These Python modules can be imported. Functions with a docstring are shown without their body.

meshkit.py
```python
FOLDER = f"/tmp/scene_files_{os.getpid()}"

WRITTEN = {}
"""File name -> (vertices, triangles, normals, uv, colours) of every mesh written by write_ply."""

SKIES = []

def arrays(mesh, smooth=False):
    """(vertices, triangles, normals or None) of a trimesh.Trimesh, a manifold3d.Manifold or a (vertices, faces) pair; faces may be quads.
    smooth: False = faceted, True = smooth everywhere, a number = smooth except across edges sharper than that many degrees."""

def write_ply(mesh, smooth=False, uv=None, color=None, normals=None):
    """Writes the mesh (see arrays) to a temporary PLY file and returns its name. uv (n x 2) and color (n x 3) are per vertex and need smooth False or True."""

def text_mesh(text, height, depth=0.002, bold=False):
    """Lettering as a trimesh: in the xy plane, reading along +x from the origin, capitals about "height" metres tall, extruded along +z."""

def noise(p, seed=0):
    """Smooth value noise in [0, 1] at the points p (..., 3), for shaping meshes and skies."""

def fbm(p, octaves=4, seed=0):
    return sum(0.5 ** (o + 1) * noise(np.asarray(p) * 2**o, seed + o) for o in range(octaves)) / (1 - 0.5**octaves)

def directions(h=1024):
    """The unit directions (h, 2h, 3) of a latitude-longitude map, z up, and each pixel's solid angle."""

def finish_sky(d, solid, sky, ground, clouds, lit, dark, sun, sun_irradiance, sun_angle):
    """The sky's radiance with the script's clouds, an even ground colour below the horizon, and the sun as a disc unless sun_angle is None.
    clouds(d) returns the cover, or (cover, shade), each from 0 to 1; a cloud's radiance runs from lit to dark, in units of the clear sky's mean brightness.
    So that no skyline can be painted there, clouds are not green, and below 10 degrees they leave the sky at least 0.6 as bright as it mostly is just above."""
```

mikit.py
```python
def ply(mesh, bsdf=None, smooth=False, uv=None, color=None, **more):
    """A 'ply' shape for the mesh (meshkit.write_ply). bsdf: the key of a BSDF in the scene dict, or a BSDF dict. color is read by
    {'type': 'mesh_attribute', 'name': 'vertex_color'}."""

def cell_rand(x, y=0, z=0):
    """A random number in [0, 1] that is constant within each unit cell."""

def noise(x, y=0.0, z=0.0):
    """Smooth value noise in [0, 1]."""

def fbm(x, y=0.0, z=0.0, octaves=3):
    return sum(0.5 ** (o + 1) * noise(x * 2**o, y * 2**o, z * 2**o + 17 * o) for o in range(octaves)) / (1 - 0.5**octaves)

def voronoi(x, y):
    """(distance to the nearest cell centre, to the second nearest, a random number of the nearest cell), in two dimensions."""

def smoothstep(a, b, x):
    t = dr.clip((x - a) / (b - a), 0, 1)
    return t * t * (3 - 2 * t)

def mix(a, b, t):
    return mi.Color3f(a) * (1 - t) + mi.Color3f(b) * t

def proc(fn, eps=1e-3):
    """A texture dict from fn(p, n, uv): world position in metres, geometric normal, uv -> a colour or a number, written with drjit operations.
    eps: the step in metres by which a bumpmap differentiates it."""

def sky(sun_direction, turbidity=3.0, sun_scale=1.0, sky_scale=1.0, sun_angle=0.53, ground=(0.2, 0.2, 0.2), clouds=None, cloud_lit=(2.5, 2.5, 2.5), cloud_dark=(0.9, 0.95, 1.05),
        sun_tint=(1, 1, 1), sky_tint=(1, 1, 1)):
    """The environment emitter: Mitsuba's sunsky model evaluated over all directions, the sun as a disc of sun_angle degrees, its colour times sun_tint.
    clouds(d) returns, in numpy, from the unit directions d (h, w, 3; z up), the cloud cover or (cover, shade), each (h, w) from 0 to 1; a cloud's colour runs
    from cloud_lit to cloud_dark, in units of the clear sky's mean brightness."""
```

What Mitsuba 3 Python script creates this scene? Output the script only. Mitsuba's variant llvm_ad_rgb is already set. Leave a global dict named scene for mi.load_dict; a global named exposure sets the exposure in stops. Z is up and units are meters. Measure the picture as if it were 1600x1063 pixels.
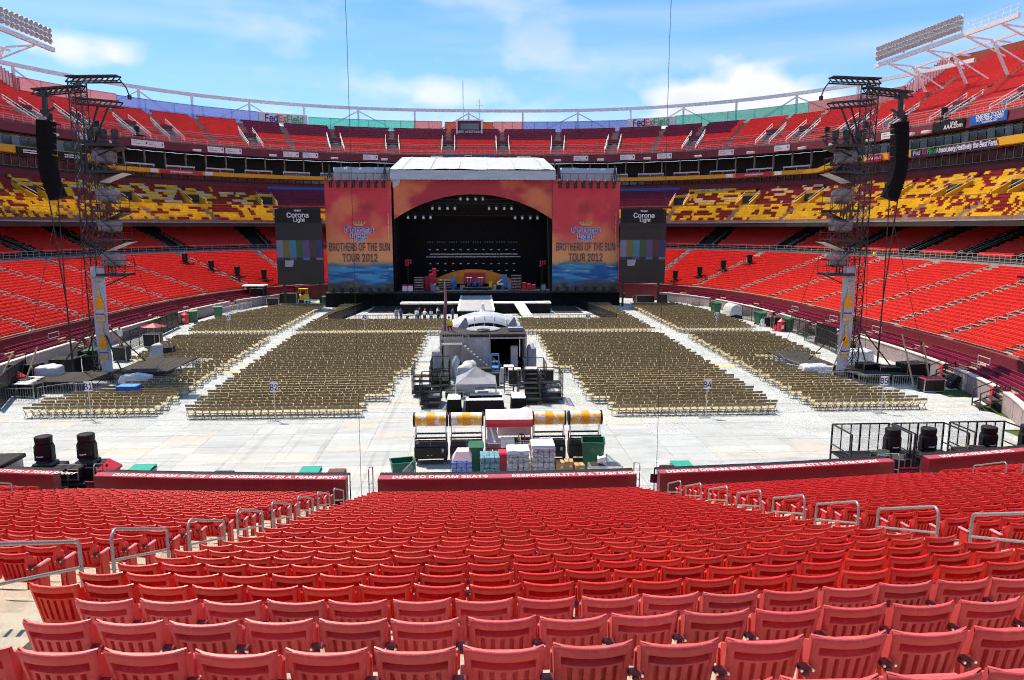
import math, random
import numpy as np, trimesh, manifold3d
import mitsuba as mi, drjit as dr
import mikit, meshkit
from mikit import proc, noise, fbm, cell_rand, smoothstep, mix

T = mi.ScalarTransform4f
rng = np.random.default_rng(7)
scene, labels = {'type': 'scene'}, {}

# ------------------------------------------------------------------ camera, sky, exposure
EYE = np.array([0, 0, 12.5]); PITCH = math.radians(8.985); YAW = math.radians(2.853); FPX = 1110.0
FWD = np.array([math.sin(YAW) * math.cos(PITCH), math.cos(YAW) * math.cos(PITCH), -math.sin(PITCH)])
scene['camera'] = {'type': 'perspective', 'fov_axis': 'x', 'fov': math.degrees(2 * math.atan(800 / FPX)), 'near_clip': 0.1, 'far_clip': 3000.0,
                   'to_world': T().look_at(origin=EYE.tolist(), target=(EYE + FWD * 10).tolist(), up=[0, 0, 1])}


CLOUDS = [(19.5, 10.0, 7, 2.8, 0.85), (23.5, 8.5, 5, 2.2, 0.7), (-2.0, 10.4, 6, 1.5, 0.6), (-27, 11.8, 6.0, 1.9, 0.75), (-30, 16.5, 6, 2.6, 0.6), (-8, 18, 9, 2.0, 0.35), (1, 17.5, 8, 2.2, 0.32), (13, 7.6, 5, 1.2, 0.6)]


def clouds(d):
    az = np.degrees(np.arctan2(d[..., 0], d[..., 1])); el = np.degrees(np.arcsin(np.clip(d[..., 2], -1, 1)))
    q = np.stack([az / 9, el / 4.2, az * 0 + 3.7], -1)
    n = meshkit.fbm(q * [1.7, 1.5, 1], 6, 3); w = meshkit.fbm(q * [0.35, 0.55, 1] + 9.1, 3, 8)
    cover = np.clip((n - 0.48) * 5.0, 0, 1) * np.clip((w - 0.40) * 4, 0, 1) * 0.5
    wisp = np.clip((meshkit.fbm(q * [0.6, 2.6, 1] + 4.4, 6, 21) - 0.42) * 1.8, 0, 1) * 0.36
    for ca, ce, wa, we, k in CLOUDS:
        g = np.exp(-(((az - ca) / wa) ** 2 + ((el - ce) / we) ** 2))
        cover = np.maximum(cover, np.clip((g * 1.1 + 2.6 * (n - 0.5) - 0.42) * 1.8, 0, 1) * k * np.clip(g * 4, 0, 1))
    low = np.clip(1 - el / 17, 0, 1) ** 1.2 * 0.34
    return np.clip(cover + wisp + low, 0, 0.95), np.clip((n - 0.55) * 1.0, 0, 0.3)


SUN = np.array([-0.30, 0.30, 0.905])
scene['sky'] = mikit.sky(SUN, turbidity=3, clouds=clouds, cloud_lit=(2.3, 2.3, 2.3), sky_tint=(0.64, 0.98, 1.10), ground=(0.3, 0.3, 0.3))
exposure = 2.15

# ------------------------------------------------------------------ materials


def pl(c, r=0.5, spec=0.5, metal=0.0, **k):
    return {'type': 'twosided', 'b': {'type': 'principled', 'base_color': c if isinstance(c, dict) else {'type': 'rgb', 'value': list(c)}, 'roughness': r, 'specular': spec, 'metallic': metal, **k}}


def vary(c, amp=0.15, f=2.0, dirt=0.12, df=0.4):
    c = np.array(c, float)

    def fn(p, n, uv):
        k = 1 + amp * (cell_rand(p.x * f + 31, p.y * f + 17, p.z * f * 0.7) - 0.5) * 2
        g = 1 - dirt * smoothstep(0.45, 0.75, fbm(p.x * df, p.y * df, p.z * df, 3))
        return mi.Color3f(*c.tolist()) * k * g
    return proc(fn)


def grain(c, amp=0.12, f=3.0, oct=4):
    c = np.array(c, float)
    return proc(lambda p, n, uv: mi.Color3f(*c.tolist()) * (1 - amp + 2 * amp * fbm(p.x * f, p.y * f, p.z * f, oct)))


def concrete(c, f=0.6):
    c = np.array(c, float)

    def fn(p, n, uv):
        a = fbm(p.x * f, p.y * f, p.z * f, 4); b = fbm(p.x * f * 9, p.y * f * 9, p.z * f * 9, 3)
        st = smoothstep(0.52, 0.75, fbm(p.x * 2.3 + 7, p.y * 2.3, p.z * 0.6, 4))
        return mi.Color3f(*c.tolist()) * (0.72 + 0.38 * a + 0.2 * b) * (1 - 0.25 * st)
    return proc(fn)


M = {}


def mat(name, d):
    scene['mat_' + name] = d; M[name] = 'mat_' + name


def scuffed(c, f):
    c = np.array(c, float)

    def fn(p, n, uv):
        w = fbm(p.x * 6, p.y * 6, p.z * 6, 3); d = smoothstep(0.60, 0.78, fbm(p.x * 2.1 + 3, p.y * 2.1, p.z * 3, 4)); sc = smoothstep(0.72, 0.80, noise(p.x * 55, p.y * 55, p.z * 9))
        col = mi.Color3f(*c.tolist()) * (0.93 + 0.14 * w) * (1 - 0.16 * d)
        return col + mi.Color3f(0.05, 0.045, 0.04) * sc * f
    return proc(fn)


for i, k_ in enumerate((1.0, 0.90, 1.08)):
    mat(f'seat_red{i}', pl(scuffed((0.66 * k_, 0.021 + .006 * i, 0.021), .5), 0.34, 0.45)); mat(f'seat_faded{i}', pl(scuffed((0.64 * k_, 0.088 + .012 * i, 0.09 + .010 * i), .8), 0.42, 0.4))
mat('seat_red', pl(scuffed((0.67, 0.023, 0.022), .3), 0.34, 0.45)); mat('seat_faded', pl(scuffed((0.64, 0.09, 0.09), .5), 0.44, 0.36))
mat('seat_far', pl(vary((0.74, 0.045, 0.034), 0.05, 1.9, 0.10, 0.05), 0.40))
mat('seat_maroon', pl(vary((0.21, 0.013, 0.05), 0.12, 1.9), 0.4))
mat('seat_wine', pl(vary((0.30, 0.022, 0.02), 0.12, 1.9), 0.4))
mat('seat_yellow', pl(vary((0.88, 0.56, 0.02), 0.12, 1.9), 0.42))
mat('seat_cream', pl(vary((0.75, 0.60, 0.36), 0.1, 1.9), 0.45))
mat('bracket', pl(grain((0.12, 0.016, 0.018)), 0.35))
mat('end_panel', pl(vary((0.66, 0.20, 0.22), 0.1, 1.9), 0.4))
mat('wall_panel', pl(concrete((0.31, 0.25, 0.255), 0.5), 0.8, 0.3)); mat('coping', pl(grain((0.55, 0.50, 0.46), 0.15, 0.6), 0.7))
mat('concrete', pl(concrete((0.36, 0.335, 0.275)), 0.85, 0.3))
mat('concrete_grey', pl(concrete((0.36, 0.35, 0.33)), 0.85, 0.3))
mat('terrace', pl(concrete((0.30, 0.20, 0.18), 0.3), 0.85, 0.3))
mat('galv', pl(grain((0.36, 0.38, 0.40), 0.1, 8), 0.42, 0.5, 0.55))
mat('rail_light', pl(grain((0.55, 0.55, 0.55), 0.1, 3), 0.45, 0.5, 0.3))
mat('maroon', pl(grain((0.155, 0.012, 0.022), 0.18, 0.7), 0.55))
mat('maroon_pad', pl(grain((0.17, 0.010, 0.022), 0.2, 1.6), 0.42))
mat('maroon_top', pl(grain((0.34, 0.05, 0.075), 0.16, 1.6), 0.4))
mat('white', pl(grain((0.78, 0.78, 0.77), 0.05, 1.2), 0.5))
mat('white_steel', pl(grain((0.84, 0.85, 0.86), 0.06, 0.5), 0.45))
mat('offwhite', pl(grain((0.62, 0.61, 0.58), 0.1, 0.8), 0.6))
mat('amber', pl(grain((0.72, 0.36, 0.012), 0.08, 0.5), 0.5))
mat('black', pl(grain((0.011, 0.011, 0.012), 0.25, 2), 0.5, 0.3)); mat('speaker_black', pl(grain((0.007, 0.007, 0.008), 0.3, 6), 0.8, 0.12))
mat('black_cloth', pl(grain((0.012, 0.012, 0.013), 0.3, 1.5), 0.9, 0.15))
mat('black_steel', pl(grain((0.022, 0.022, 0.024), 0.2, 4), 0.38))
mat('dark', pl(grain((0.04, 0.038, 0.036), 0.3, 0.4), 0.8, 0.2))
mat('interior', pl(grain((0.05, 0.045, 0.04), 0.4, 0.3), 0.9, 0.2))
mat('glass', pl(proc(lambda p, n, uv: mi.Color3f(0.02, 0.024, 0.027) * (0.5 + 1.8 * cell_rand(p.x * 0.7, p.y * 0.7, p.z * 0.6))), 0.08, 0.7))
mat('glass_pale', pl(proc(lambda p, n, uv: mi.Color3f(0.16, 0.19, 0.22) * (0.6 + 0.8 * cell_rand(p.x * 0.6, p.y * 0.6, 0))), 0.1, 0.7))
mat('mullion', pl((0.30, 0.29, 0.28), 0.5, 0.5, 0.3))
mat('fabric_grey', pl(grain((0.48, 0.48, 0.48), 0.22, 1.3), 0.9, 0.2))
mat('tarp', pl(grain((0.43, 0.47, 0.50), 0.14, 0.9), 0.5))
mat('bluish_tarp', pl(grain((0.36, 0.42, 0.48), 0.18, 1.5), 0.5))
mat('tarp_shade', pl(grain((0.52, 0.53, 0.55), 0.10, 0.8), 0.55))
mat('canopy_grey', pl(grain((0.24, 0.26, 0.30), 0.08, 2), 0.8))
mat('chair_brown', pl(grain((0.205, 0.158, 0.080), 0.25, 2.2), 0.5))
mat('chair_tan', pl(grain((0.41, 0.35, 0.20), 0.15, 2.2), 0.5))
mat('chair_frame', pl((0.24, 0.20, 0.13), 0.4, 0.5, 0.3))
mat('green_bin', pl(grain((0.012, 0.12, 0.065), 0.12, 3), 0.4))
mat('teal_bin', pl(grain((0.02, 0.30, 0.22), 0.1, 3), 0.4))
mat('red_plastic', pl(grain((0.62, 0.03, 0.05), 0.12, 3), 0.4))
mat('red_cart', pl(grain((0.55, 0.02, 0.06), 0.1, 2), 0.4))
mat('pink_top', pl(grain((0.66, 0.50, 0.54), 0.08, 2), 0.5))
mat('cardboard', pl(grain((0.46, 0.28, 0.13), 0.12, 4), 0.85, 0.2))
mat('steel', pl(grain((0.55, 0.55, 0.56), 0.12, 3), 0.3, 0.5, 0.8))
mat('chrome', pl((0.8, 0.8, 0.8), 0.15, 0.5, 1.0))
mat('blue', pl(grain((0.02, 0.10, 0.42), 0.12, 2), 0.45))
mat('lightblue', pl(grain((0.08, 0.28, 0.62), 0.15, 6), 0.45))
mat('navy', pl((0.025, 0.022, 0.09), 0.5))
mat('sign_red', pl((0.62, 0.02, 0.06), 0.5))
mat('text_blue', pl((0.015, 0.05, 0.36), 0.5))
mat('text_purple', pl((0.07, 0.025, 0.24), 0.5))
mat('text_orange', pl((0.85, 0.16, 0.03), 0.5))
mat('text_green', pl((0.03, 0.50, 0.10), 0.5))
mat('text_grey', pl((0.30, 0.30, 0.31), 0.6))
mat('text_brown', pl((0.12, 0.05, 0.04), 0.6))
mat('text_stone', pl(grain((0.62, 0.34, 0.25), 0.2, 2), 0.6))
mat('gold', pl((0.55, 0.42, 0.16), 0.5))
mat('grass', pl(grain((0.05, 0.085, 0.02), 0.3, 2.5), 0.9, 0.2))
mat('earth', pl(concrete((0.16, 0.14, 0.11), 0.2), 0.95, 0.2))
mat('orange_art', pl(proc(lambda p, n, uv: mix((0.95, 0.24, 0.015), (0.95, 0.36, 0.03), fbm(p.x * 0.7, p.z * 2, 0, 3))), 0.6))
mat('wrap', {'type': 'blendbsdf', 'weight': 0.75, 'a': {'type': 'null'}, 'b': pl(grain((0.62, 0.68, 0.74), 0.25, 5), 0.25)})
mat('wrap_grey', {'type': 'blendbsdf', 'weight': 0.62, 'a': {'type': 'null'}, 'b': pl(grain((0.30, 0.29, 0.31), 0.35, 5), 0.25)}); mat('flag_cloth', pl(grain((0.20, 0.09, 0.13), 0.3, 3), 0.8)); mat('walk_grey', pl(grain((0.34, 0.36, 0.39), 0.06, 1), 0.6))
mat('stage_floor', pl(grain((0.05, 0.05, 0.05), 0.2, 1), 0.6))
mat('skin', pl((0.45, 0.26, 0.18), 0.6)); mat('hair', pl((0.03, 0.02, 0.015), 0.7))
mat('denim', pl((0.04, 0.06, 0.13), 0.8)); mat('khaki', pl((0.34, 0.29, 0.2), 0.8)); mat('tee_white', pl((0.75, 0.76, 0.78), 0.8)); mat('tee_grey', pl((0.33, 0.34, 0.37), 0.8))
mat('tee_black', pl((0.02, 0.02, 0.022), 0.8)); mat('tee_blue', pl((0.03, 0.10, 0.36), 0.8)); mat('hivis', pl((0.62, 0.75, 0.05), 0.7))
mat('lamp_glass', pl((0.62, 0.66, 0.66), 0.12, 0.8)); mat('led', pl((0.75, 0.78, 0.85), 0.3))
mat('lime', pl((0.30, 0.70, 0.05), 0.5)); mat('yellow_paint', pl((0.75, 0.50, 0.03), 0.5))
mat('screen_dark', pl(grain((0.020, 0.020, 0.021), 0.15, 1), 0.5))
for nm, c in dict(bar_grey=(0.17, 0.19, 0.27), bar_olive=(0.15, 0.135, 0.035), bar_cyan=(0.045, 0.20, 0.29), bar_green=(0.035, 0.095, 0.03), bar_violet=(0.105, 0.065, 0.20), bar_brown=(0.075, 0.035, 0.032), bar_blue=(0.03, 0.038, 0.14), bar_white=(0.34, 0.36, 0.42)).items():
    mat(nm, pl(c, 0.5))


def mesh_screen(c, w):
    return {'type': 'blendbsdf', 'weight': w, 'a': {'type': 'null'}, 'b': pl(c, 0.8, 0.1)}


def mesh_cloth(c, w):
    return {'type': 'blendbsdf', 'weight': w, 'a': {'type': 'null'}, 'b': {'type': 'principledthin', 'base_color': {'type': 'rgb', 'value': list(c)}, 'roughness': 0.8, 'diff_trans': 1.0}}


mat('screen_blue', mesh_cloth((0.20, 0.24, 0.66), 0.8)); mat('screen_red', mesh_cloth((0.70, 0.16, 0.14), 0.8)); mat('screen_green', mesh_cloth((0.10, 0.66, 0.50), 0.8))
mat('screen_rust', mesh_cloth((0.58, 0.10, 0.04), 0.93)); mat('net_black', mesh_screen((0.02, 0.02, 0.022), 0.6)); mat('net_grey', mesh_screen((0.3, 0.32, 0.34), 0.25))


def floor_col(p, n, uv):
    cx, cy = dr.floor((p.x + 60) / 2.44), dr.floor(p.y / 1.22)
    r = cell_rand(cx, cy, 3); h = cell_rand(cx, cy, 9); q = cell_rand(dr.floor(cx / 3), dr.floor(cy / 2), 5)
    v = 0.385 + 0.06 * r + 0.045 * q
    warm = 0.8 * smoothstep(0.84, 0.97, h) + 0.35 * smoothstep(0.7, 0.9, q)
    base = mix((0.90, 0.985, 1.01), (1.05, 0.98, 0.84), dr.clip(warm, 0, 1)) * v
    tyre = smoothstep(0.62, 0.74, fbm(p.x * 2.6, p.y * 0.10, 7, 3)) * smoothstep(0.4, 0.7, fbm(p.x * 0.2, p.y * 0.2, 3, 2)) + 0.7 * smoothstep(0.64, 0.74, fbm(p.x * 0.12, p.y * 3.0, 4, 3))
    return base * (1 - 0.16 * tyre) * (1 - 0.12 * smoothstep(0.5, 0.8, fbm(p.x * 0.7, p.y * 2.2, 2, 4)) - 0.04 * fbm(p.x * 9, p.y * 9, 0, 2))


mat('floor', pl(proc(floor_col), 0.62, 0.3)); mat('floor_yellow', pl((0.70, 0.48, 0.16), 0.5)); mat('floor_under', pl((0.20, 0.21, 0.22), 0.8))


def tower_art(p, n, uv):
    x, z = p.x, p.z
    f1 = fbm(x * 0.25, z * 0.25, 5, 4); f2 = fbm(x * 0.7, z * 0.9, 2, 4)
    c = mix((0.66, 0.055, 0.075), (0.78, 0.20, 0.09), smoothstep(0.40, 0.72, f1 + (13.5 - z) * 0.04 + 0.012 * (abs_(x) - 17) ** 2 * 0.4))
    c = mix(c, (0.82, 0.37, 0.15), smoothstep(12.5, 7.5, z + 2.5 * (f2 - 0.5)))
    c = mix(c, (0.34, 0.022, 0.045), 0.7 * smoothstep(2.6, 0.6, dr.sqrt(dr.square(abs_(x) - 17.4) * 0.8 + dr.square(z - 15.6) * 1.5) + f1))
    c = mix(c, (0.10, 0.22, 0.24), smoothstep(7.4, 6.7, z + 0.9 * (f2 - 0.5)))
    w = fbm(x * 0.35 + z * 0.6, z * 2.2, 1, 4)
    sea = mix((0.02, 0.12, 0.36), (0.08, 0.34, 0.58), smoothstep(0.35, 0.7, w))
    sea = mix(sea, (0.42, 0.52, 0.56), smoothstep(0.66, 0.78, fbm(x * 0.5 - z * 0.4, z * 3.0, 8, 4)))
    c = mix(c, sea, smoothstep(6.9, 6.2, z + 0.5 * (f2 - 0.5)))
    return mix(c, mix((0.035, 0.035, 0.032), (0.16, 0.16, 0.14), fbm(x * 1.2, z * 1.5, 3, 4)), smoothstep(4.6, 3.4, z + 1.6 * (f1 - 0.5)))


def abs_(v):
    return dr.abs(v)


def arch_art(p, n, uv):
    f1 = fbm(p.x * 0.22, p.z * 0.3, 7, 4)
    return mix((0.44, 0.045, 0.06), (0.72, 0.20, 0.09), smoothstep(0.42, 0.8, f1 + 0.045 * (abs_(p.x) - 8)))


def fruit_art(p, n, uv):
    u = (p.x + 60) * 1.0
    d1, d2, r = mikit.voronoi(p.x * 3.2, p.z * 3.2)
    fruit = smoothstep(0.52, 0.45, d1) * smoothstep(2.10, 2.25, p.z) * smoothstep(2.72, 2.6, p.z)
    return mix(mix((0.72, 0.72, 0.70), (0.35, 0.33, 0.32), smoothstep(0.6, 0.8, fbm(p.x * 7, p.z * 7, 0, 3))), mix((0.86, 0.34, 0.01), (0.90, 0.55, 0.04), r), fruit)


mat('tower_art', pl(proc(tower_art), 0.6, 0.3)); mat('arch_art', pl(proc(arch_art), 0.65, 0.3)); mat('fruit_art', pl(proc(fruit_art), 0.4)); mat('orange_print', pl((0.86, 0.36, 0.008), 0.45))


def bottles(c1, c2):
    def fn(p, n, uv):
        r = cell_rand(p.x * 13, p.y * 13, p.z * 13); l = cell_rand(0, 0, p.z * 4.4)
        return mix(c1, c2, 0.6 * r + 0.4 * l)
    return proc(fn)


mat('pack_blue', pl(bottles((0.03, 0.10, 0.42), (0.30, 0.42, 0.72)), 0.25)); mat('pack_teal', pl(bottles((0.03, 0.12, 0.18), (0.22, 0.42, 0.48)), 0.25)); mat('pack_silver', pl(bottles((0.20, 0.20, 0.22), (0.58, 0.60, 0.66)), 0.2)); mat('film', pl(grain((0.66, 0.72, 0.80), 0.12, 7), 0.2))

# ------------------------------------------------------------------ mesh helpers
BOXV = np.array([[x, y, z] for x in (-1, 1) for y in (-1, 1) for z in (-1, 1)], float)
BOXF = np.array([[0, 1, 3], [0, 3, 2], [4, 6, 7], [4, 7, 5], [0, 4, 5], [0, 5, 1], [2, 3, 7], [2, 7, 6], [0, 2, 6], [0, 6, 4], [1, 5, 7], [1, 7, 3]])


def V3(*a):
    return np.array(a, float)


class MB:
    def __init__(s):
        s.v, s.f, s.n = [], [], 0

    def add(s, v, f):
        v = np.asarray(v, float); f = np.asarray(f, int)
        if f.shape[1] == 4:
            f = np.vstack([f[:, [0, 1, 2]], f[:, [0, 2, 3]]])
        s.v.append(v); s.f.append(f + s.n); s.n += len(v); return s

    def box(s, x0, x1, y0, y1, z0, z1):
        return s.add(BOXV * [abs(x1 - x0) / 2, abs(y1 - y0) / 2, abs(z1 - z0) / 2] + [(x0 + x1) / 2, (y0 + y1) / 2, (z0 + z1) / 2], BOXF)

    def bev(s, x0, x1, y0, y1, z0, z1, b=0.02):      # chamfered box
        c = V3((x0 + x1) / 2, (y0 + y1) / 2, (z0 + z1) / 2); h = V3(abs(x1 - x0), abs(y1 - y0), abs(z1 - z0)) / 2
        b = min(b, h.min() * 0.9)
        pts = np.vstack([BOXV * (h - b * (1 - np.eye(3)[k])) for k in range(3)])
        m = manifold3d.Manifold.hull_points(pts + c).to_mesh()
        return s.add(m.vert_properties[:, :3], m.tri_verts)

    def bar(s, a, b, w, h=None, up=(0, 0, 1)):
        a, b = V3(*a), V3(*b); h = w if h is None else h; d = b - a; L = np.linalg.norm(d); d /= L
        u = V3(*up)
        if abs(d @ u) > 0.98: u = V3(0, 1, 0)
        x = np.cross(d, u); x /= np.linalg.norm(x); z = np.cross(x, d)
        return s.add((BOXV * [w / 2, L / 2, h / 2]) @ np.stack([x, d, z]) + (a + b) / 2, BOXF)

    def tube(s, pts, r, n=8, cap=True):
        p = np.asarray(pts, float); t = np.gradient(p, axis=0) if len(p) > 2 else np.repeat(p[1:] - p[:1], 2, 0); t /= np.linalg.norm(t, axis=1)[:, None]
        u = V3(0, 0, 1) if abs(t[:, 2]).max() < 0.9 or abs(t[:, 2]).min() < 0.5 and abs(t[:, 0]).max() > .01 else V3(1, 0, 0)
        if max(abs(t @ u)) > 0.97: u = V3(0.31, 0.87, 0.38)
        a = np.cross(t, u); a /= np.linalg.norm(a, axis=1)[:, None]; b = np.cross(t, a); g = np.arange(n) * 2 * np.pi / n
        rr = np.broadcast_to(r, (len(p),))[:, None, None]
        v = (p[:, None] + rr * (np.cos(g)[None, :, None] * a[:, None] + np.sin(g)[None, :, None] * b[:, None])).reshape(-1, 3)
        f = [[i * n + j, i * n + (j + 1) % n, (i + 1) * n + (j + 1) % n, (i + 1) * n + j] for i in range(len(p) - 1) for j in range(n)]
        s.add(v, f)
        if cap:
            s.add(np.vstack([v[:n], v[-n:]]), [[0, j, j + 1] for j in range(1, n - 1)] + [[n, n + j + 1, n + j] for j in range(1, n - 1)])
        return s

    def quad(s, a, b, c, d):
        return s.add([a, b, c, d], [[0, 1, 2, 3]])

    def lathe(s, prof, c, n=16):
        g = np.arange(n) * 2 * np.pi / n; v = np.array([[r * math.cos(q) + c[0], r * math.sin(q) + c[1], z + c[2]] for r, z in prof for q in g])
        return s.add(v, [[i * n + j, i * n + (j + 1) % n, (i + 1) * n + (j + 1) % n, (i + 1) * n + j] for i in range(len(prof) - 1) for j in range(n)])

    def man(s, m):
        m = m.to_mesh(); return s.add(m.vert_properties[:, :3], m.tri_verts)

    def grid(s, P):                                   # P (a, b, 3)
        a, b = P.shape[:2]; i, j = np.meshgrid(np.arange(a - 1), np.arange(b - 1), indexing='ij')
        return s.add(P.reshape(-1, 3), np.stack([i * b + j, (i + 1) * b + j, (i + 1) * b + j + 1, i * b + j + 1], -1).reshape(-1, 4))

    def m(s):
        return np.vstack(s.v), np.vstack(s.f)


def xf(m, loc=(0, 0, 0), rz=0.0, sc=1.0):
    v, f = m; c, s = math.cos(rz), math.sin(rz)
    return (v * sc) @ np.array([[c, s, 0], [-s, c, 0], [0, 0, 1]]) + V3(*loc), f


def at(loc=(0, 0, 0), rz=0.0):
    return T().translate(list(map(float, loc))).rotate([0, 0, 1], math.degrees(rz))


count = {}


def numbered(k):
    n = count.get(k, 0); count[k] = n + 1
    return k if n == 0 else f'{k}_{n:03d}'


def thing(name, label=None, cat=None, group=None, kind=None):
    k = numbered(name); labels[k] = {a: b for a, b in dict(label=label, category=cat, group=group, kind=kind).items() if b}
    return k


def part(parent, name, mb, m, smooth=False, tw=None, label=None, kind=None):
    k = numbered(parent + '__' + name)
    d = mb if isinstance(mb, dict) else mikit.ply(mb.m() if isinstance(mb, MB) else mb, M[m], smooth)
    scene[k] = {**d, 'to_world': tw} if tw is not None else d
    if label or kind: labels[k] = {a: b for a, b in dict(label=label, kind=kind).items() if b}
    return k


def solo(name, mb, m, label, cat, group=None, kind=None, smooth=False):
    k = thing(name, label, cat, group, kind)
    scene[k] = mikit.ply(mb.m() if isinstance(mb, MB) else mb, M[m], smooth)
    return k


def P_(mb, m, smooth=False):
    return mikit.ply(mb.m() if isinstance(mb, MB) else mb, M[m], smooth)


def place(k, proto, tw):
    for nm, d in proto: part(k, nm, d, None, tw=tw)


text_cache = {}


def text(s, h, o, xd, up, sx=1.0, depth=0.01, bold=False, center=False):
    key = (s, bold)
    if key not in text_cache:
        t = meshkit.text_mesh(s, 1.0, 1.0, bold); text_cache[key] = (np.array(t.vertices), np.array(t.faces))
    v, f = text_cache[key]; v = v * [h * sx, h, depth]
    if center: v[:, 0] -= (v[:, 0].min() + v[:, 0].max()) / 2
    xd, up = V3(*xd), V3(*up); n = np.cross(xd, up)
    return v[:, :1] * xd + v[:, 1:2] * up + v[:, 2:] * n + V3(*o), f


def words(parent, s, h, o, m, xd=(1, 0, 0), up=(0, 0, 1), **k):
    return part(parent, 'lettering', text(s, h, o, xd, up, **k), m)


# ------------------------------------------------------------------ the oval bowl: field wall curve and its offsets
A_, B_, N_, YC = 39.5, 52.0, 3.2, 80.0
_th = np.linspace(-np.pi, np.pi, 4001); _c, _s = np.sin(_th), np.cos(_th)
_P = np.stack([A_ * np.sign(_c) * abs(_c) ** (2 / N_), YC + B_ * np.sign(_s) * abs(_s) ** (2 / N_)], 1)
_l = np.r_[0, np.cumsum(np.linalg.norm(np.diff(_P, axis=0), axis=1))]; LEN = _l[-1]
_SS = np.linspace(0, LEN, 3000); _P = np.stack([np.interp(_SS, _l, _P[:, i]) for i in (0, 1)], 1); _SS = _SS - LEN / 2
_t = np.gradient(_P, axis=0); _t /= np.linalg.norm(_t, axis=1)[:, None]; _N = np.stack([-_t[:, 1], _t[:, 0]], 1)
_q = np.ones(25) / 25
_N = np.stack([np.convolve(np.pad(_N[:, i], 12, mode='wrap'), _q, 'valid') for i in (0, 1)], 1); _N /= np.linalg.norm(_N, axis=1)[:, None]


def rp(s, d, z=None):
    s = np.asarray(s, float); d = np.broadcast_to(d, s.shape)
    p = np.stack([np.interp(s, _SS, _P[:, i]) for i in (0, 1)], -1); n = np.stack([np.interp(s, _SS, _N[:, i]) for i in (0, 1)], -1)
    n /= np.linalg.norm(n, axis=-1, keepdims=True); q = p + n * d[..., None]
    return q if z is None else np.concatenate([q, np.broadcast_to(z, s.shape)[..., None]], -1)


def rn(s):
    n = np.stack([np.interp(s, _SS, _N[:, i]) for i in (0, 1)], -1); return n / np.linalg.norm(n, axis=-1, keepdims=True)


SMAX = 122.0


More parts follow.
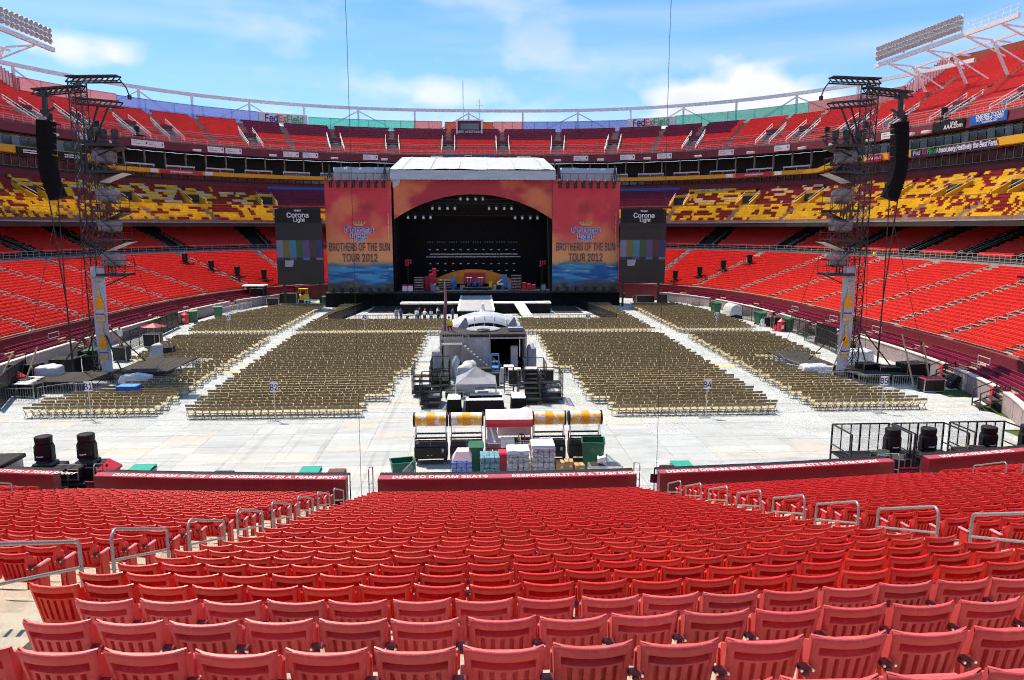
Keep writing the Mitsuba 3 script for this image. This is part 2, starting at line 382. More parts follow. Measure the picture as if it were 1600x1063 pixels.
def sgrid(a=-SMAX, b=SMAX, st=1.6):
    return np.linspace(a, b, max(2, int((b - a) / st) + 1))


def strip(mb, s, prof, close=False):
    """a swept profile: prof = [(d, z) ...] along the stations s"""
    return mb.grid(np.stack([rp(s, d, z) for d, z in prof], 1))


def steps(prof_d0, z0, n, tread, rise):
    out = [(prof_d0, z0)]
    for k in range(n):
        out += [(prof_d0 + k * tread, z0 + (k + 1) * rise), (prof_d0 + (k + 1) * tread, z0 + (k + 1) * rise)]
    return out


def rframe(s):
    """tangent (reading direction), up, inward normal"""
    n = rn(np.array([s]))[0]; return V3(n[1], -n[0], 0), V3(0, 0, 1), V3(-n[0], -n[1], 0)


def rbox(mb, s, d0, d1, hw, z0, z1):
    t, u, n = rframe(s); c = rp(np.array([s]), 0.0)[0]
    v = BOXV * [hw, abs(d1 - d0) / 2, (z1 - z0) / 2]
    return mb.add(np.array([c[0], c[1], (z0 + z1) / 2]) + v[:, :1] * t + v[:, 1:2] * n + v[:, 2:] * u - n * (d0 + d1) / 2, BOXF)


def seats_on_row(d, s0, s1, gaps, pitch=0.5, half=0.62):
    s = np.linspace(s0, s1, int((s1 - s0) / 0.12) + 2); q = rp(s, d); a = np.r_[0, np.cumsum(np.linalg.norm(np.diff(q, axis=0), axis=1))]
    x = np.arange(pitch / 2, a[-1], pitch); ok = np.ones(len(x), bool)
    for g in gaps:
        gs, gh = g if isinstance(g, tuple) else (g, half)
        if s0 <= gs <= s1: ok &= abs(x - np.interp(gs, s, a)) > gh
    return np.interp(x[ok], a, s)


# far seat template: faces -y, origin at tread level
def tmpl(boxes):
    mb = MB()
    for b in boxes: mb.box(*b)
    v, f = mb.m(); keep = [i for i in range(len(f)) if not (i % 12 in (8, 9))]    # the -z faces are never seen
    return v, f[keep]


_m = MB(); _m.box(-0.242, 0.242, -0.025, 0.025, -0.23, 0.23)
_bv = _m.m()[0]; _bv = _bv @ np.array([[1, 0, 0], [0, math.cos(.22), -math.sin(.22)], [0, math.sin(.22), math.cos(.22)]]).T + [0, 0.10, 0.62]
FARSEAT = MB().add(_bv * [1, 1, 1], BOXF).box(-0.235, 0.235, -0.16, 0.02, 0.40, 0.60)
FARSEAT = FARSEAT.m()


def bake(t, s, d, z):
    v, f = t; q = rp(s, d); n = rn(s); k = len(s); tx = np.stack([n[:, 1], -n[:, 0]], 1)
    xy = q[:, None] + v[None, :, :1] * tx[:, None] + v[None, :, 1:2] * n[:, None]
    zz = np.broadcast_to(v[None, :, 2], (k, len(v))) + np.broadcast_to(z, (k,))[:, None]
    return np.concatenate([xy, zz[..., None]], -1).reshape(-1, 3), (f[None] + (np.arange(k) * len(v))[:, None, None]).reshape(-1, 3)


def joined(ms):
    mb = MB()
    for v, f in ms: mb.add(v, f)
    return mb


def proj(p):
    p = np.asarray(p, float) - EYE; fw = FWD; r = V3(math.cos(YAW), -math.sin(YAW), 0); u = np.cross(r, fw); z = p @ fw
    return 800 + FPX * (p @ r) / z, 531.5 - FPX * (p @ u) / z, z


def ordi(n):
    return f"{n}{'th' if 10 <= n % 100 <= 20 else {1: 'st', 2: 'nd', 3: 'rd'}.get(n % 10, 'th')}"

# ------------------------------------------------------------------ ground and event floor
k = thing('ground', kind='structure'); mb = MB().box(-1500, 1500, -1500, 1500, -1.2, -0.6); scene[k] = P_(mb, 'earth')
mb = MB(); g = sgrid(-150, 150, 3.0); ring = rp(g, 0.02); c = ring.mean(0)
v = np.vstack([[c[0], c[1], -0.06], np.c_[ring, np.full(len(ring), -0.06)]]); n_ = len(ring)
mb.add(v, [[0, j + 1, j] for j in range(1, n_)] + [[0, 1, n_]])
k = thing('turf', kind='structure'); scene[k] = P_(mb, 'grass')
fl = thing('event_floor', kind='structure')
cells = []
lens = np.interp
for j in range(24, 105):
    for i in range(-17, 17):
        x0, y0 = i * 2.44 + 0.04 - 60 % 2.44 * 0, j * 1.22
        x0 = (math.floor(i) * 2.44) + (-60 % 2.44)
        cx, cy = x0 + 1.22, y0 + 0.61
        hw = 39.5 * max(0.0, 1 - (abs(cy - YC) / 52) ** 3.2) ** (1 / 3.2) if abs(cy - YC) < 52 else 0
        if cy < 40: hw = min(hw, 24 + (cy - 29) * 1.0)
        lim = hw + 1.0 - (0 if not (50 < cy < 60) else 1.9 + 1.0 * math.sin(cy * 2.1))
        if abs(cx) + 1.22 > lim: continue
        h = 0.003 * math.sin(i * 12.9 + j * 78.2)
        cells.append((cy, x0, y0, h))
cells.sort(key=lambda c: abs(c[1] + 1.22) * 0.15 + c[0])
mb = MB()
for q, (cy, x0, y0, h) in enumerate(cells):
    a = (x0 + 0.007, x0 + 2.433, y0 + 0.006, y0 + 1.214, -0.045, 0.0 + h)
    if q < 300: part(fl, 'panel', MB().box(*a), 'floor')
    else: mb.box(*a)
part(fl, 'far_panel', mb, 'floor', kind='stuff')
mb = MB()
for x0, x1, y in ((-22.6, -20.4, 61.9), (21.2, 23.4, 61.9), (-5.3, -2.9, 59.6), (26.6, 29.4, 61.2)): mb.box(x0, x1, y, y + 0.7, 0.004, 0.012)
part(fl, 'yellow_ramp', mb, 'floor_yellow')

# ------------------------------------------------------------------ near stand (the one we sit in)
K0, K1 = -7, 29


def rowY(k, x):
    return 3.75 + 0.8 * k + (0.0105 - 0.0066 * np.clip(k, 0, 29) / 29) * (np.asarray(x, float) - 0.7) ** 2


def rowZ(k):
    y = 0.8 * k
    return 9.26 - 0.37 * y if k <= 10 else 9.26 - 2.96 - 0.327 * (y - 8)


st = thing('grandstand', 'near concrete grandstand of stepped rows that carries the closest red seats', 'grandstand')
xs = np.linspace(-33, 34, 45); prof = []
for k in range(K0, K1 + 1):
    yb, z = rowY(k, xs) - 0.17, rowZ(k)
    prof += [np.stack([xs, yb, np.full(45, z)], -1), np.stack([xs, rowY(k + 1, xs) - 0.17, np.full(45, z)], -1)]
mb = MB().grid(np.stack(prof, 1)[:, ::1])
part(st, 'terrace', mb, 'concrete')
for ax, hw in ((-5.0, 0.62), (7.35, 0.66), (-16.95, 0.6), (19.3, 0.6)):
    mb = MB()
    for k in range(K0 + 1, K1):
        y = float(rowY(k, ax)); mb.box(ax - hw, ax + hw, y - 0.16, y + 0.22, rowZ(k) - 0.05, rowZ(k) + (rowZ(k - 1) - rowZ(k)) / 2)
    part(st, 'aisle_stair', mb, 'concrete')
wallY = lambda x: float(rowY(29, x)) + 0.95
segs = [(-33, -17.65, [(-19.5, 'RESPONSIBILITY IS A TEAM SPORT', 1)]), (-15.9, -5.4, [(-13.2, 'DIAGEO DREAM SEATS', 0), (-8.3, 'RESPONSIBILITY IS A TEAM SPORT', 0)]),
        (-4.1, 6.6, [(-1.55, 'DIAGEO DREAM SEATS', 0), (4.15, 'RESPONSIBILITY IS A TEAM SPORT', 0)]), (7.6, 18.3, [(9.9, 'DIAGEO DREAM SEATS', 0), (14.9, 'RESPONSIBILITY IS A TEAM SPORT', 0)]), (20.0, 34, [(22.7, 'DIAGEO DREAM SEATS', 0)])]
wtxt = ['leftmost piece of the padded maroon wall', 'second piece from the left of the padded maroon wall', 'middle piece of the padded maroon wall behind the concession carts', 'padded maroon wall piece right of the middle, below the teal bin', 'rightmost piece of the padded maroon wall']
for (x0, x1, tx), lab in zip(segs, wtxt):
    w = thing('padded_wall', lab + ', white lettering on top', 'wall', 'padded walls at the foot of the near stand'); del labels[w]['group']
    n = 9; X = np.linspace(x0, x1, n); Y = np.array([wallY(x) for x in X]); z0, z1 = 0.2, 2.36
    mb = MB(); q = lambda dy, z: np.stack([X, Y + dy, np.full(n, z)], -1)
    mb.grid(np.stack([q(0.03, z1), q(0.0, z1 - 0.03), q(0, z0)], 1)); mb.grid(np.stack([q(0.5, z0), q(0.5, z1 - 0.03), q(0.47, z1)], 1))
    for i, j in ((0, 1), (-1, 0)):
        a, b = V3(X[i], Y[i], z0), V3(X[i], Y[i] + 0.5, z0); u = V3(0, 0, z1 - z0); mb.quad(a, b, b + u, a + u)
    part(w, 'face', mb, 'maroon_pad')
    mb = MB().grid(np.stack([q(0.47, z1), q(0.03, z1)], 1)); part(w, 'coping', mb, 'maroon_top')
    for cx, s, _ in tx:
        dY = (wallY(cx + 1) - wallY(cx - 1)) / 2; xd = V3(1, dY, 0); xd /= np.linalg.norm(xd); n2 = V3(-xd[1], xd[0], 0)
        part(w, 'lettering', text(s, 0.27, V3(cx, wallY(cx) + 0.10, z1 + 0.003), xd, n2, sx=0.85 if len(s) > 20 else 0.95, depth=0.003, bold=True, center=True), 'offwhite')
    rl = thing('parapet_rail', {0: 'black ledge rail behind the leftmost padded wall', 1: 'black ledge rail behind the padded wall left of the middle', 2: 'black ledge rail between the middle padded wall and the pallets', 3: 'black ledge rail behind the padded wall below the teal bin', 4: 'black ledge rail behind the rightmost padded wall'}[wtxt.index(lab)], 'rail')
    mb = MB(); Q = q(0.95, 2.28); mb.tube(Q, 0.03, 6)
    for p in Q: mb.tube([p, p - [0, 0, 2.2]], 0.025, 6)
    part(rl, 'frame', mb, 'black_steel', 30); mb = MB(); mb.grid(np.stack([q(0.62, 2.30), q(0.90, 2.30)], 1)); mb.grid(np.stack([q(0.90, 2.30), q(0.90, 2.22)], 1)); part(rl, 'ledge', mb, 'black')

# stadium seat, seen from behind
def back_mesh(hi):
    if hi:
        us = [-.5, -.485, -.44, -.415, -.405]
        for c in (-.3, -.15, 0, .15, .3): us += [c - .034, c - .026, c + .026, c + .034]
        us = sorted(set(us + [-u for u in us] + [-.225, -.075, .075, .225])); vs = [0, .015, .05, .10, .155, .163, .2, .245, .28, .31, .345, .357, .5, .7, .86, .875, .95, 1]
    else:
        us = [-.5, -.42, -.40, -.2, 0, .2, .40, .42, .5]; vs = [0, .05, .15, .165, .245, .31, .6, 1]
    u, v = np.meshgrid(us, vs, indexing='ij'); inside = (abs(u) < .413) & (v > .159)
    D = np.where(inside, np.interp(v, [.159, .248, .31, 1], [.085, .083, .014, .010]), 0.0)
    if hi:
        slot = np.zeros_like(u)
        for c in (-.3, -.15, 0, .15, .3): slot += (abs(u - c) < .031)
        D += 0.036 * slot * ((v > .351) & (v < .868))
    D += 0.012 * (1 - v) ** 6 * 0 + 0.014 * np.clip((.05 - v) / .05, 0, 1) ** 2 + 0.016 * np.clip((abs(u) - .47) / .03, 0, 1) ** 2
    wid = 0.468 - 0.05 * v; bow = 0.034 * (2 * u) ** 2; y = -0.045 + 0.10 * v + bow + D; z = 0.850 - 0.43 * v + 0.012 * (2 * u) ** 2
    Pb = np.stack([u * wid, y, z], -1)
    un, vn = np.linspace(-.5, .5, 9), np.array([0, .1, .16, .5, 1.0]); U, Vv = np.meshgrid(un, vn, indexing='ij')
    Pf = np.stack([U * (0.468 - 0.05 * Vv), -0.045 + 0.10 * Vv + 0.034 * (2 * U) ** 2 + np.interp(Vv, [0, .1, .16, .5, 1], [.046, .05, .10, .085, .07]), 0.850 - 0.43 * Vv + 0.012 * (2 * U) ** 2 - 0.008 * (1 - Vv)], -1)
    mb = MB().grid(Pb[:, ::-1]); mb.grid(Pf)
    tb = np.stack([np.interp(un, us, Pb[:, 0, i]) for i in range(3)], -1)
    mb.grid(np.stack([tb, (tb + Pf[:, 0]) / 2 + [0, 0, 0.008], Pf[:, 0]], 1)[:, ::-1])
    for i, e in ((0, 0), (-1, 1)):
        sb = np.stack([np.interp(vn, vs, Pb[i, :, c]) for c in range(3)], -1); G = np.stack([sb, Pf[i]], 1); mb.grid(G if e else G[:, ::-1])
    return mb


def near_seat(hi, m, end=0):
    b = MB().bev(-.235, .235, .115, .175, .38, .75, .02) if hi else MB().box(-.235, .235, .095, .155, .42, .76)
    out = [('backrest', P_(back_mesh(hi), m, 38)), ('seat', P_(b, m))]
    if hi:
        k = MB().bev(.212, .302, .0, .07, .635, .660, .010).bev(.240, .274, -.008, .09, .60, .64, .008)
        bo = MB()
        for e in (.222, .292): bo.tube([(e, -.012, .648), (e, .0, .648)], .009, 8)
        out.append(('bracket', P_(k, 'bracket'))); out.append(('bolt', P_(bo, 'chrome'))); out.append(('post', P_(MB().bev(.240, .276, .03, .10, 0.0, .46, .008), m)))
    if end:
        x = .275 * end
        out.append(('end_panel', P_(MB().bev(x - .018, x + .018, .10, .28, .05, .62, .012), m)))
        out.append(('armrest', P_(MB().bev(x - .03, x + .03, .10, .32, .62, .65, .012), 'end_panel')))
        d = MB(); d.tube([(x + .021 * -end, .19, .47), (x - end * .0235 - end * .002, .19, .47)], [.065, .065], 14); out.append(('number_plate', P_(d, 'white')))
    return out


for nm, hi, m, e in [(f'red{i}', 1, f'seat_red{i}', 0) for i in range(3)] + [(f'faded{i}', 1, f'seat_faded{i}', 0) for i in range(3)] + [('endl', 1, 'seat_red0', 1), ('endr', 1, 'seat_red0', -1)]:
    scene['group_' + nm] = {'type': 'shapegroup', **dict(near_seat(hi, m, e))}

blocks = [(-4.23, 21, 'c'), (-5.86 - 20 * .512, 20, 'l'), (8.15, 20, 'r'), (-17.72 - 26 * .512, 26, 'll'), (19.95, 26, 'rr')]
cand, rest = [], []
for x0, n, b in blocks:
    for k in range(K0 + 1, K1 + 1):
        for i in range(n):
            x = x0 + .256 + .512 * i + .05 * math.sin(k * 2.4) + .03 * math.sin(k * 5.1 + 1)
            if b == 'c' and k <= 2 and x < -3.2: continue
            if b == 'l' and k < 2: continue
            p = V3(x, float(rowY(k, x)), rowZ(k)); sl = (float(rowY(k, x + .2)) - float(rowY(k, x - .2))) / .4
            end = {('l', n - 1): 1, ('r', 0): -1}.get((b, i), 0)
            if p[1] > 0.4:
                px, py, dz = proj(p + [0, 0, .86])
                vis = dz > 1 and -25 < px < 1625 and py < 1062
            else: vis = False
            cand.append([np.linalg.norm(p - EYE) if vis else 1e9, b, k, i, p, math.atan(sl), end, px if vis else None])
        cand_b = None
vis = [c for c in cand if c[0] < 1e8]
ends = [c for c in vis if c[6]]; vis.sort(key=lambda c: c[0])
take = ends + [c for c in vis if not c[6]][:300 - len(ends)]
ids = {id(c) for c in take}
krank = sorted({c[2] for c in vis})
for c in take:
    d_, b, k, i, p, rz, end, px = c
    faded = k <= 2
    key = numbered('stadium_seat')
    row = [q for q in vis if q[1] == b and q[2] == k]; row.sort(key=lambda q: q[7]); j = row.index(c) + 1
    r = krank.index(k) + 1
    if b == 'c': lab = f"{'faded' if faded else 'bright'} red seat, {ordi(j)} from left, {ordi(r)} row from the photo's bottom"
    elif b == 'l': lab = f"red seat left of the left aisle handrails, {ordi(len(row) - j + 1)} from them, {ordi(r)} row up"
    else: lab = f"red seat right of the right aisle handrails, {ordi(j)} from them, {ordi(r)} row up"
    labels[key] = {'label': lab, 'category': 'seat', 'group': 'red seats of the near stand'}
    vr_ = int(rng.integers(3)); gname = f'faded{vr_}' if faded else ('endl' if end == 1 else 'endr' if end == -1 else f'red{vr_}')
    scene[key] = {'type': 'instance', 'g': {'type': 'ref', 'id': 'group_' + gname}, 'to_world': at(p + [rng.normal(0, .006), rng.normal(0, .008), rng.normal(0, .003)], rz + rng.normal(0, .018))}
lo = joined([(s.m()) for s in (back_mesh(0), MB().box(-.235, .235, .095, .155, .42, .76))]).m()
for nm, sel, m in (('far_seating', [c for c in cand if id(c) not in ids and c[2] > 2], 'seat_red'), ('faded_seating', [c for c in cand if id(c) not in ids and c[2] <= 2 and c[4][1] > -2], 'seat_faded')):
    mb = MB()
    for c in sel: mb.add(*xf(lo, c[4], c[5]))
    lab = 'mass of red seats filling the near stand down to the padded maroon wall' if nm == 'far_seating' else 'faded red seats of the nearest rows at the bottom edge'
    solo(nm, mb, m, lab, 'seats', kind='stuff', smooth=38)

# aisle handrails of the near stand
def hoop(L, h, drop, r=.024):
    a = [(0, 0, -.0), (0, 0, h - .12)]; c = .12
    for q in np.linspace(0, math.pi / 2, 5): a.append((0, c - c * math.cos(q), h - c + c * math.sin(q)))
    for q in np.linspace(0, math.pi / 2, 5): a.append((0, L - c + c * math.sin(q), h - drop - c + c * math.cos(q)))
    a.append((0, L, -drop - .15)); return MB().tube(a, r, 10)


hd = (rowZ(3) - rowZ(5)); RAIL = [('frame', P_(hoop(1.65, 1.12, .62), 'galv', 40)), ('mid_rail', P_(MB().tube([(0, 0, .72), (0, 1.65, .10)], .02, 8), 'galv', 40))]
rr = [('left', -5.0, [4.6, 7.0, 9.4, 11.85, 14.25, 16.65, 19.05, 21.4, 23.8]), ('right', 7.4, [8.1, 10.5, 12.8, 15.0, 17.4, 19.8, 22.2, 24.5]), ('far left', -17.0, [21.6, 24.0]), ('far right', 19.3, [21.6, 24.0])]
for side, x, ys in rr:
    for i, y in enumerate(ys):
        z = float(np.interp(y, [float(rowY(k, x)) for k in range(0, 30)], [rowZ(k) for k in range(0, 30)]))
        w = 'aisle' if 'far' not in side else 'aisle'
        k = thing('aisle_handrail', f'grey tubular hoop handrail in the {side} aisle, {ordi(i + 1)} from the camera', 'handrail', 'hoop handrails of the near aisles')
        place(k, RAIL, at((x, y, z)))
for x, y0, lab in ((-4.55, 28.6, 'left gap in the padded wall'), (6.85, 28.6, 'gap right of the middle padded wall'), (18.6, 29.3, 'right gap in the padded wall'), (-16.2, 29.6, 'far left gap in the padded wall')):
    k = thing('gate_handrail', 'slim grey handrail frame standing in the ' + lab, 'handrail'); mb = MB().tube([(x, y0, .2), (x, y0, 2.5), (x, y0 + .1, 2.62), (x, y0 + 1.1, 2.3), (x, y0 + 1.15, .2)], .024, 8); mb.tube([(x, y0, 1.9), (x, y0 + 1.15, 1.6)], .02, 8); part(k, 'frame', mb, 'galv', 40)
sg = [('seat', P_(MB().bev(-.23, .23, .1, .15, .42, .76, .02), 'seat_maroon')), ('backrest', P_(back_mesh(0), 'seat_maroon', 38))]
for i, x in enumerate((-5.95, -6.45, 7.75, 8.25, 19.05, 19.5, -16.4)):
    k = thing('padded_chair', ['maroon seat beyond the left wall gap, nearest the aisle', 'maroon seat beyond the left wall gap, second from the aisle', 'maroon seat beyond the wall gap right of the middle', 'second maroon seat beyond the wall gap right of the middle', 'maroon seat in the right wall gap', 'second maroon seat in the right wall gap', 'maroon seat in the far left wall gap'][i], 'seat')
    place(k, sg, at((x, 29.3 + (0.3 if abs(x) > 15 else 0), 1.05)))
# ------------------------------------------------------------------ the oval stands
LOW_A = sorted([sg_ * a for a in (21, 30, 38.5, 47.8, 57.2, 66.8, 76.8, 86, 94.5, 103.4, 112) for sg_ in (-1, 1)] + [-7, 7])
CLUB_A = sorted([sg_ * a for a in (7, 17, 27, 33.2, 39.2, 49.1, 57, 66.2, 76, 86, 96) for sg_ in (-1, 1)])
UP_A = sorted([sg_ * a for a in (5.6, 13.9, 20, 24, 27.1, 30.2, 33.3, 36.0, 40.4, 44.6, 51, 58.6, 66.5, 75, 84, 93) for sg_ in (-1, 1)])
UP_PORT = [a for i, a in enumerate(UP_A) if abs(a) in (13.9, 20, 5.6) or abs(a) in (27.1, 33.3, 36.0, 40.4, 44.6, 51, 58.6, 66.5)]
g = sgrid()
# lower bowl
lb = thing('lower_bowl', 'lower tier of red seats curving round the floor, with concrete field wall', 'grandstand')
GAPS = [-112, -86, -66.8, -47.8, 47.8, 66.8, 76.8, 86, 103.4, 112]
edges = [-SMAX] + [v for a in GAPS for v in (a - .85, a + .85)] + [SMAX]
for a, b in zip(edges[::2], edges[1::2]):
    n_ = max(1, round((b - a) / 2.6)); cs_ = np.linspace(a, b, n_ + 1)
    for i in range(n_):
        gg = np.linspace(cs_[i] + .012, cs_[i + 1] - .012, 4); dd = .008 * ((i * 7) % 3)
        part(lb, 'wall_panel', strip(MB(), gg, [(dd + .03, -.05), (dd, .0), (dd, 1.40), (.3, 1.40)]), 'wall_panel')
    gg = sgrid(a, b); part(lb, 'coping', strip(MB(), gg, [(-.05, 1.37), (-.05, 1.46), (.36, 1.46), (.36, .9)]), 'coping')
part(lb, 'wall_core', strip(MB(), g, [(.06, -.6), (.06, .45), (.3, .5)]), 'dark')
part(lb, 'terrace', strip(MB(), g, [(.34, .5)] + steps(.34, .5, 4, .85, .2) + [(3.76, 1.3)]), 'terrace')
part(lb, 'parapet', strip(MB(), g, [(3.76, .9), (3.76, 2.42), (3.94, 2.42), (3.94, 1.5)]), 'maroon')
part(lb, 'terrace', strip(MB(), g, [(3.94, 1.9)] + steps(3.94, 1.9, 22, .8, .245) + [(24.2, 7.29)]), 'terrace')
part(lb, 'rear_wall', strip(MB(), g, [(24.2, 7.29), (24.2, 8.25)]), 'concrete_grey')
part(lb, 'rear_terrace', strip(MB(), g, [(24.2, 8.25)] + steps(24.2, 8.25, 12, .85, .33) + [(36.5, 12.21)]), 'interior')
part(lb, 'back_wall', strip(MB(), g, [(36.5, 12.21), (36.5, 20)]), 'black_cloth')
SF, SP = [], []
for k in range(22):
    d, z = 4.5 + .8 * k, 1.9 + .245 * (k + 1)
    s = seats_on_row(d, -SMAX, SMAX, [(a, .75) for a in LOW_A]); m_ = (k >= 18) & (s > 84) & (s < 111)
    SF.append(bake(FARSEAT, s[~m_], d, z)); SP.append(bake(FARSEAT, s[m_], d, z)) if m_.any() else None
solo('lower_seating', joined(SF), 'seat_far', 'wide band of red tip-up seats in the lower tier round the floor', 'seats', kind='stuff')
for k in range(3):
    d, z = .95 + .85 * k, .5 + .2 * (k + 1)
    SP.append(bake(FARSEAT, seats_on_row(d, -SMAX, SMAX, [(a, .7) for a in LOW_A]), d, z))
solo('field_seating', joined(SP), 'seat_maroon', 'dark maroon seats in the rows right behind the field wall', 'seats', kind='stuff')
SR = []
for k in range(11):
    d, z = 24.75 + .85 * k, 8.25 + .33 * (k + 1)
    SR.append(bake(FARSEAT, seats_on_row(d, -SMAX, SMAX, [(a + 1.2, 2.3) for a in LOW_A]), d, z))
solo('shaded_seating', joined(SR), 'seat_far', 'red seats in the shade under the middle tier deck', 'seats', kind='stuff')
po = MB(); rl = MB()
for a in LOW_A:
    for off in (0.2, 2.2):
        s = np.array([a + off * .78]); p0, p1 = rp(s, 24.4, 8.3)[0], rp(s, 31, 10.9)[0]
        part(lb, 'stairwell_wall', MB().bar(p0 + [0, 0, .25], p1 + [0, 0, .25], .15, .9), 'dark')
        for h in (.75, 1.0): rl.bar(p0 + [0, 0, h], p1 + [0, 0, h], .06)
part(lb, 'stairwell_rail', rl, 'rail_light', kind='stuff')
mb = MB()
for z in (8.35, 8.75, 9.2): mb.grid(np.stack([rp(g, 24.14, z), rp(g, 24.14, z + .05)], 1)); mb.grid(np.stack([rp(g, 24.14, z + .05), rp(g, 24.2, z + .05)], 1))
for s in np.arange(-SMAX, SMAX, .9): rbox(mb, s, 24.13, 24.19, .02, 8.25, 9.22)
part(lb, 'guard_rail', mb, 'rail_light')
# aisle rails of the lower bowl: low double hoops
lowrail = MB()
for y in (0, 1.5): lowrail.bar((0, y, 0), (0, y, .9 - y * .0), .045)
E2 = [('frame', P_(MB().bar((0, 0, 0), (0, 0, .92), .05).bar((0, 1.5, .4), (0, 1.5, 1.36), .05).bar((0, 0, .92), (0, 1.5, 1.38), .05).bar((0, 0, .5), (0, 1.5, .95), .04), 'rail_light'))]
n_ = 0
for a in LOW_A:
    for i in range(7):
        d = 5.2 + 2.4 * i; p = rp(np.array([a]), d, 1.9 + .306 * (d - 3.94))[0]
        px, py, dz = proj(p)
        if not (0 < px < 1600) or abs(a) < 25: continue
        side = 'left' if a < 0 else 'right'; nn = [x for x in LOW_A if (x < 0) == (a < 0) and abs(x) > 25]; nn.sort(key=abs)
        k = thing('step_rail', f'pale step rail on the {side} lower tier, {ordi(nn.index(a) + 1)} aisle from the stage, {ordi(i + 1)} up', 'handrail', 'step rails of the lower tier aisles')
        nv = rn(np.array([a]))[0]; place(k, E2, at(p, math.atan2(-nv[0], nv[1])))

# middle (club) tier
cb = thing('club_tier', 'middle tier deck of yellow and maroon seats with amber parapets', 'grandstand')
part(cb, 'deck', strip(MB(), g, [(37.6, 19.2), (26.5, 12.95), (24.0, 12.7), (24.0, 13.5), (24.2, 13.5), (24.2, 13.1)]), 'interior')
part(cb, 'deck_edge', strip(MB(), g, [(23.97, 13.38), (23.97, 13.54), (24.12, 13.54), (24.12, 13.2)]), 'concrete_grey')
part(cb, 'terrace', strip(MB(), g, [(24.2, 13.1)] + steps(24.2, 13.1, 6, .9, .5) + [(29.7, 16.1)]), 'terrace')
part(cb, 'parapet', strip(MB(), g, [(29.7, 16.0), (29.7, 17.0), (29.9, 17.0), (29.9, 16.0)]), 'amber')
part(cb, 'terrace', strip(MB(), g, [(29.9, 16.3), (31, 16.3)] + steps(31, 16.3, 7, .9, .52) + [(37.4, 19.94)]), 'terrace')
part(cb, 'back_wall', strip(MB(), g, [(37.4, 19.9), (37.4, 21.6), (37.7, 21.6), (37.7, 22.2)]), 'maroon')
G4 = {'y': [], 'm': [], 'c': [], 'w': []}; best = []
for k in range(13):
    d, z = (24.75 + .9 * k, 13.1 + .5 * (k + 1)) if k < 6 else (31.55 + .9 * (k - 6), 16.3 + .52 * (k - 5))
    s = seats_on_row(d, -SMAX, SMAX, [(a, .6 if k < 6 else (1.9 if k < 9 else .6)) for a in CLUB_A])
    q1 = meshkit.noise(np.stack([s * 1.75, s * 0 + k * 7.37, s * 0], -1), 4) * .66 + meshkit.noise(np.stack([s * .22, s * 0 + k * .45, s * 0], -1), 9) * .34
    thr = .43 if k < 6 else .48
    wine = (abs(s) < 27) & (k >= 5); ye = (q1 > thr) & ~wine
    cr = ye & (abs(s) < 45) & (meshkit.noise(np.stack([s * .45, s * 0 + k * 1.0, s * 0 + 5], -1), 7) > .62) & (k > 5)
    if k == 12: ye &= q1 > .6
    for key, msk in (('y', ye & ~cr), ('c', cr), ('m', ~ye & ~wine), ('w', wine)):
        if msk.any(): G4[key].append((s[msk], d, z))
near = {}
for key, lst in G4.items():
    flat = [(x, d, z) for s, d, z in lst for x in s]; P3 = np.array([[*rp(np.array([x]), d)[0], z] for x, d, z in flat]) if key in 'ym' else None
    pick = set()
    if key in 'ym':
        r = [(np.linalg.norm(p - EYE), i) for i, p in enumerate(P3) if (lambda q: q[2] > 1 and 2 < q[0] < 1598)(proj(p + [0, 0, .6]))]
        r.sort(); pick = {i for _, i in r[:300]}
        scene['group_club_' + key] = {'type': 'shapegroup', 'backrest': P_((_bv, BOXF), 'seat_yellow' if key == 'y' else 'seat_wine'), 'seat_pan': P_(MB().box(-0.235, 0.235, -0.16, 0.02, 0.40, 0.60), 'seat_yellow' if key == 'y' else 'seat_wine')}
        cname = 'yellow' if key == 'y' else 'maroon'
        lab_ix, rowkeys = {}, sorted({f_[1] for f_ in flat})
        for sd in (-1, 1):
            for rd in rowkeys:
                rr_ = [(proj(P3[i] + [0, 0, .6])[0], i) for i in pick if flat[i][1] == rd and np.sign(P3[i][0]) == sd]
                for j, (_, i) in enumerate(sorted(rr_, reverse=sd > 0)): lab_ix[i] = (j + 1, int(round((rd - 24.75) / .9 if rd < 30.5 else 6 + (rd - 31.55) / .9)) + 1)
        for i in sorted(pick):
            side = 'left' if P3[i][0] < 0 else 'right'; kk = numbered('patchwork_chair')
            labels[kk] = dict(label=f"{cname} middle tier seat, {ordi(lab_ix[i][0])} of its colour from the {side} edge, {ordi(lab_ix[i][1])} row", category='seat', group='patchwork seats of the middle tier')
            nv = rn(np.array([flat[i][0]]))[0]; scene[kk] = {'type': 'instance', 'g': {'type': 'ref', 'id': 'group_club_' + key}, 'to_world': at(P3[i], math.atan2(-nv[0], nv[1]))}
    ms = []
    for x, d, z in lst:
        pass
    idx = 0
    for s, d, z in lst:
        keep = np.array([idx + j not in pick for j in range(len(s))]); idx += len(s)
        if keep.any(): ms.append(bake(FARSEAT, s[keep], d, z))
    solo({'y': 'yellow_seating', 'm': 'maroon_seating', 'c': 'cream_seating', 'w': 'wine_seating'}[key], joined(ms), {'y': 'seat_yellow', 'm': 'seat_wine', 'c': 'seat_cream', 'w': 'seat_maroon'}[key],
         {'y': 'yellow seats of the middle tier patchwork', 'm': 'maroon seats of the middle tier patchwork', 'c': 'pale cream seats scattered among the yellow ones of the middle tier', 'w': 'plain dark maroon seats of the middle tier beside the stage'}[key], 'seats', kind='stuff')
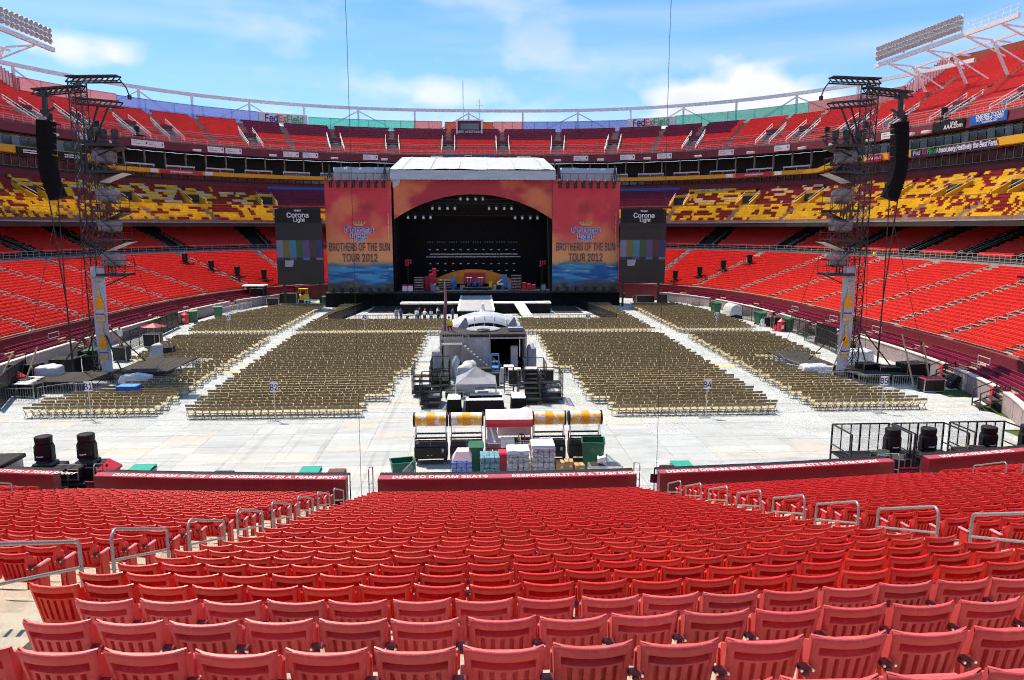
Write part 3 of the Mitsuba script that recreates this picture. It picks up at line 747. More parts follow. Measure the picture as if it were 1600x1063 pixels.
for i, a in enumerate(CLUB_A):
    px, py, dz = proj(rp(np.array([a]), 31, 17)[0])
    if not (-20 < px < 1620) or 520 < px < 960: continue
    k = thing('stair_portal', f"amber walled stair opening in the middle tier, {ordi(len([1 for b in CLUB_A if b < a and -20 < proj(rp(np.array([b]), 31, 17)[0])[0] < 1620 and not 520 < proj(rp(np.array([b]), 31, 17)[0])[0] < 960]) + 1)} from the left", 'stair', 'amber stair openings of the middle tier')
    t, u, nn = rframe(a); c = rp(np.array([a]), 0.0)[0]; mb = MB(); mo = MB()
    for e in (-1, 1):
        o = V3(c[0], c[1], 0) + t * e * 1.5
        q = lambda d, z: o - nn * d + u * z
        pts = np.array([q(29.9, 16.2), q(34.2, 18.2), q(34.2, 19.5), q(29.9, 17.3)])
        part(k, 'side_wall', MB().add(np.vstack([pts + t * .09, pts - t * .09]), [[0, 1, 2, 3], [7, 6, 5, 4], [0, 4, 5, 1], [3, 2, 6, 7], [0, 3, 7, 4], [1, 5, 6, 2]]), 'amber')
        mo.bar(q(29.9, 17.75), q(34.2, 19.95), .07)
    rbox(mb, a, 33.2, 33.5, 1.4, 18.8, 19.5); part(k, 'lintel', mb, 'amber'); part(k, 'rail', mo, 'offwhite')
    mb = MB(); rbox(mb, a, 32.6, 33.2, 1.35, 16.3, 18.9); part(k, 'opening', mb, 'dark')
for i, (a0, a1) in enumerate(((-26.3, -20.5), (20.5, 26.4))):
    gg = sgrid(a0, a1, 1); solo('blue_banner', strip(MB(), gg, [(37.2, 20.6), (37.2, 21.35)]), 'blue', ('long blue strip banner under the windows left of the stage', 'long blue strip banner under the windows right of the stage')[i], 'banner')

# window storeys and suites
fc = thing('suite_storey', 'storey of dark windows, suites and amber bands between middle and upper tiers', 'building')
part(fc, 'slab', strip(MB(), g, [(41.5, 21.9), (37.6, 21.9), (37.6, 22.15), (38.4, 22.15)]), 'dark')
zb = lambda s: np.interp(np.abs(s), [0, 38.4, 40.6, 200], [22.95, 22.95, 24.2, 24.2]); zt_ = lambda s: np.interp(np.abs(s), [0, 38.4, 40.6, 200], [23.75, 23.75, 25.35, 25.35])


def vband(s, d, z0, z1): return MB().grid(np.stack([rp(s, d + .3, z1), rp(s, d, z1), rp(s, d, z0), rp(s, d + 1.5, z0)], 1))


gs = np.array(sorted(set(np.round(np.r_[sgrid(-SMAX, SMAX, 1.6), [-40.6, -38.4, 38.4, 40.6]], 3))))
part(fc, 'amber_band', vband(gs, 36.3, zb(gs), zt_(gs)), 'amber')
part(fc, 'back_wall', strip(MB(), g, [(38.5, 22.1), (38.5, 22.95), (41.2, 22.95), (41.2, 27.4)]), 'interior')
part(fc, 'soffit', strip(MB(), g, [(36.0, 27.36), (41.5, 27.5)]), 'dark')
wn = 0


def arc_s(d, a, b, pitch):
    s = np.linspace(a, b, 2000); q = rp(s, d); l = np.r_[0, np.cumsum(np.linalg.norm(np.diff(q, axis=0), axis=1))]
    n = max(1, round(l[-1] / pitch)); return np.interp((np.arange(n) + .5) * l[-1] / n, l, s)


wins = []
for a, b, d, z0, z1, pit, hw in ((-38, 38, 37.9, 21.75, 22.85, 1.75, .72), (-112, -41, 37.6, 22.3, 24.05, 1.5, .68), (41, 112, 37.6, 22.3, 24.05, 1.5, .68), (-112, -41, 37.6, 25.45, 27.25, 1.6, .70), (41, 112, 37.6, 25.45, 27.25, 1.6, .70)):
    for j, s in enumerate(arc_s(d, a, b, pit)): wins.append((s, d, z0, z1, hw, j, abs(a) == 38))
wins = [w for w in wins if -30 < proj(rp(np.array([w[0]]), w[1], w[2])[0])[0] < 1630]
wins.sort(key=lambda w: np.linalg.norm([*(rp(np.array([w[0]]), w[1])[0]), w[2]] - EYE))
mu, restw = MB(), MB()
for j, (s, d, z0, z1, hw, jj, c) in enumerate(wins):
    mb = MB() if j < 300 else restw; rbox(mb, s, d + .05, d + .15, hw, z0, z1)
    if j < 300: part(fc, 'window', mb, 'glass_pale' if (not c and z0 > 25 and (jj % 5 in (2, 4))) else 'glass')
    rbox(mu, s + hw * .0 + 0, d, d + .12, .0001, z0, z0 + .01)
    t, u, n = rframe(s); p = rp(np.array([s]), d - .02)[0]; o = V3(p[0], p[1], 0) + t * (hw + .05)
    mu.bar(o + u * (z0 - .05), o + u * (z1 + .05), .07); mu.bar(o + u * z0, o + u * z0 - t * (2 * hw + .1), .05); mu.bar(o + u * z1, o + u * z1 - t * (2 * hw + .1), .05)
    if z0 > 25: mu.bar(o + u * (z0 + .62 * (z1 - z0)), o + u * (z0 + .62 * (z1 - z0)) - t * (2 * hw + .1), .04)
part(fc, 'far_window', restw, 'glass', kind='stuff') if restw.n else None
part(fc, 'mullion', mu, 'mullion')
led, col = MB(), MB()
for s in arc_s(37, -38, 38, 8.2):
    rbox(led, s, 36.9, 37.3, 2.9, 24.35, 24.62)
    for e in (-2.8, 0, 2.8):
        t, u, n = rframe(s); p = rp(np.array([s]), 37.1)[0]; o = V3(p[0], p[1], 0) + t * e; led.bar(o + u * 23.9, o + u * 24.4, .12)
for s in arc_s(38, -38, 38, 4.1): part(fc, 'column', rbox(MB(), s, 38.6, 39.0, .11, 23.7, 27.4), 'concrete_grey')
part(fc, 'suite_ledge', led, 'offwhite')
led2 = MB()
for s in arc_s(37, -38, 38, 8.2): rbox(led2, s, 37.3, 38.4, 2.7, 23.75, 24.3)
part(fc, 'suite_front', led2, 'glass')

# upper tier
ut = thing('upper_tier', 'high upper tier of red seats with maroon fascia under the white ring truss', 'grandstand')
part(ut, 'fascia', strip(MB(), g, [(36.25, 28.9), (36.0, 28.9), (35.9, 27.4), (36.4, 27.4)]), 'maroon')
part(ut, 'terrace', strip(MB(), g, [(36.25, 28.9), (36.25, 28.5)] + steps(36.4, 28.5, 15, .8, .47) + [(48.6, 35.55)]), 'terrace')
for a, b in ((-110, -42), (42, 110)):
    gg = sgrid(a, b); part(ut, 'terrace', strip(MB(), gg, [(48.4, 35.55)] + steps(48.4, 35.55, 15, .8, .47) + [(60.9, 42.6)]), 'terrace')
mb = MB()
for z in (29.25, 29.6, 29.95): mb.grid(np.stack([rp(g, 36.1, z + .05), rp(g, 36.1, z)], 1))
for s in np.arange(-SMAX, SMAX, 1.0): rbox(mb, s, 36.08, 36.13, .025, 28.9, 30)
for z in (31.2, 31.6):
    mb.grid(np.stack([rp(g, 38.9, z + .05), rp(g, 38.9, z)], 1))
part(ut, 'guard_rail', mb, 'rail_light')
U, UM = [], []
for k in range(30):
    d, z = 36.85 + .8 * k, 28.5 + .47 * (k + 1)
    if k == 3: continue
    rngs = [(-SMAX, SMAX)] if k < 15 else [(-110, -42.6), (42.6, 110)]
    for a, b in rngs:
        s = seats_on_row(d, a, b, [(x, .62) for x in UP_A] + [(x, 1.9) for x in UP_PORT if 1 < k < 8])
        m_ = (s > -27.2) & (s < 29.6) & (k >= 8) & (k < 15)
        U.append(bake(FARSEAT, s[~m_], d, z)); UM.append(bake(FARSEAT, s[m_], d, z)) if m_.any() else None
solo('upper_seating', joined(U), 'seat_far', 'red seats of the high upper tier under the windscreens', 'seats', kind='stuff')
solo('upper_maroon_seating', joined(UM), 'seat_maroon', 'dark maroon seats in the top rows of the upper tier behind the stage', 'seats', kind='stuff')
inview = [a for a in UP_PORT if -20 < proj(rp(np.array([a]), 40, 31)[0])[0] < 1620]
for i, a in enumerate(inview):
    k = thing('vomitory', f'grey stair opening with pale rails in the upper tier, {ordi(i + 1)} from the left', 'stair', 'stair openings of the upper tier')
    mb = MB()
    for e in (-1, 1):
        t, u, nn = rframe(a); p = rp(np.array([a]), 0)[0]; o = V3(p[0], p[1], 0) + t * e * 1.45; q = lambda d, z: o - nn * d + u * z
        pts = np.array([q(38.4, 29.8), q(42.6, 31.6), q(42.6, 33.0), q(38.4, 30.9)])
        part(k, 'side_wall', MB().add(np.vstack([pts + t * .12, pts - t * .12]), [[0, 1, 2, 3], [7, 6, 5, 4], [0, 4, 5, 1], [3, 2, 6, 7], [0, 3, 7, 4], [1, 5, 6, 2]]), 'concrete_grey')
    mb = MB(); rbox(mb, a, 40.6, 40.9, 1.4, 32.0, 32.7); part(k, 'lintel', mb, 'maroon')
    mb = MB(); rbox(mb, a, 40.9, 41.3, 1.35, 29.9, 32.0); part(k, 'opening', mb, 'interior')
    mb = MB(); rbox(mb, a + .1, 40.5, 40.6, .55, 30.1, 31.6); part(k, 'door_panel', mb, 'concrete_grey')
    mb = MB()
    for e in (-1, 1):
        t, u, nn = rframe(a); p = rp(np.array([a]), 0)[0]; o = V3(p[0], p[1], 0) + t * e * 1.5; q = lambda d, z: o - nn * d + u * z
        for h in (.45, .95): mb.bar(q(36.3, 29.2 + h), q(43.4, 33.3 + h), .07)
        for d in (36.4, 39, 41.5, 43.3): mb.bar(q(d, 29.2 + (d - 36.3) * .577), q(d, 30.2 + (d - 36.3) * .577), .07)
    part(k, 'rail', mb, 'white_steel')

# windscreens and signs on the rim
rimz = lambda s: 35.5


def screen(name, a, b, d, z0, h, m, lab, pm='black_steel', pitch=2.4):
    k = thing(name, lab, 'windscreen'); n = max(1, round((b - a) * 1.35 / pitch)); ss = np.linspace(a, b, n + 1); po = MB()
    for i in range(n):
        e = .0; mb = MB().quad(*[rp(np.array([s]), d, z)[0] for s, z in ((ss[i], z0), (ss[i + 1], z0), (ss[i + 1], z0 + h), (ss[i], z0 + h))]); part(k, 'panel', mb, m)
    for s in ss:
        p = rp(np.array([s]), d + .06, z0)[0]; po.bar(p, p + [0, 0, h], .07)
    for z in (z0 + .04, z0 + h - .03):
        for i in range(n): po.bar(rp(ss[i:i + 1], d + .06, z)[0], rp(ss[i + 1:i + 2], d + .06, z)[0], .05)
    part(k, 'post_frame', po, pm); return k


ZR = 35.5
screen('red_windscreen', -42, -35.1, 48.8, ZR, 3.3, 'screen_red', 'red mesh windscreen on the rim left of the blue one')
screen('blue_windscreen', -35.1, -25.6, 48.8, ZR, 3.1, 'screen_blue', 'blue mesh windscreen on the rim left of the white sign')
screen('green_windscreen', -21.8, -11.0, 48.8, ZR, 2.75, 'screen_green', 'green mesh windscreen on the rim above the left stage tower')
screen('red_windscreen', -11.0, -6.8, 48.8, ZR, 2.75, 'screen_red', 'red mesh windscreen on the rim above the stage, left of the message board')
screen('orange_windscreen', -6.3, -4.1, 48.6, ZR - .4, 3.0, 'screen_rust', 'solid orange windscreen left of the message board')
screen('orange_windscreen', 1.7, 4.0, 48.6, ZR - .4, 3.0, 'screen_rust', 'solid orange windscreen right of the message board')
screen('red_windscreen', 4.1, 9.1, 48.8, ZR, 2.75, 'screen_red', 'red mesh windscreen on the rim right of the message board')
screen('blue_windscreen', 9.1, 20.9, 48.8, ZR, 2.75, 'screen_blue', 'blue mesh windscreen on the rim above the right stage tower')
screen('green_windscreen', 24.8, 34.5, 48.8, ZR, 3.1, 'screen_green', 'green mesh windscreen on the rim right of the white sign')
screen('red_windscreen', 34.5, 42, 48.8, ZR, 3.2, 'screen_red', 'red mesh windscreen on the rim right of the green one')
for sgn, lab in ((-1, 'left'), (1, 'right')):
    k = thing('stepped_windscreen', f'red windscreen climbing in steps up the {lab} end of the high upper seats', 'windscreen'); po = MB()
    for i in range(15):
        d0, d1 = 48.4 + .8 * i, 49.2 + .8 * i; z = 35.55 + .47 * (i + 1); s = np.array([sgn * 42.0])
        part(k, 'panel', MB().quad(rp(s, d0, z - .5)[0], rp(s, d1, z - .5)[0], rp(s, d1, z + 2.4)[0], rp(s, d0, z + 2.4)[0]), 'screen_red')
        p = rp(s, d0, z - .5)[0]; po.bar(p, p + [0, 0, 2.9], .07); po.bar(rp(s, d0, z + 2.4)[0], rp(s, d1, z + 2.4)[0], .06)
    part(k, 'post_frame', po, 'black_steel')
    screen('rust_windscreen', *sorted((sgn * 42, sgn * 48.6)), 60.9, 42.4, 2.5, 'screen_rust', f'rust red windscreen on top of the high {lab} upper seats')


def rim_sign(a, b, d, z0, z1, lab, h, parts, sx=1.0):
    k = thing('rim_sign', lab, 'sign'); gg = sgrid(a, b, .8)
    mb = strip(MB(), gg, [(d + .15, z0), (d + .15, z1), (d, z1), (d, z0)]); part(k, 'panel', mb, 'white')
    if parts:
        s = (a + b) / 2; t, u, n = rframe(s); p = rp(np.array([s]), d - .12)[0]; tw = [np.ptp(text(q, h, (0, 0, 0), (1, 0, 0), (0, 0, 1), sx, bold=True)[0][:, 0]) for q, _ in parts]; x = -sum(tw) / 2 - .05 * len(tw)
        for (q, m), w in zip(parts, tw):
            part(k, 'lettering', text(q, h, V3(p[0], p[1], z0 + .25) + t * x, t, u, sx, .03, True), m); x += w + .12
    return k


FX = [('Fed', 'text_purple'), ('Ex', 'text_orange'), ('Field', 'text_green')]
rim_sign(-25.6, -21.9, 48.6, ZR + .85, ZR + 3.0, 'white stadium name sign on the rim left of the stage', 1.55, FX, .80)
rim_sign(20.9, 24.8, 48.6, ZR + .85, ZR + 2.9, 'white stadium name sign on the rim right of the stage', 1.55, FX, .80)
rim_sign(48.9, 60, 60.6, 43.3, 46.0, 'white stadium name sign at the top right corner', 2.4, FX, 1.05)
k = thing('message_board', 'maroon message board with white frame on the rim above the stage', 'sign'); s0 = -1.3; t, u, n = rframe(s0); p = rp(np.array([s0]), 46.2)[0]; o = V3(p[0], p[1], 0)
mb = MB(); rbox(mb, s0, 46.3, 46.6, 3.0, 33.2, 38.0); part(k, 'panel', mb, 'maroon'); mb = MB(); rbox(mb, s0, 46.2, 46.3, 2.2, 36.0, 37.4); part(k, 'display', mb, 'glass_pale')
mb = MB(); [rbox(mb, s0 + e * 2.75, 46.1, 46.5, .16, 32.6, 38.3) for e in (-1, 1)]; rbox(mb, s0, 46.1, 46.5, 3.3, 38.0, 38.3); part(k, 'frame', mb, 'white_steel')
part(k, 'lettering', text('NEED ASSISTANCE', .5, o + u * 35.2, t, u, .98, .03, True, True), 'white'); part(k, 'lettering', text('TEXT "SKINS" TO 69050', .36, o + u * 34.6, t, u, 1.0, .03, True, True), 'white')

# white ring truss
rt = thing('ring_truss', 'white box girder ring on posts above the rim windscreens', 'truss'); gt = sgrid(-47, 47, 1.2)
part(rt, 'girder', strip(MB(), gt, [(51.0, 40.8), (51.5, 40.8), (51.5, 41.5), (51.0, 41.5), (51.0, 40.8)]), 'white_steel')
posts = [-41.5, -37.2, -33.2, -29.8, -26.0, -22.0, -17.3, -10.9, -1.6, 9.1, 16.0, 21.0, 25.2, 29.0, 33.2, 37.6, 42]
dg = MB()
for i, s in enumerate(posts):
    p = rp(np.array([s]), 51.35, 34.0)[0]; part(rt, 'post', MB().bar(p, [p[0], p[1], 40.8], .42), 'white_steel')
    if i % 2 == 0:
        for e in (-1, 1):
            j = i + e
            if 0 <= j < len(posts): a = [p[0], p[1], 40.5]; b = rp(np.array([s + (posts[j] - s) * .8]), 51.5, 35)[0]; part(rt, 'brace', MB().bar(a, b, .24), 'white_steel')
for i, (x, y, z0, z1) in enumerate(((-3.0, 184, 34, 48.5), (1.0, 184, 34, 44))):
    k = thing('aerial', ('tall thin aerial mast rising behind the rim above the stage', 'short aerial mast with cross bars behind the rim')[i], 'mast'); mb = MB().tube([(x, y, z0), (x, y, z1)], .07, 6)
    if i: mb.bar((x - .9, y, 42.6), (x + .9, y, 42.6), .08); mb.bar((x - .6, y, 41.6), (x + .6, y, 41.6), .08)
    part(k, 'pole', mb, 'mullion')

# floodlight banks
def bank(p0, p1, rows, cols, nm, lab, sgn):
    k = thing('floodlight_bank', lab, 'floodlight'); p0, p1 = V3(*p0), V3(*p1); d = p1 - p0; L = np.linalg.norm(d[:2]); t = d / L; nrm = V3(-t[1], t[0], 0)
    if nrm @ V3(*(V3(0, 80, 0) - p0)) < 0: nrm = -nrm
    nrm = nrm / np.linalg.norm(nrm); H = 2.5
    mb = MB(); mb.bar(p0 - t * .6 - [0, 0, .55], p1 + t * 9 - [0, 0, .55], .5, .7); part(k, 'beam', mb, 'white_steel')
    fr = MB()
    for i in range(4):
        q = p0 + t * (L * i / 3); fr.bar(q, q + [0, 0, H + .3], .2)
    for r in range(rows): fr.bar(p0 + [0, 0, .5 + r * H / rows], p1 + [0, 0, .5 + r * H / rows], .08)
    part(k, 'frame', fr, 'white_steel')
    lampm = MB(); lampm.lathe([(.05, -.3), (.30, -.22), (.40, .12), (.42, .2), (.36, .22), (0.01, .16)], (0, 0, 0), 10); v, f = lampm.m()
    ax = (nrm + V3(0, 0, -.45)); ax /= np.linalg.norm(ax); a1 = np.cross(ax, V3(0, 0, 1)); a1 /= np.linalg.norm(a1); a2 = np.cross(ax, a1)
    for r in range(rows):
        for c in range(cols):
            if c % (cols // 3) == 0 and c: pass
            q = p0 + t * (L * (c + .5) / cols) + [0, 0, .55 + r * H / rows] + nrm * .3
            part(k, 'lamp', (v[:, :1] * a1 + v[:, 1:2] * a2 + v[:, 2:] * ax + q, f), 'rail_light', 40)
    sp = MB()
    for fx in (.15, .62, 1.05, 1.4):
        q = p0 + t * (L * fx) - [0, 0, 1.0]; b = q - nrm * 11 + [0, 0, -6.2]; sp.bar(q - nrm * 6, b, .36); sp.bar(q, q - nrm * 10, .24); sp.bar(q - nrm * 5.5 - [0, 0, .2], b + t * 5, .2); sp.bar(q, q - nrm * 9 - [0, 0, 2.2], .2)
    sp.bar(p0 + t * L * .1 - nrm * 6 - [0, 0, 1.2], p1 + t * 9 - nrm * 6 - [0, 0, 1.2], .32)
    part(k, 'strut', sp, 'white_steel')
    rl = MB()
    for i in range(8):
        q = p1 + t * (1 + i * 1.1); rl.bar(q, q + [0, 0, 1.2], .06)
    for z in (.5, 1.15): rl.bar(p1 + t * .6 + [0, 0, z], p1 + t * 9 + [0, 0, z], .05)
    part(k, 'walkway_rail', rl, 'white_steel')


bank((72.4, 130.6, 41.9), (77.2, 115.2, 43.2), 3, 27, 'r', 'white framed bank of floodlights above the right upper tier', 1)
bank((-69.9, 127.0, 42.2), (-75.4, 107.0, 44.3), 3, 24, 'l', 'bank of floodlights cut off by the left edge of the photo', -1)

# signs and floodlights on the upper fascia
def fascia_sign(s, hw, lab, pm, lines, z0=27.62, z1=28.72, d=35.72):
    k = thing('fascia_sign', lab, 'sign'); mb = MB(); rbox(mb, s, d, d + .14, hw, z0, z1); part(k, 'panel', mb, pm)
    t, u, n = rframe(s); p = rp(np.array([s]), d - .015)[0]; o = V3(p[0], p[1], 0)
    for q, h, x, z, m, sx in lines: part(k, 'lettering', text(q, h, o + t * x + u * z, t, u, sx, .012, True, True), m)
    return k


def plain_lines(s, hw, k, d=35.72):
    t, u, n = rframe(s); p = rp(np.array([s]), d - .015)[0]; o = V3(p[0], p[1], 0); mb = MB()
    for i, (x0, w, z) in enumerate(((-.82, .5, 28.42), (-.82, .9, 28.02))):
        x = x0 * hw
        while x < (x0 + w) * hw: w2 = .12 + .1 * ((int(x * 37) % 5) / 4); mb.bar(o + t * x + u * z, o + t * (x + w2) + u * z, .012, .15); x += w2 + .07
    part(k, 'print_lettering', mb, 'text_grey'); mb = MB(); mb.bar(o + t * hw * .72 + u * 28.25, o + t * hw * .86 + u * 28.25, .012, .38); part(k, 'print_mark', mb, 'maroon')


inv = [-41.2, -36.5, -35.2, -30.4, -29.0, -24.3, -22.6, -16.6, -7.4, 9.2, 16.8, 21.7, 25.1, 30.4, 35.2, 45.9]
for i, s in enumerate(inv):
    k = fascia_sign(s, 1.65, f'white sponsor sign with small grey print on the maroon fascia, {ordi(i + 1)} from the left', 'white', []); plain_lines(s, 1.65, k)
fascia_sign(-5.45, 2.75, 'blue beer sign left of the white square on the fascia above the stage', 'blue', [('BUD LIGHT', .62, 0, 27.85, 'white', 1.0)])
fascia_sign(2.0, 2.75, 'blue beer sign right of the white square on the fascia above the stage', 'blue', [('BUD LIGHT', .62, 0, 27.85, 'white', 1.0)])
k = thing('fascia_square', 'hollow white square sign between the two blue beer signs', 'sign'); mb = MB()
for z in (27.6, 28.75): rbox(mb, -1.6, 35.7, 35.8, .85, z, z + .14)
for e in (-.72, .72): rbox(mb, -1.6 + e, 35.7, 35.8, .07, 27.6, 28.85)
part(k, 'frame', mb, 'white')
fascia_sign(52.9, 3.1, 'black motoring club sign on the right fascia', 'black', [('Visit', .5, 1.1, 28.2, 'white', 1.0), ('AAA.com', .6, 1.0, 27.72, 'white', 1.0)], 27.55, 28.95)
fascia_sign(58.0, 3.4, 'navy phone number sign at the right end of the fascia', 'blue', [('EMPIRE TODAY', .5, .35, 28.42, 'white', 1.0), ('800-588-2300', .46, .35, 27.98, 'white', 1.0), ('empiretoday.com', .24, .35, 27.68, 'white', 1.0)], 27.55, 28.95)
k = thing('band_sign', 'long purple slogan sign on the right amber band', 'sign'); mb = MB(); a, b = 48.4, 59.2
gg = sgrid(a, b, 1); part(k, 'panel', strip(MB(), gg, [(36.2, 25.25), (36.1, 25.25), (36.1, 23.95), (36.2, 23.95)]), 'navy')
for s, q, m, h in ((49.15, 'Fed', 'white', .75), (50.05, 'Ex', 'sign_red', .75), (50.95, 'Field', 'text_green', .75), (52.75, 'Absolutely,', 'white', .72), (56.6, 'Positively the Best Fans.', 'white', .8)):
    t, u, n = rframe(s); p = rp(np.array([s]), 36.05)[0]; part(k, 'lettering', text(q, h, V3(p[0], p[1], 24.3), t, u, .62 if len(q) > 12 else .78, .015, True, True), m)
for i, (s, hw, m, q) in enumerate(((46.6, 1.4, 'sign_red', 'Cherries'), (44.2, 1.7, 'sign_red', 'Budweiser'), (41.2, 3.2, 'black', 'YEARS OF HISTORY'), (-42.5, 2.6, 'black', 'HISTORY'), (-46.5, 2.6, 'black', 'HISTORY'))):
    k = thing('band_sign', ('small red sign on the right amber band under the speaker hang', 'red sign on the amber band beside the right speaker hang', 'black sign behind the right tower on the amber band', 'black sign with pale print behind the left tower', 'black sign with pale print at the left end of the amber band')[i], 'sign'); mb = MB(); rbox(mb, s, 36.05, 36.2, hw, 24.0, 25.2); part(k, 'panel', mb, m)
    t, u, n = rframe(s); p = rp(np.array([s]), 36.0)[0]
    if i == 1: part(k, 'lettering', text(q, .5, V3(p[0], p[1], 24.4), t, u, 1, .012, True, True), 'white')
    else:
        mb = MB()
        for z in (24.4, 24.75): part(k, 'print_line', MB().bar(V3(p[0], p[1], z) - t * hw * .6, V3(p[0], p[1], z) + t * hw * .5, .012, .18), 'white')
for i, (a, b) in enumerate(((-34.9, -31.5), (31.2, 34.4))):
    k = thing('band_sign', ('pink and white sign on the left amber band', 'pink and white sign on the right amber band')[i], 'sign'); part(k, 'panel', strip(MB(), sgrid(a, b, .6), [(36.25, 23.7), (36.15, 23.7), (36.15, 22.98), (36.25, 22.98)]), 'red_cart')
    part(k, 'print_line', strip(MB(), sgrid(a + .8, b - .8, .6), [(36.13, 23.5), (36.12, 23.5), (36.12, 23.2), (36.13, 23.2)]), 'pink_top')
    mb = MB(); [rbox(mb, e, 36.1, 36.25, .75, 23.0, 23.72) for e in (a - .5, b + .5)]; part(k, 'end_panel', mb, 'white')
LAMP = MB(); LAMP.bev(-.75, .75, -.55, .1, -.2, .2, .05).box(-.1, .1, .1, .5, -.05, .1); LV = MB(); LV.box(-.68, .68, -.6, -.56, -.16, .16)
pr = [('housing', P_(LAMP, 'white_steel')), ('glass', P_(LV, 'lamp_glass'))]
fls = [-44.5, -38.9, -32.0, -25.9, -20.4, -15.0, 7.0, 14.0, 19.0, 23.6, 28.1, 32.6, 37.2, 40.2, 44.0, 48.6, 50.6]
for i, s in enumerate(fls):
    k = thing('fascia_floodlight', f'white floodlight box hanging on the upper fascia, {ordi(i + 1)} from the left', 'floodlight', 'white floodlights along the fascia')
    nv = rn(np.array([s]))[0]; place(k, pr, at(rp(np.array([s]), 35.4, 27.7)[0], math.atan2(-nv[0], nv[1])))
# ------------------------------------------------------------------ folding chairs on the floor
def fold_chair():
    bk = MB(); pts = []
    u = np.linspace(-.225, .225, 5)
    G = np.stack([np.stack([u, -.20 + .02 * (1 - (u / .225) ** 2) * -1 - .0 * u, np.full(5, z)], -1) + [0, (z - .62) * -.22, 0] for z in (.655, .67, .81, .825)], 0)
    bk.grid(G); bk.grid((G + [0, .022, 0])[:, ::-1]); bk.grid(np.stack([G[-1], G[-1] + [0, .022, 0]], 0)); bk.grid(np.stack([G[0] + [0, .022, 0], G[0]], 0))
    st_ = MB().bar((0, -.17, .415), (0, .23, .465), .42, .03)
    fr = MB()
    for e in (-.215, .215):
        fr.bar((e, -.245, .82), (e, .24, .0), .024); fr.bar((e * .93, .16, .43), (e * .93, -.26, .0), .022)
    fr.bar((-.215, .20, .08), (.215, .20, .08), .018); fr.bar((-.2, -.22, .06), (.2, -.22, .06), .018)
    return bk, st_, fr


bk, st_, fr = fold_chair()
scene['group_chair'] = {'type': 'shapegroup', 'backrest': P_(bk, 'chair_brown'), 'seat': P_(st_, 'chair_tan'), 'frame': P_(fr, 'chair_frame')}
lo_b = MB(); lo_b.bar((0, -.226, .66), (0, -.245, .825), .455, .03, up=(0, 1, 0)); lo_s = MB().bar((0, -.17, .415), (0, .23, .465), .42, .03); lo_f = MB()
for e in (-.21, .21): lo_f.bar((e, -.23, .6), (e, .24, 0), .026).bar((e, .16, .43), (e, -.26, 0), .026)
BL = {}   # block: list of rows (y, x0, x1)


def rows(y0, y1, fx0, fx1, p=.87):
    n = int(round((y1 - y0) / p)); return [(y0 + i * p, fx0(y0 + i * p), fx1(y0 + i * p)) for i in range(n + 1)]


ip = lambda xs_, ys_: (lambda y: float(np.interp(y, xs_, ys_)))
stp = lambda *a: (lambda y: next(v for lim, v in a if y < lim))
BL['B2'] = rows(46.6, 79.4, ip([46, 79], [-19.3, -20.3]), stp((50.6, -7.9), (59.4, -6.6), (99, -5.7)))
BL['B4'] = rows(46.0, 79.4, stp((49.2, 9.2), (60.2, 8.1), (99, 6.9)), ip([46, 79], [20.4, 20.9]))
BL['B1'] = rows(47.4, 79.4, ip([47, 50, 53, 57.4, 57.5, 64.8, 64.9, 79], [-29.9, -30.0, -28.4, -25.6, -25.0, -23.9, -31.6, -33.2]), ip([47, 79], [-21.4, -23.0]))
BL['B5'] = rows(46.8, 79.4, ip([47, 79], [23.2, 24.0]), ip([47, 50, 53, 58.4, 58.5, 64.8, 64.9, 79], [31.2, 30.4, 29.4, 27.6, 27.0, 26.0, 32.4, 33.4]))
BL['A2'] = rows(83.0, 92.4, lambda y: -21.0, lambda y: -4.0) + rows(93.4, 112, lambda y: -20.9, ip([93, 112], [-19.9, -18.2]))
BL['A4'] = rows(83.0, 92.4, lambda y: 5.4, lambda y: 21.0) + rows(93.4, 112, ip([93, 112], [19.0, 17.2]), lambda y: 20.9)
BL['A1'] = rows(83.6, 112, ip([83, 90, 98, 104, 112], [-33.3, -35.0, -34.2, -32.6, -30.4]), lambda y: -23.7)
BL['A5'] = rows(83.0, 111, lambda y: 24.2, ip([83, 90, 98, 104, 111], [33.2, 34.0, 33.8, 33.0, 31.4]))
allc = []
for b, rws in BL.items():
    for r, (y, x0, x1) in enumerate(rws):
        n = int((x1 - x0) / .475)
        o_ = .22 * math.sin(r * 2.7 + len(b) + x0) * (1 if n > 3 else 0)
        for i in range(n): allc.append([y, b, r, i, x0 + (i + .5) * (x1 - x0) / n + o_])
order = sorted(range(len(allc)), key=lambda i: np.linalg.norm(V3(allc[i][4], allc[i][0], 0) - EYE))
ind = set(order[:300]); jit = np.random.default_rng(5)
mb_b, mb_s, mb_f = MB(), MB(), MB()
for i, (y, b, r, c, x) in enumerate(allc):
    rz = jit.normal(0, .03); x += jit.normal(0, .012); y += jit.normal(0, .018)
    if i in ind:
        k = numbered('folding_chair'); labels[k] = dict(label=f'brown folding chair, {ordi(c + 1)} from left in the {ordi(r + 1)} row of block {b}', category='chair', group='folding chairs on the event floor')
        scene[k] = {'type': 'instance', 'g': {'type': 'ref', 'id': 'group_chair'}, 'to_world': at((x, y, 0), rz)}
    else:
        for m_, t_ in ((mb_b, lo_b), (mb_s, lo_s), (mb_f, lo_f)): m_.add(*xf(t_.m(), (x, y, 0), rz))
k = thing('chair_field', 'dense field of brown folding chairs behind the front rows of every block', 'chairs', kind='stuff')
part(k, 'backrest', mb_b, 'chair_brown', kind='stuff'); part(k, 'seat', mb_s, 'chair_tan', kind='stuff'); part(k, 'frame', mb_f, 'chair_frame', kind='stuff')
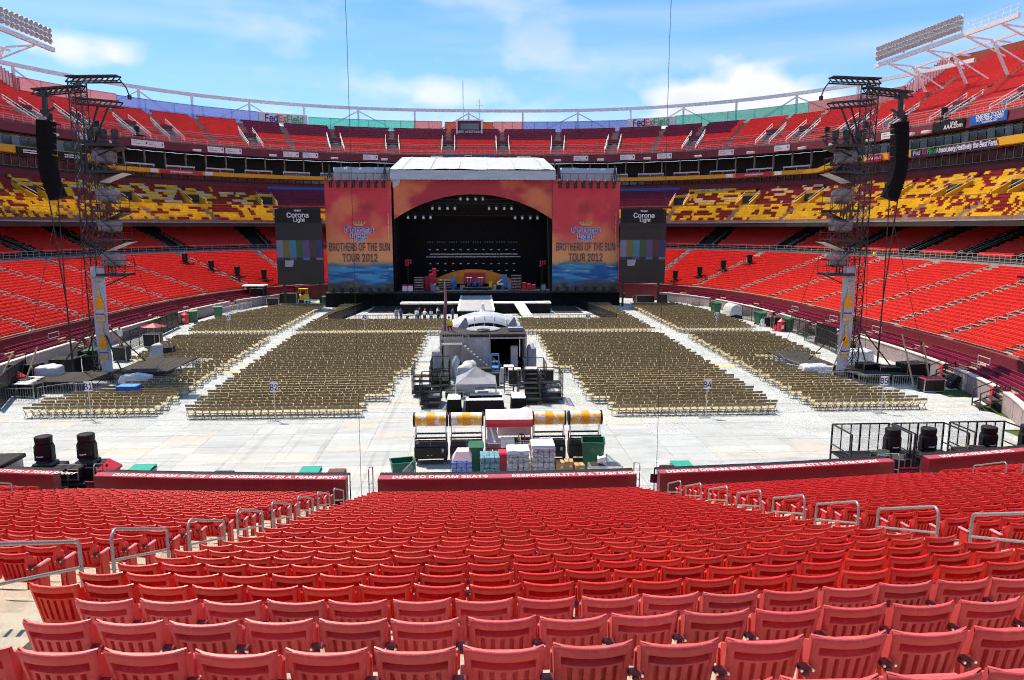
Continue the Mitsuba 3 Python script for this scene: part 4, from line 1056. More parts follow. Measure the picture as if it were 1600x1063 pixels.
# block signs on poles
for x, y, s in ((-25.4, 46.7, 'B1'), (-13.2, 45.8, 'B2'), (15.2, 45.3, 'B4'), (27.5, 45.8, 'B5'), (-13.0, 82.4, 'A2'), (13.0, 82.2, 'A4'), (-28.6, 82.9, 'A1'), (28.4, 82.4, 'A5')):
    k = thing('block_sign', f'white {s} sign on a slim pole with a flat base', 'sign'); c = 1.0
    part(k, 'base', MB().bev(x - .5, x + .28, y - .25, y + .25, .004, .03, .01), 'galv'); part(k, 'pole', MB().tube([(x, y, .03), (x, y, 2.15)], .03, 8), 'rail_light', 40)
    part(k, 'panel', MB().bev(x - .25, x + .27, y - .05, y - .025, 1.95, 2.58, .008), 'white'); part(k, 'lettering', text(s, .40, (x + .01, y - .055, 2.06), (1, 0, 0), (0, 0, 1), .8, .008, True, True), 'navy')
for i, (x, y, rz, lab) in enumerate(((-20.3, 82.0, 0, 'at the left end of block A2'), (-5.0, 82.0, 0, 'at the right end of block A2'), (5.6, 82, 0, 'at the left end of block A4'), (25.3, 82.2, 0, 'at the left end of block A5'), (32.4, 82.2, 0, 'at the right end of block A5'))):
    pass


def barricade(x, y, rz, lab, L=2.3, grp=None, m='galv', bars=14, h=1.1):
    k = thing('barricade', lab, 'barrier', grp); f = MB().tube([(-L / 2, 0, .0), (-L / 2, 0, h), (L / 2, 0, h), (L / 2, 0, 0)], .022, 6); f.tube([(-L / 2, 0, .15), (L / 2, 0, .15)], .018, 6)
    for e in (-L / 2 + .3, L / 2 - .3): f.bar((e, -.3, .015), (e, .3, .015), .04)
    b = MB()
    for j in range(bars): xx = -L / 2 + L * (j + .5) / bars; b.bar((xx, 0, .15), (xx, 0, h), .018)
    part(k, 'frame', f, m, 40, at((x, y, 0), rz)); part(k, 'infill', b, m, tw=at((x, y, 0), rz)); return k


for x, y, rz, lab in ((-20.0, 81.7, 0, 'steel barricade at the left front corner of block A2'), (-4.9, 81.7, 0, 'steel barricade at the right front corner of block A2'), (5.5, 81.7, 0, 'steel barricade at the left front corner of block A4'), (25.4, 81.7, 0, 'steel barricade at the left front corner of block A5'), (32.6, 82.0, 0, 'steel barricade at the right front corner of block A5')):
    barricade(x, y, rz, lab)
# ------------------------------------------------------------------ the concert stage
SY = 114.0
sg_ = thing('concert_stage', 'huge black concert stage with painted tower banners and white tarpaulin roof', 'stage')
part(sg_, 'deck', MB().box(-24, 23.2, SY, 126, 2.12, 2.3), 'stage_floor')
part(sg_, 'skirt', MB().grid(np.stack([[V3(x, SY + .03 + .05 * math.sin(x * 5), z) for z in (0.0, 2.2)] for x in np.linspace(-24, 23.2, 190)])[:, :]), 'black_cloth')
for x0, x1, nm in ((-23.5, -13.2, 'left'), (12.1, 22.8, 'right')):
    xc = (x0 + x1) / 2
    X, Z = np.meshgrid(np.linspace(x0, x1, 42), np.linspace(2.35, 19.7, 60), indexing='ij')
    wr = .30 * (meshkit.fbm(np.stack([X * .55 + Z * .12, Z * .18, X * 0 + (3 if nm == 'left' else 8)], -1), 4, 2) - .5) + .05 * np.sin(X * 1.2) * .4
    b = part(sg_, 'tower_banner', MB().grid(np.stack([X, SY - .12 + wr, Z], -1)), 'tower_art', True)
    q = lambda s, h, z, m, sx=1.0, dp=.03: part(b, 'lettering', text(s, h, (xc, SY - .22, z), (1, 0, 0), (0, 0, 1), sx, dp, True, True), m)
    for o_, m_, dy in ((.0, 'text_brown', 0), (-.07, 'text_stone', .04)):
        for s, h, z, sx in (('BROTHERS OF THE SUN', 1.2, 8.9, .50), ('TOUR 2012', 1.2, 7.2, .60)):
            part(b, 'lettering', text(s, h, (xc + o_, SY - .23 + dy, z - o_), (1, 0, 0), (0, 0, 1), sx, .03, True, True), m_)
    for o_, m_, dy in ((0, 'text_blue', 0), (-.085, 'white', .04), (.085, 'white', .041)):
        for s, h, z, sx in (('Corona', .95, 11.75, 1.02), ('Light', .85, 10.75, .95)):
            part(b, 'lettering', text(s, h, (xc + o_, SY - .235 + dy, z + o_ * .6), (1, 0, 0), (0, 0, 1), sx, .03, True, True), m_)
    q('PRESENTS', .22, 10.28, 'offwhite', 1.5)
    cr = MB(); c0 = V3(xc, SY - .24, 13.0)
    for j in range(5):
        a = (j - 2) * .42; cr.bar(c0 + [a * .8, 0, 0], c0 + [a * 1.12, 0, .42 - .05 * abs(j - 2)], .2, .03, up=(0, 1, 0)); cr.tube([c0 + [a * 1.12, -.01, .5 - .05 * abs(j - 2)], c0 + [a * 1.12, .02, .5 - .05 * abs(j - 2)]], .11, 8)
    cr.bar(c0 + [-.75, 0, -.08], c0 + [.75, 0, -.08], .03, .2); part(b, 'crown_emblem', cr, 'gold')
    vs_ = MB(); xx = x1 - .55
    for j in range(28):
        if j % 7 == 3: continue
        vs_.bar((xx, SY - .2, 10 + j * .17), (xx, SY - .2, 10.1 + j * .17), .14, .02, up=(0, 1, 0))
    part(b, 'print_line', vs_, 'offwhite')
    tw = MB()
    for x in (x0 + .1, x1 - .1):
        for y in (SY + .4, SY + 5):
            tw.bar((x, y, 0), (x, y, 20), .14)
    part(sg_, 'tower_frame', tw, 'black_steel')
    part(sg_, 'tower_backing', MB().box(x0 + .2, x1 - .2, SY + 5.2, SY + 5.4, .2, 19.6), 'black_cloth')
    X, Y = np.meshgrid(np.linspace(x0 + 1.3, x1 - .35, 30), np.linspace(0, 1, 9), indexing='ij')
    yy = SY + .8 + 5.0 * np.clip((Y - .35) / .65, 0, 1); zz = 19.8 + 2.0 * np.clip(Y / .35, 0, 1) + .16 * meshkit.fbm(np.stack([X * .9, Y * 2, X * 0], -1), 3, 5) - .25 * np.sin(np.clip(Y / .35, 0, 1) * 3.1) * abs(np.sin(X * 1.4))
    part(sg_, 'tower_roof', MB().grid(np.stack([X, yy, zz], -1)), 'tarp', True)
    rl = MB()
    for x in np.linspace(x0 + .2, x1 - .2, 9): rl.bar((x, SY - .3, 19.7), (x, SY - .3, 20.9), .07)
    for z in (19.75, 20.85): rl.bar((x0, SY - .3, z), (x1, SY - .3, z), .09)
    for x in (x0 + .9, x1 - .9): rl.bar((x - .4, SY - .2, 19.7), (x, SY - .2, 22.0), .12); rl.bar((x + .4, SY - .2, 19.7), (x, SY - .2, 22.0), .12); rl.bar((x, SY - .2, 20), (x, SY - .2, 22.2), .2)
    part(sg_, 'roof_rail', rl, 'black_steel')
    for x in np.linspace(x0 + 1.1, x1 - 1.1, 8):
        part(sg_, 'hanging_lamp', MB().lathe([(0.03, .75), (.14, .65), (.30, .45), (.34, .2), (.22, .05), (.26, -.45), (.2, -.6), (.0, -.6)], (x, SY - .75, 19.2), 10), 'black_steel', 40)
    for x in np.linspace(x0 + .9, x1 - .8, 7):
        m_ = MB().lathe([(.26, 0), (.24, .18), (.10, .2), (.10, .3), (.24, .34), (.26, .7), (.1, .78), (0, .78)], (x, SY - .75, 2.32), 10); part(sg_, 'floor_lamp', m_, 'black_steel', 40)
    part(sg_, 'lamp_shelf', MB().box(x0, x1, SY - 1.1, SY - .15, 2.18, 2.31), 'black')
# proscenium arch
n = 60; ax_ = np.linspace(-12.9, 12.1, n); xm = -.4; R = ((12.5 ** 2) + 3.9 ** 2) / (2 * 3.9); zl = 17.7 - R + np.sqrt(np.maximum(R * R - (ax_ - xm) ** 2, 0))
G = np.stack([np.stack([ax_, np.full(n, SY + .35), zl + (19.9 - zl) * t], -1) for t in np.linspace(0, 1, 8)], 1)
part(sg_, 'arch_banner', MB().grid(G), 'arch_art')
part(sg_, 'inner_border', MB().box(-12.9, 12.1, SY + 4, SY + 4.1, 15.1, 19.9), 'black_cloth')
part(sg_, 'back_wall', MB().box(-13, 12.2, SY + 10.4, SY + 10.6, 2.3, 21), 'black_cloth')
for x in (-13.05, 12.05): part(sg_, 'side_wall', MB().box(x, x + .15, SY + .4, SY + 10.4, 2.3, 21), 'black_cloth')
X, Y = np.meshgrid(np.linspace(-13.3, 12.5, 40), np.linspace(0, 1, 8), indexing='ij')
sag = .22 * meshkit.fbm(np.stack([X * .55, Y * 4, X * 0], -1), 4, 3)
part(sg_, 'roof_valance', MB().grid(np.stack([X, SY - .9 + .35 * Y + sag * 1.5, 19.85 + 1.5 * Y + 0 * X], -1)), 'tarp_shade', True)
xt = -.4 + (X + .4) * (1 - .075 * Y)
for a_, b_ in ((0, 12), (11, 29), (28, 40)):
    part(sg_, 'roof_sheet', MB().grid(np.stack([xt, SY - .5 + 10.5 * Y, 21.38 + 2.75 * Y + sag + (.02 if a_ == 11 else 0)], -1)[a_:b_]), 'tarp', True)
for x in np.linspace(-11.5, 10.7, 6):
    part(sg_, 'roof_seam', MB().bar((x, SY - .55, 21.62), (-.4 + (x + .4) * .925, SY + 10, 24.36), .07, .05), 'rail_light')
ls_ = MB()
for x in np.linspace(-13.2, 12.4, 33): ls_.bar((x, SY - .92, 19.72), (x, SY - .95, 19.98), .05)
part(sg_, 'roof_lashing', ls_, 'black_steel')
fl_ = MB(); fl_.quad((-12.9, SY - .6, 19.9), (-11.6, SY - .6, 19.85), (-12.0, SY - .3, 19.1), (-12.9, SY - .3, 18.6)); part(sg_, 'roof_flap', fl_, 'tarp')
tr = MB()
for y, z in ((SY + 3, 16.4), (SY + 6, 15.3), (SY + 9, 14.5)):
    for dz in (0, .6): tr.bar((-12.5, y, z + dz), (11.8, y, z + dz), .08)
    for i in range(40): x = -12.4 + i * .61; tr.bar((x, y, z + (.6 if i % 2 else 0)), (x + .61, y, z + (0 if i % 2 else .6)), .05)
part(sg_, 'roof_truss', tr, 'black_steel')
w4 = lambda x0, z, y: [(x0 + d, z, y) for d in (0, 1.15, 2.45, 3.6)]
for x, z, y in w4(-2.5, 17.05, SY + 2.4) + w4(-7.0, 15.55, SY + 2.4) + w4(2.1, 15.55, SY + 2.4) + w4(-10.9, 14.1, SY + 2.4) + w4(6.3, 14.05, SY + 2.4):
    k_ = part(sg_, 'spot_lamp', MB().bev(x - .16, x + .16, y - .25, y, z - .2, z + .2, .03), 'lamp_glass'); part(k_, 'yoke', MB().box(x - .22, x + .22, y, y + .3, z - .25, z + .5), 'black_steel')
for z in (8.75, 6.35, 5.15):
    for i in range(12): x = -8.0 + i * 1.32; part(sg_, 'wall_lamp', MB().bev(x - .2, x + .2, SY + 9.8, SY + 10, z - .08, z + .08, .03), 'led')
for i in range(38):
    x = -8.3 + i * .41
    if i % 5 != 3: part(sg_, 'pin_lamp', MB().box(x - .07, x + .07, SY + 9.9, SY + 10, 9.95, 10.12), 'text_grey')
part(sg_, 'light_batten', MB().box(-8.0, 7.2, SY + 9.5, SY + 9.6, 7.95, 8.06), 'led'); part(sg_, 'light_batten', MB().box(-8.6, 7.6, SY + 9.0, SY + 9.1, 7.5, 7.6), 'led')
n = 40; ex = np.linspace(-1, 1, n); G = np.stack([np.stack([ex * 7.9 - .6, np.full(n, SY + 8.2), 3.0 + 2.5 * (1 - ex ** 2) * t], -1) for t in (0, .5, 1)], 1); part(sg_, 'sun_backdrop', MB().grid(G), 'orange_art')
part(sg_, 'drum_backdrop', MB().box(-2.1, 1.5, SY + 7.9, SY + 8, 3.1, 4.9), 'sign_red')

# things standing on the stage
def onstage(nm, lab, cat, mb_list):
    k = thing(nm, lab, cat)
    for p, mb, m in mb_list: part(k, p, mb, m)
    return k


def rack(x, y, w, h, lab, foot='red_cart'):
    mb = MB()
    for e in (-w / 2, w / 2):
        for d in (-.35, .35): mb.bar((x + e, y + d, 2.3), (x + e, y + d, 2.3 + h), .08)
    sh = MB(); n_ = int(h / .42)
    for i in range(n_ + 1): sh.box(x - w / 2, x + w / 2, y - .35, y + .35, 2.38 + i * (h - .1) / n_, 2.45 + i * (h - .1) / n_)
    un = MB()
    for i in range(n_):
        z = 2.46 + i * (h - .1) / n_; un.bev(x - w * .42, x + w * .42, y - .4, y + .2, z, z + .3, .03)
    onstage('equipment_rack', lab, 'rack', [('frame', mb, 'black_steel'), ('shelf', sh, 'steel'), ('unit', un, 'dark'), ('foot', MB().box(x - w / 2 - .15, x + w / 2 + .15, y - .5, y + .5, 2.31, 2.42), foot)])


rack(-9.4, SY + 2.6, 1.5, 2.2, 'tall equipment rack with red base at the left of the stage'); rack(6.5, SY + 2.6, 1.6, 2.5, 'tall equipment rack with red base at the right of the stage'); rack(-5.2, SY + 3.2, 1.9, 1.7, 'silver and red keyboard rack left of the drums')
for i, (x, h) in enumerate(((-8.3, 2.6), (-7.6, 3.0), (-7.0, 3.7))):
    mb = MB()
    for j in range(int(h / .45)): mb.bev(x - .33, x + .33, SY + 4.2, SY + 4.8, 2.32 + j * .45, 2.73 + j * .45, .04)
    solo('red_amplifier_stack', mb, 'sign_red', ('short stack of red lit amplifiers on the left of the stage', 'middle stack of red lit amplifiers on the left of the stage', 'tallest stack of red lit amplifiers on the left of the stage')[i], 'amplifier', kind=None)
for i, (x, y, h) in enumerate(((7.9, 3.4, 1.2), (8.7, 3.5, 1.0), (9.5, 3.6, .9))):
    k = thing('red_guitar_case', ('red upright case right of the right equipment rack', 'second red upright case on the right of the stage', 'rightmost red upright case on the stage')[i], 'case'); part(k, 'shell', MB().bev(x - .33, x + .33, SY + y, SY + y + .4, 2.33, 2.33 + h, .08), 'sign_red'); part(k, 'handle', MB().bar((x - .1, SY + y - .04, 2.3 + h * .7), (x + .1, SY + y - .04, 2.3 + h * .7), .05), 'black')
for i, x in enumerate((-11.6, -10.7)):
    k = thing('drink_cooler', ('white cooler with red lid at the left edge of the stage', 'second white cooler with red lid beside it')[i], 'cooler'); part(k, 'body', MB().bev(x - .40, x + .40, SY + 1.2, SY + 1.9, 2.34, 3.2, .06), 'white'); part(k, 'lid', MB().bev(x - .42, x + .42, SY + 1.18, SY + 1.92, 3.2, 3.42, .05), 'sign_red'); part(k, 'base', MB().box(x - .42, x + .42, SY + 1.15, SY + 1.9, 2.31, 2.36), 'sign_red')
AM = [(-7.0, 1.0, .8, 1.2, 'bar_grey', 'grey speaker cabinet left of the keyboard rack'), (-6.3, 1.4, .7, .9, 'dark', 'small dark monitor case beside the keyboard rack'), (-3.6, 3.0, .7, 1.3, 'blue', 'blue backed instrument case under the orange sun'), (-2.3, 2.4, 1.0, 1.0, 'dark', 'dark drum case left of the drum riser'), (2.3, 2.5, .6, 1.5, 'yellow_paint', 'bright yellow speaker cabinet right of the drums'), (3.0, 2.6, .5, 1.0, 'text_stone', 'brown amplifier head right of the yellow cabinet'), (5.3, 2.2, .7, 1.7, 'bar_grey', 'tall grey blue speaker cabinet left of the right rack'), (6.0, 4.0, .6, 1.2, 'sign_red', 'red case behind the right rack'), (10.9, 1.4, .9, 1.2, 'dark', 'black case with a white logo at the right of the stage'), (4.6, 5.0, 1.0, 2.4, 'lightblue', 'light blue cabinet at the right end of the orange sun'), (-3.9, 5.0, .6, 2.2, 'lightblue', 'light blue cabinet left of the drums')]
for x, dy, w, h, m, lab in AM:
    k = thing('speaker_cabinet', lab, 'cabinet'); y = SY + dy; part(k, 'body', MB().bev(x - w / 2, x + w / 2, y, y + .5, 2.32, 2.32 + h, .04), m); part(k, 'grille', MB().box(x - w * .4, x + w * .4, y - .02, y, 2.4, 2.32 + h * .85), 'text_grey' if m == 'dark' else m)
    part(k, 'handle', MB().bar((x - .12, y, 2.34 + h), (x + .12, y, 2.34 + h), .04), 'black_steel')
k = thing('drum_kit', 'drum kit on a low riser in front of the red square backdrop', 'drums'); y = SY + 4.6
part(k, 'riser', MB().bev(-2.6, 1.9, y - 1.2, y + 1.6, 2.31, 2.75, .03), 'dark')
for x, z, r, l in ((-.35, 3.2, .42, .5), (-1.2, 3.2, .28, .5), (.5, 3.2, .28, .5), (-.7, 3.75, .2, .3), (0, 3.75, .2, .3)): part(k, 'drum', MB().lathe([(r, -l / 2), (r, l / 2), (0, l / 2)], (x, y - .1, z), 14), 'tee_blue', 40)
for x in (-1.5, -1.0, .4, .9): part(k, 'cymbal', MB().lathe([(.01, .05), (.3, 0), (.31, -.01)], (x, y + .1, 4.3), 14), 'gold'); part(k, 'stand', MB().bar((x, y + .1, 2.75), (x, y + .1, 4.3), .04), 'steel')
k = thing('white_piano', 'white grand piano shape on thin legs right of the drums', 'piano'); y = SY + 2.2; part(k, 'body', MB().bev(3.3, 4.4, y, y + 1.0, 3.2, 3.5, .06), 'white'); part(k, 'lid', MB().bar((3.4, y + .9, 3.52), (4.2, y + .9, 4.1), .9, .05), 'white')
for x in (3.45, 4.25): part(k, 'leg', MB().bar((x, y + .2, 2.32), (3.85 + (x - 3.85) * .5, y + .2, 3.2), .07), 'black_steel')
for i, (x0, x1, y) in enumerate(((-5.0, -1.5, 1.6), (1.8, 5.2, 1.6), (-.9, .9, 1.3))):
    k = thing('monitor_row', ('long pale plinth with monitor wedges left of centre stage', 'long pale plinth with monitor wedges right of centre stage', 'small pale step at the middle of the stage front')[i], 'monitor'); part(k, 'plinth', MB().bev(x0, x1, SY + y, SY + y + .5, 2.31, 2.5, .03), 'text_grey')
    for j, x in enumerate(np.linspace(x0 + .4, x1 - .4, 3)):
        pts = np.array([[x - .3, SY + y + .05, 2.5], [x + .3, SY + y + .05, 2.5], [x - .3, SY + y + .45, 2.5], [x + .3, SY + y + .45, 2.5], [x - .3, SY + y + .4, 2.85], [x + .3, SY + y + .4, 2.85]]); part(k, 'wedge', MB().man(manifold3d.Manifold.hull_points(pts)), 'black')
for x, z0, c in ((-11.2, 7.2, 8), (10.8, 7.0, 7)):
    k = thing('lit_speaker_hang', f"hang of small red lit lamps at the {'left' if x < 0 else 'right'} inner edge of the stage", 'lamp'); y = SY + 3
    for j in range(c):
        a, b = x + (j % 3) * .38 - .3, z0 - (j // 3) * .36; part(k, 'lamp', MB().bev(a - .14, a + .14, y, y + .2, b - .14, b + .14, .03), 'sign_red')
    part(k, 'pole', MB().bar((x, y + .25, 2.3), (x, y + .25, z0 + .3), .08), 'black_steel')

# runway, ramps, pit
rw = thing('stage_runway', 'low black runway platform with pale top crossing in front of the stage', 'platform'); part(rw, 'top', MB().bev(-11.2, 11.0, 104.0, 106.3, 1.4, 1.6, .02), 'offwhite')
X = np.linspace(-11.1, 10.9, 120); part(rw, 'skirt', MB().grid(np.stack([np.stack([X, 104.05 + .04 * np.sin(X * 6), np.full(120, z)], -1) for z in (0, 1.42)], 1)), 'black_cloth')
for x in (-11.1, 10.9): part(rw, 'skirt', MB().quad((x, 104.05, 0), (x, 106.2, 0), (x, 106.2, 1.42), (x, 104.05, 1.42)), 'black_cloth')
rp_ = thing('stage_thrust', 'wide grey catwalk with white edges running forward from the middle of the stage', 'platform'); part(rp_, 'surface', MB().bev(-2.3, 2.1, 92.9, 113.9, 1.66, 1.74, .01), 'walk_grey'); mb = MB()
for x in (-2.45, 2.25): part(rp_, 'edge', MB().bev(x - .15, x + .15, 92.85, 113.9, 1.66, 1.80, .02), 'white')
X = np.linspace(-2.5, 2.3, 40); part(rp_, 'skirt', MB().grid(np.stack([np.stack([X, 92.95 + .04 * np.sin(X * 7), np.full(40, z)], -1) for z in (0, 1.66)], 1)), 'black_cloth')
for x in (-2.5, 2.3): part(rp_, 'skirt', MB().quad((x, 92.95, 0), (x, 104.0, 0), (x, 104.0, 1.66), (x, 92.95, 1.66)), 'black_cloth')
rp_ = thing('side_ramp', 'narrow white ramp from the runway down to the pit floor on the right', 'ramp'); part(rp_, 'surface', MB().bar((6.2, 104.0, 1.56), (7.2, 98.6, .1), 1.5, .1), 'white'); part(rp_, 'edge', MB().bar((5.45, 104, 1.58), (6.45, 98.6, .12), .08, .14), 'offwhite')
solo('pit_carpet', MB().box(-16.2, -12, 105.5, 113.8, .004, .012), 'dark', 'dark carpet strip in the pit left of the runway', 'carpet'); solo('pit_carpet', MB().box(11.6, 15.8, 104, 113.8, .004, .012), 'dark', 'dark carpet strip in the pit right of the runway', 'carpet')
for (a, b, lab) in (((-19.5, 93.9), (-16.8, 113.5), 'black pit wall running from block A2 back to the left stage tower'), ((18.5, 92.8), (16.2, 113.5), 'black pit wall running from block A4 back to the right stage tower')):
    k = thing('pit_wall', lab, 'wall'); n = 16
    for i in range(n):
        p, q = V3(*a, 0) + (V3(*b, 0) - V3(*a, 0)) * i / n, V3(*a, 0) + (V3(*b, 0) - V3(*a, 0)) * (i + .96) / n; part(k, 'panel', MB().bar(p + [0, 0, .62], q + [0, 0, .62], .12, 1.22), 'black')
    part(k, 'foot', MB().bar(V3(*a, .02), V3(*b, .02), .8, .04), 'black_steel')
for (x0, x1, y, lab) in ((-19.3, -4.3, 93.8, 'left black slatted pit barrier along the back of block A2'), (4.7, 18.3, 92.9, 'right black slatted pit barrier along the back of block A4')):
    k = thing('pit_barrier', lab, 'barrier'); n = int((x1 - x0) / 1.2); w = (x1 - x0) / n
    for i in range(n):
        x = x0 + i * w; mb = MB().bar((x + .03, y, 1.12), (x + w - .03, y, 1.12), .1, .06).bar((x + .03, y, .1), (x + w - .03, y, .1), .05)
        for j in range(6): mb.bar((x + .06 + j * (w - .12) / 5, y, 0), (x + .06 + j * (w - .12) / 5, y, 1.1), .05 if j in (0, 5) else .03)
        part(k, 'section', mb, 'black_steel')
# side video screens
for x0, x1, nm in ((-30.8, -23.7, 'left'), (22.6, 29.95, 'right')):
    k = thing('video_screen', f'tall dark video screen showing colour bars {nm} of the stage', 'screen'); y = 112.0
    part(k, 'panel', MB().bev(x0, x1, y, y + .35, 3.8, 13.3, .03), 'screen_dark')
    w = (x1 - x0 - .1) / 7
    for i, m in enumerate(('bar_grey', 'bar_olive', 'bar_cyan', 'bar_green', 'bar_violet', 'bar_brown', 'bar_blue')):
        part(k, 'colour_bar', MB().box(x0 + .05 + i * w, x0 + .05 + (i + 1) * w, y - .012, y - .002, 7.95, 10.6), m)
        m2 = ('bar_blue', 'screen_dark', 'bar_violet', 'screen_dark', 'bar_cyan', 'screen_dark', 'bar_grey')[i]
        if m2 != 'screen_dark': part(k, 'colour_bar', MB().box(x0 + .05 + i * w, x0 + .05 + (i + 1) * w, y - .012, y - .002, 7.55, 7.92), m2)
    part(k, 'white_patch', MB().add([(x0 + 1.25, y - .012, 6.5), (x0 + 2.4, y - .012, 6.5), (x0 + 2.65, y - .012, 7.5), (x0 + 1.25, y - .012, 7.5)], [[0, 1, 2, 3]]), 'bar_white')
    xc = (x0 + x1) / 2; part(k, 'lettering', text('BROTHERS OF THE SUN', .62, (xc, y - .01, 12.25), (1, 0, 0), (0, 0, 1), .68, .006, True, True), 'dark'); part(k, 'lettering', text('TOUR 2012', .55, (xc, y - .01, 11.3), (1, 0, 0), (0, 0, 1), .75, .006, True, True), 'dark')
    X, Z = np.meshgrid(np.linspace(x0 + .05, x1 - .1, 26), np.linspace(13.25, 15.35, 9), indexing='ij'); part(k, 'header_banner', MB().grid(np.stack([X, y - .1 + .22 * (meshkit.fbm(np.stack([X, Z, X * 0 + (1 if nm == 'left' else 4)], -1), 3, 4) - .5), Z], -1)), 'black', True)
    part(k, 'lettering', text('Corona', .72, (xc, y - .26, 14.05), (1, 0, 0), (0, 0, 1), 1, .02, True, True), 'white'); part(k, 'lettering', text('Light', .58, (xc + .2, y - .26, 13.4), (1, 0, 0), (0, 0, 1), .95, .02, True, True), 'white')
    cr = MB(); c0 = V3(xc, y - .27, 14.95)
    for j in range(5): a = (j - 2) * .22; cr.bar(c0 + [a * .8, 0, 0], c0 + [a * 1.15, 0, .26], .12, .02, up=(0, 1, 0))
    part(k, 'crown_emblem', cr, 'white')
    fr = MB()
    for x in (x0 + .8, x1 - .8): fr.bar((x, y + .7, 0), (x, y + .7, 15.6), .3)
    for z in (4.2, 9, 15.4): fr.bar((x0 + .5, y + .7, z), (x1 - .5, y + .7, z), .2)
    part(k, 'frame', fr, 'black_steel')
# ------------------------------------------------------------------ delay towers with speaker hangs
def lattice(mb, x, y, w, z0, z1, c=.07, br=.04, step=None):
    step = step or w * 1.15
    for a in (-w / 2, w / 2):
        for b in (-w / 2, w / 2): mb.bar((x + a, y + b, z0), (x + a, y + b, z1), c)
    n = max(1, int(round((z1 - z0) / step))); h = (z1 - z0) / n; cs = [(-w / 2, -w / 2), (w / 2, -w / 2), (w / 2, w / 2), (-w / 2, w / 2)]
    for i in range(n):
        for j in range(4):
            a, b = cs[j], cs[(j + 1) % 4]; za, zb = z0 + i * h, z0 + (i + 1) * h
            mb.bar((x + a[0], y + a[1], za), (x + b[0], y + b[1], zb), br); mb.bar((x + b[0], y + b[1], za), (x + a[0], y + a[1], zb), br); mb.bar((x + a[0], y + a[1], za), (x + b[0], y + b[1], za), br * 1.2)


def bottle(parent, x, y, z, h, nm):
    w = .115 * h; pr_ = [(0, .0), (.5, .02), (.5, .50), (.46, .56), (.2, .70), (.17, .92), (.2, .93), (.2, 1.0), (0, 1.0)]
    poly = [(a * w * 2, b * h) for a, b in pr_] + [(-a * w * 2, b * h) for a, b in pr_[::-1]]
    import shapely
    def flat(sub, m, dy):
        g_ = trimesh.creation.extrude_polygon(sub, .006, engine='earcut'); v = np.array(g_.vertices); part(parent, nm, (np.stack([x + v[:, 0], y - dy - v[:, 2], z + v[:, 1]], -1), np.array(g_.faces)[:, ::-1]), m)
    sp_ = shapely.Polygon(poly).buffer(0); box = lambda a, b: sp_.intersection(shapely.box(-9, a * h, 9, b * h))
    flat(box(0, .74), 'orange_print', .0); flat(box(.74, 1.01), 'gold', .0); flat(box(.16, .36), 'tarp', .01); flat(box(.21, .245), 'text_blue', .018); flat(box(.78, .88), 'tarp', .01); flat(box(.04, .10), 'tarp', .01)


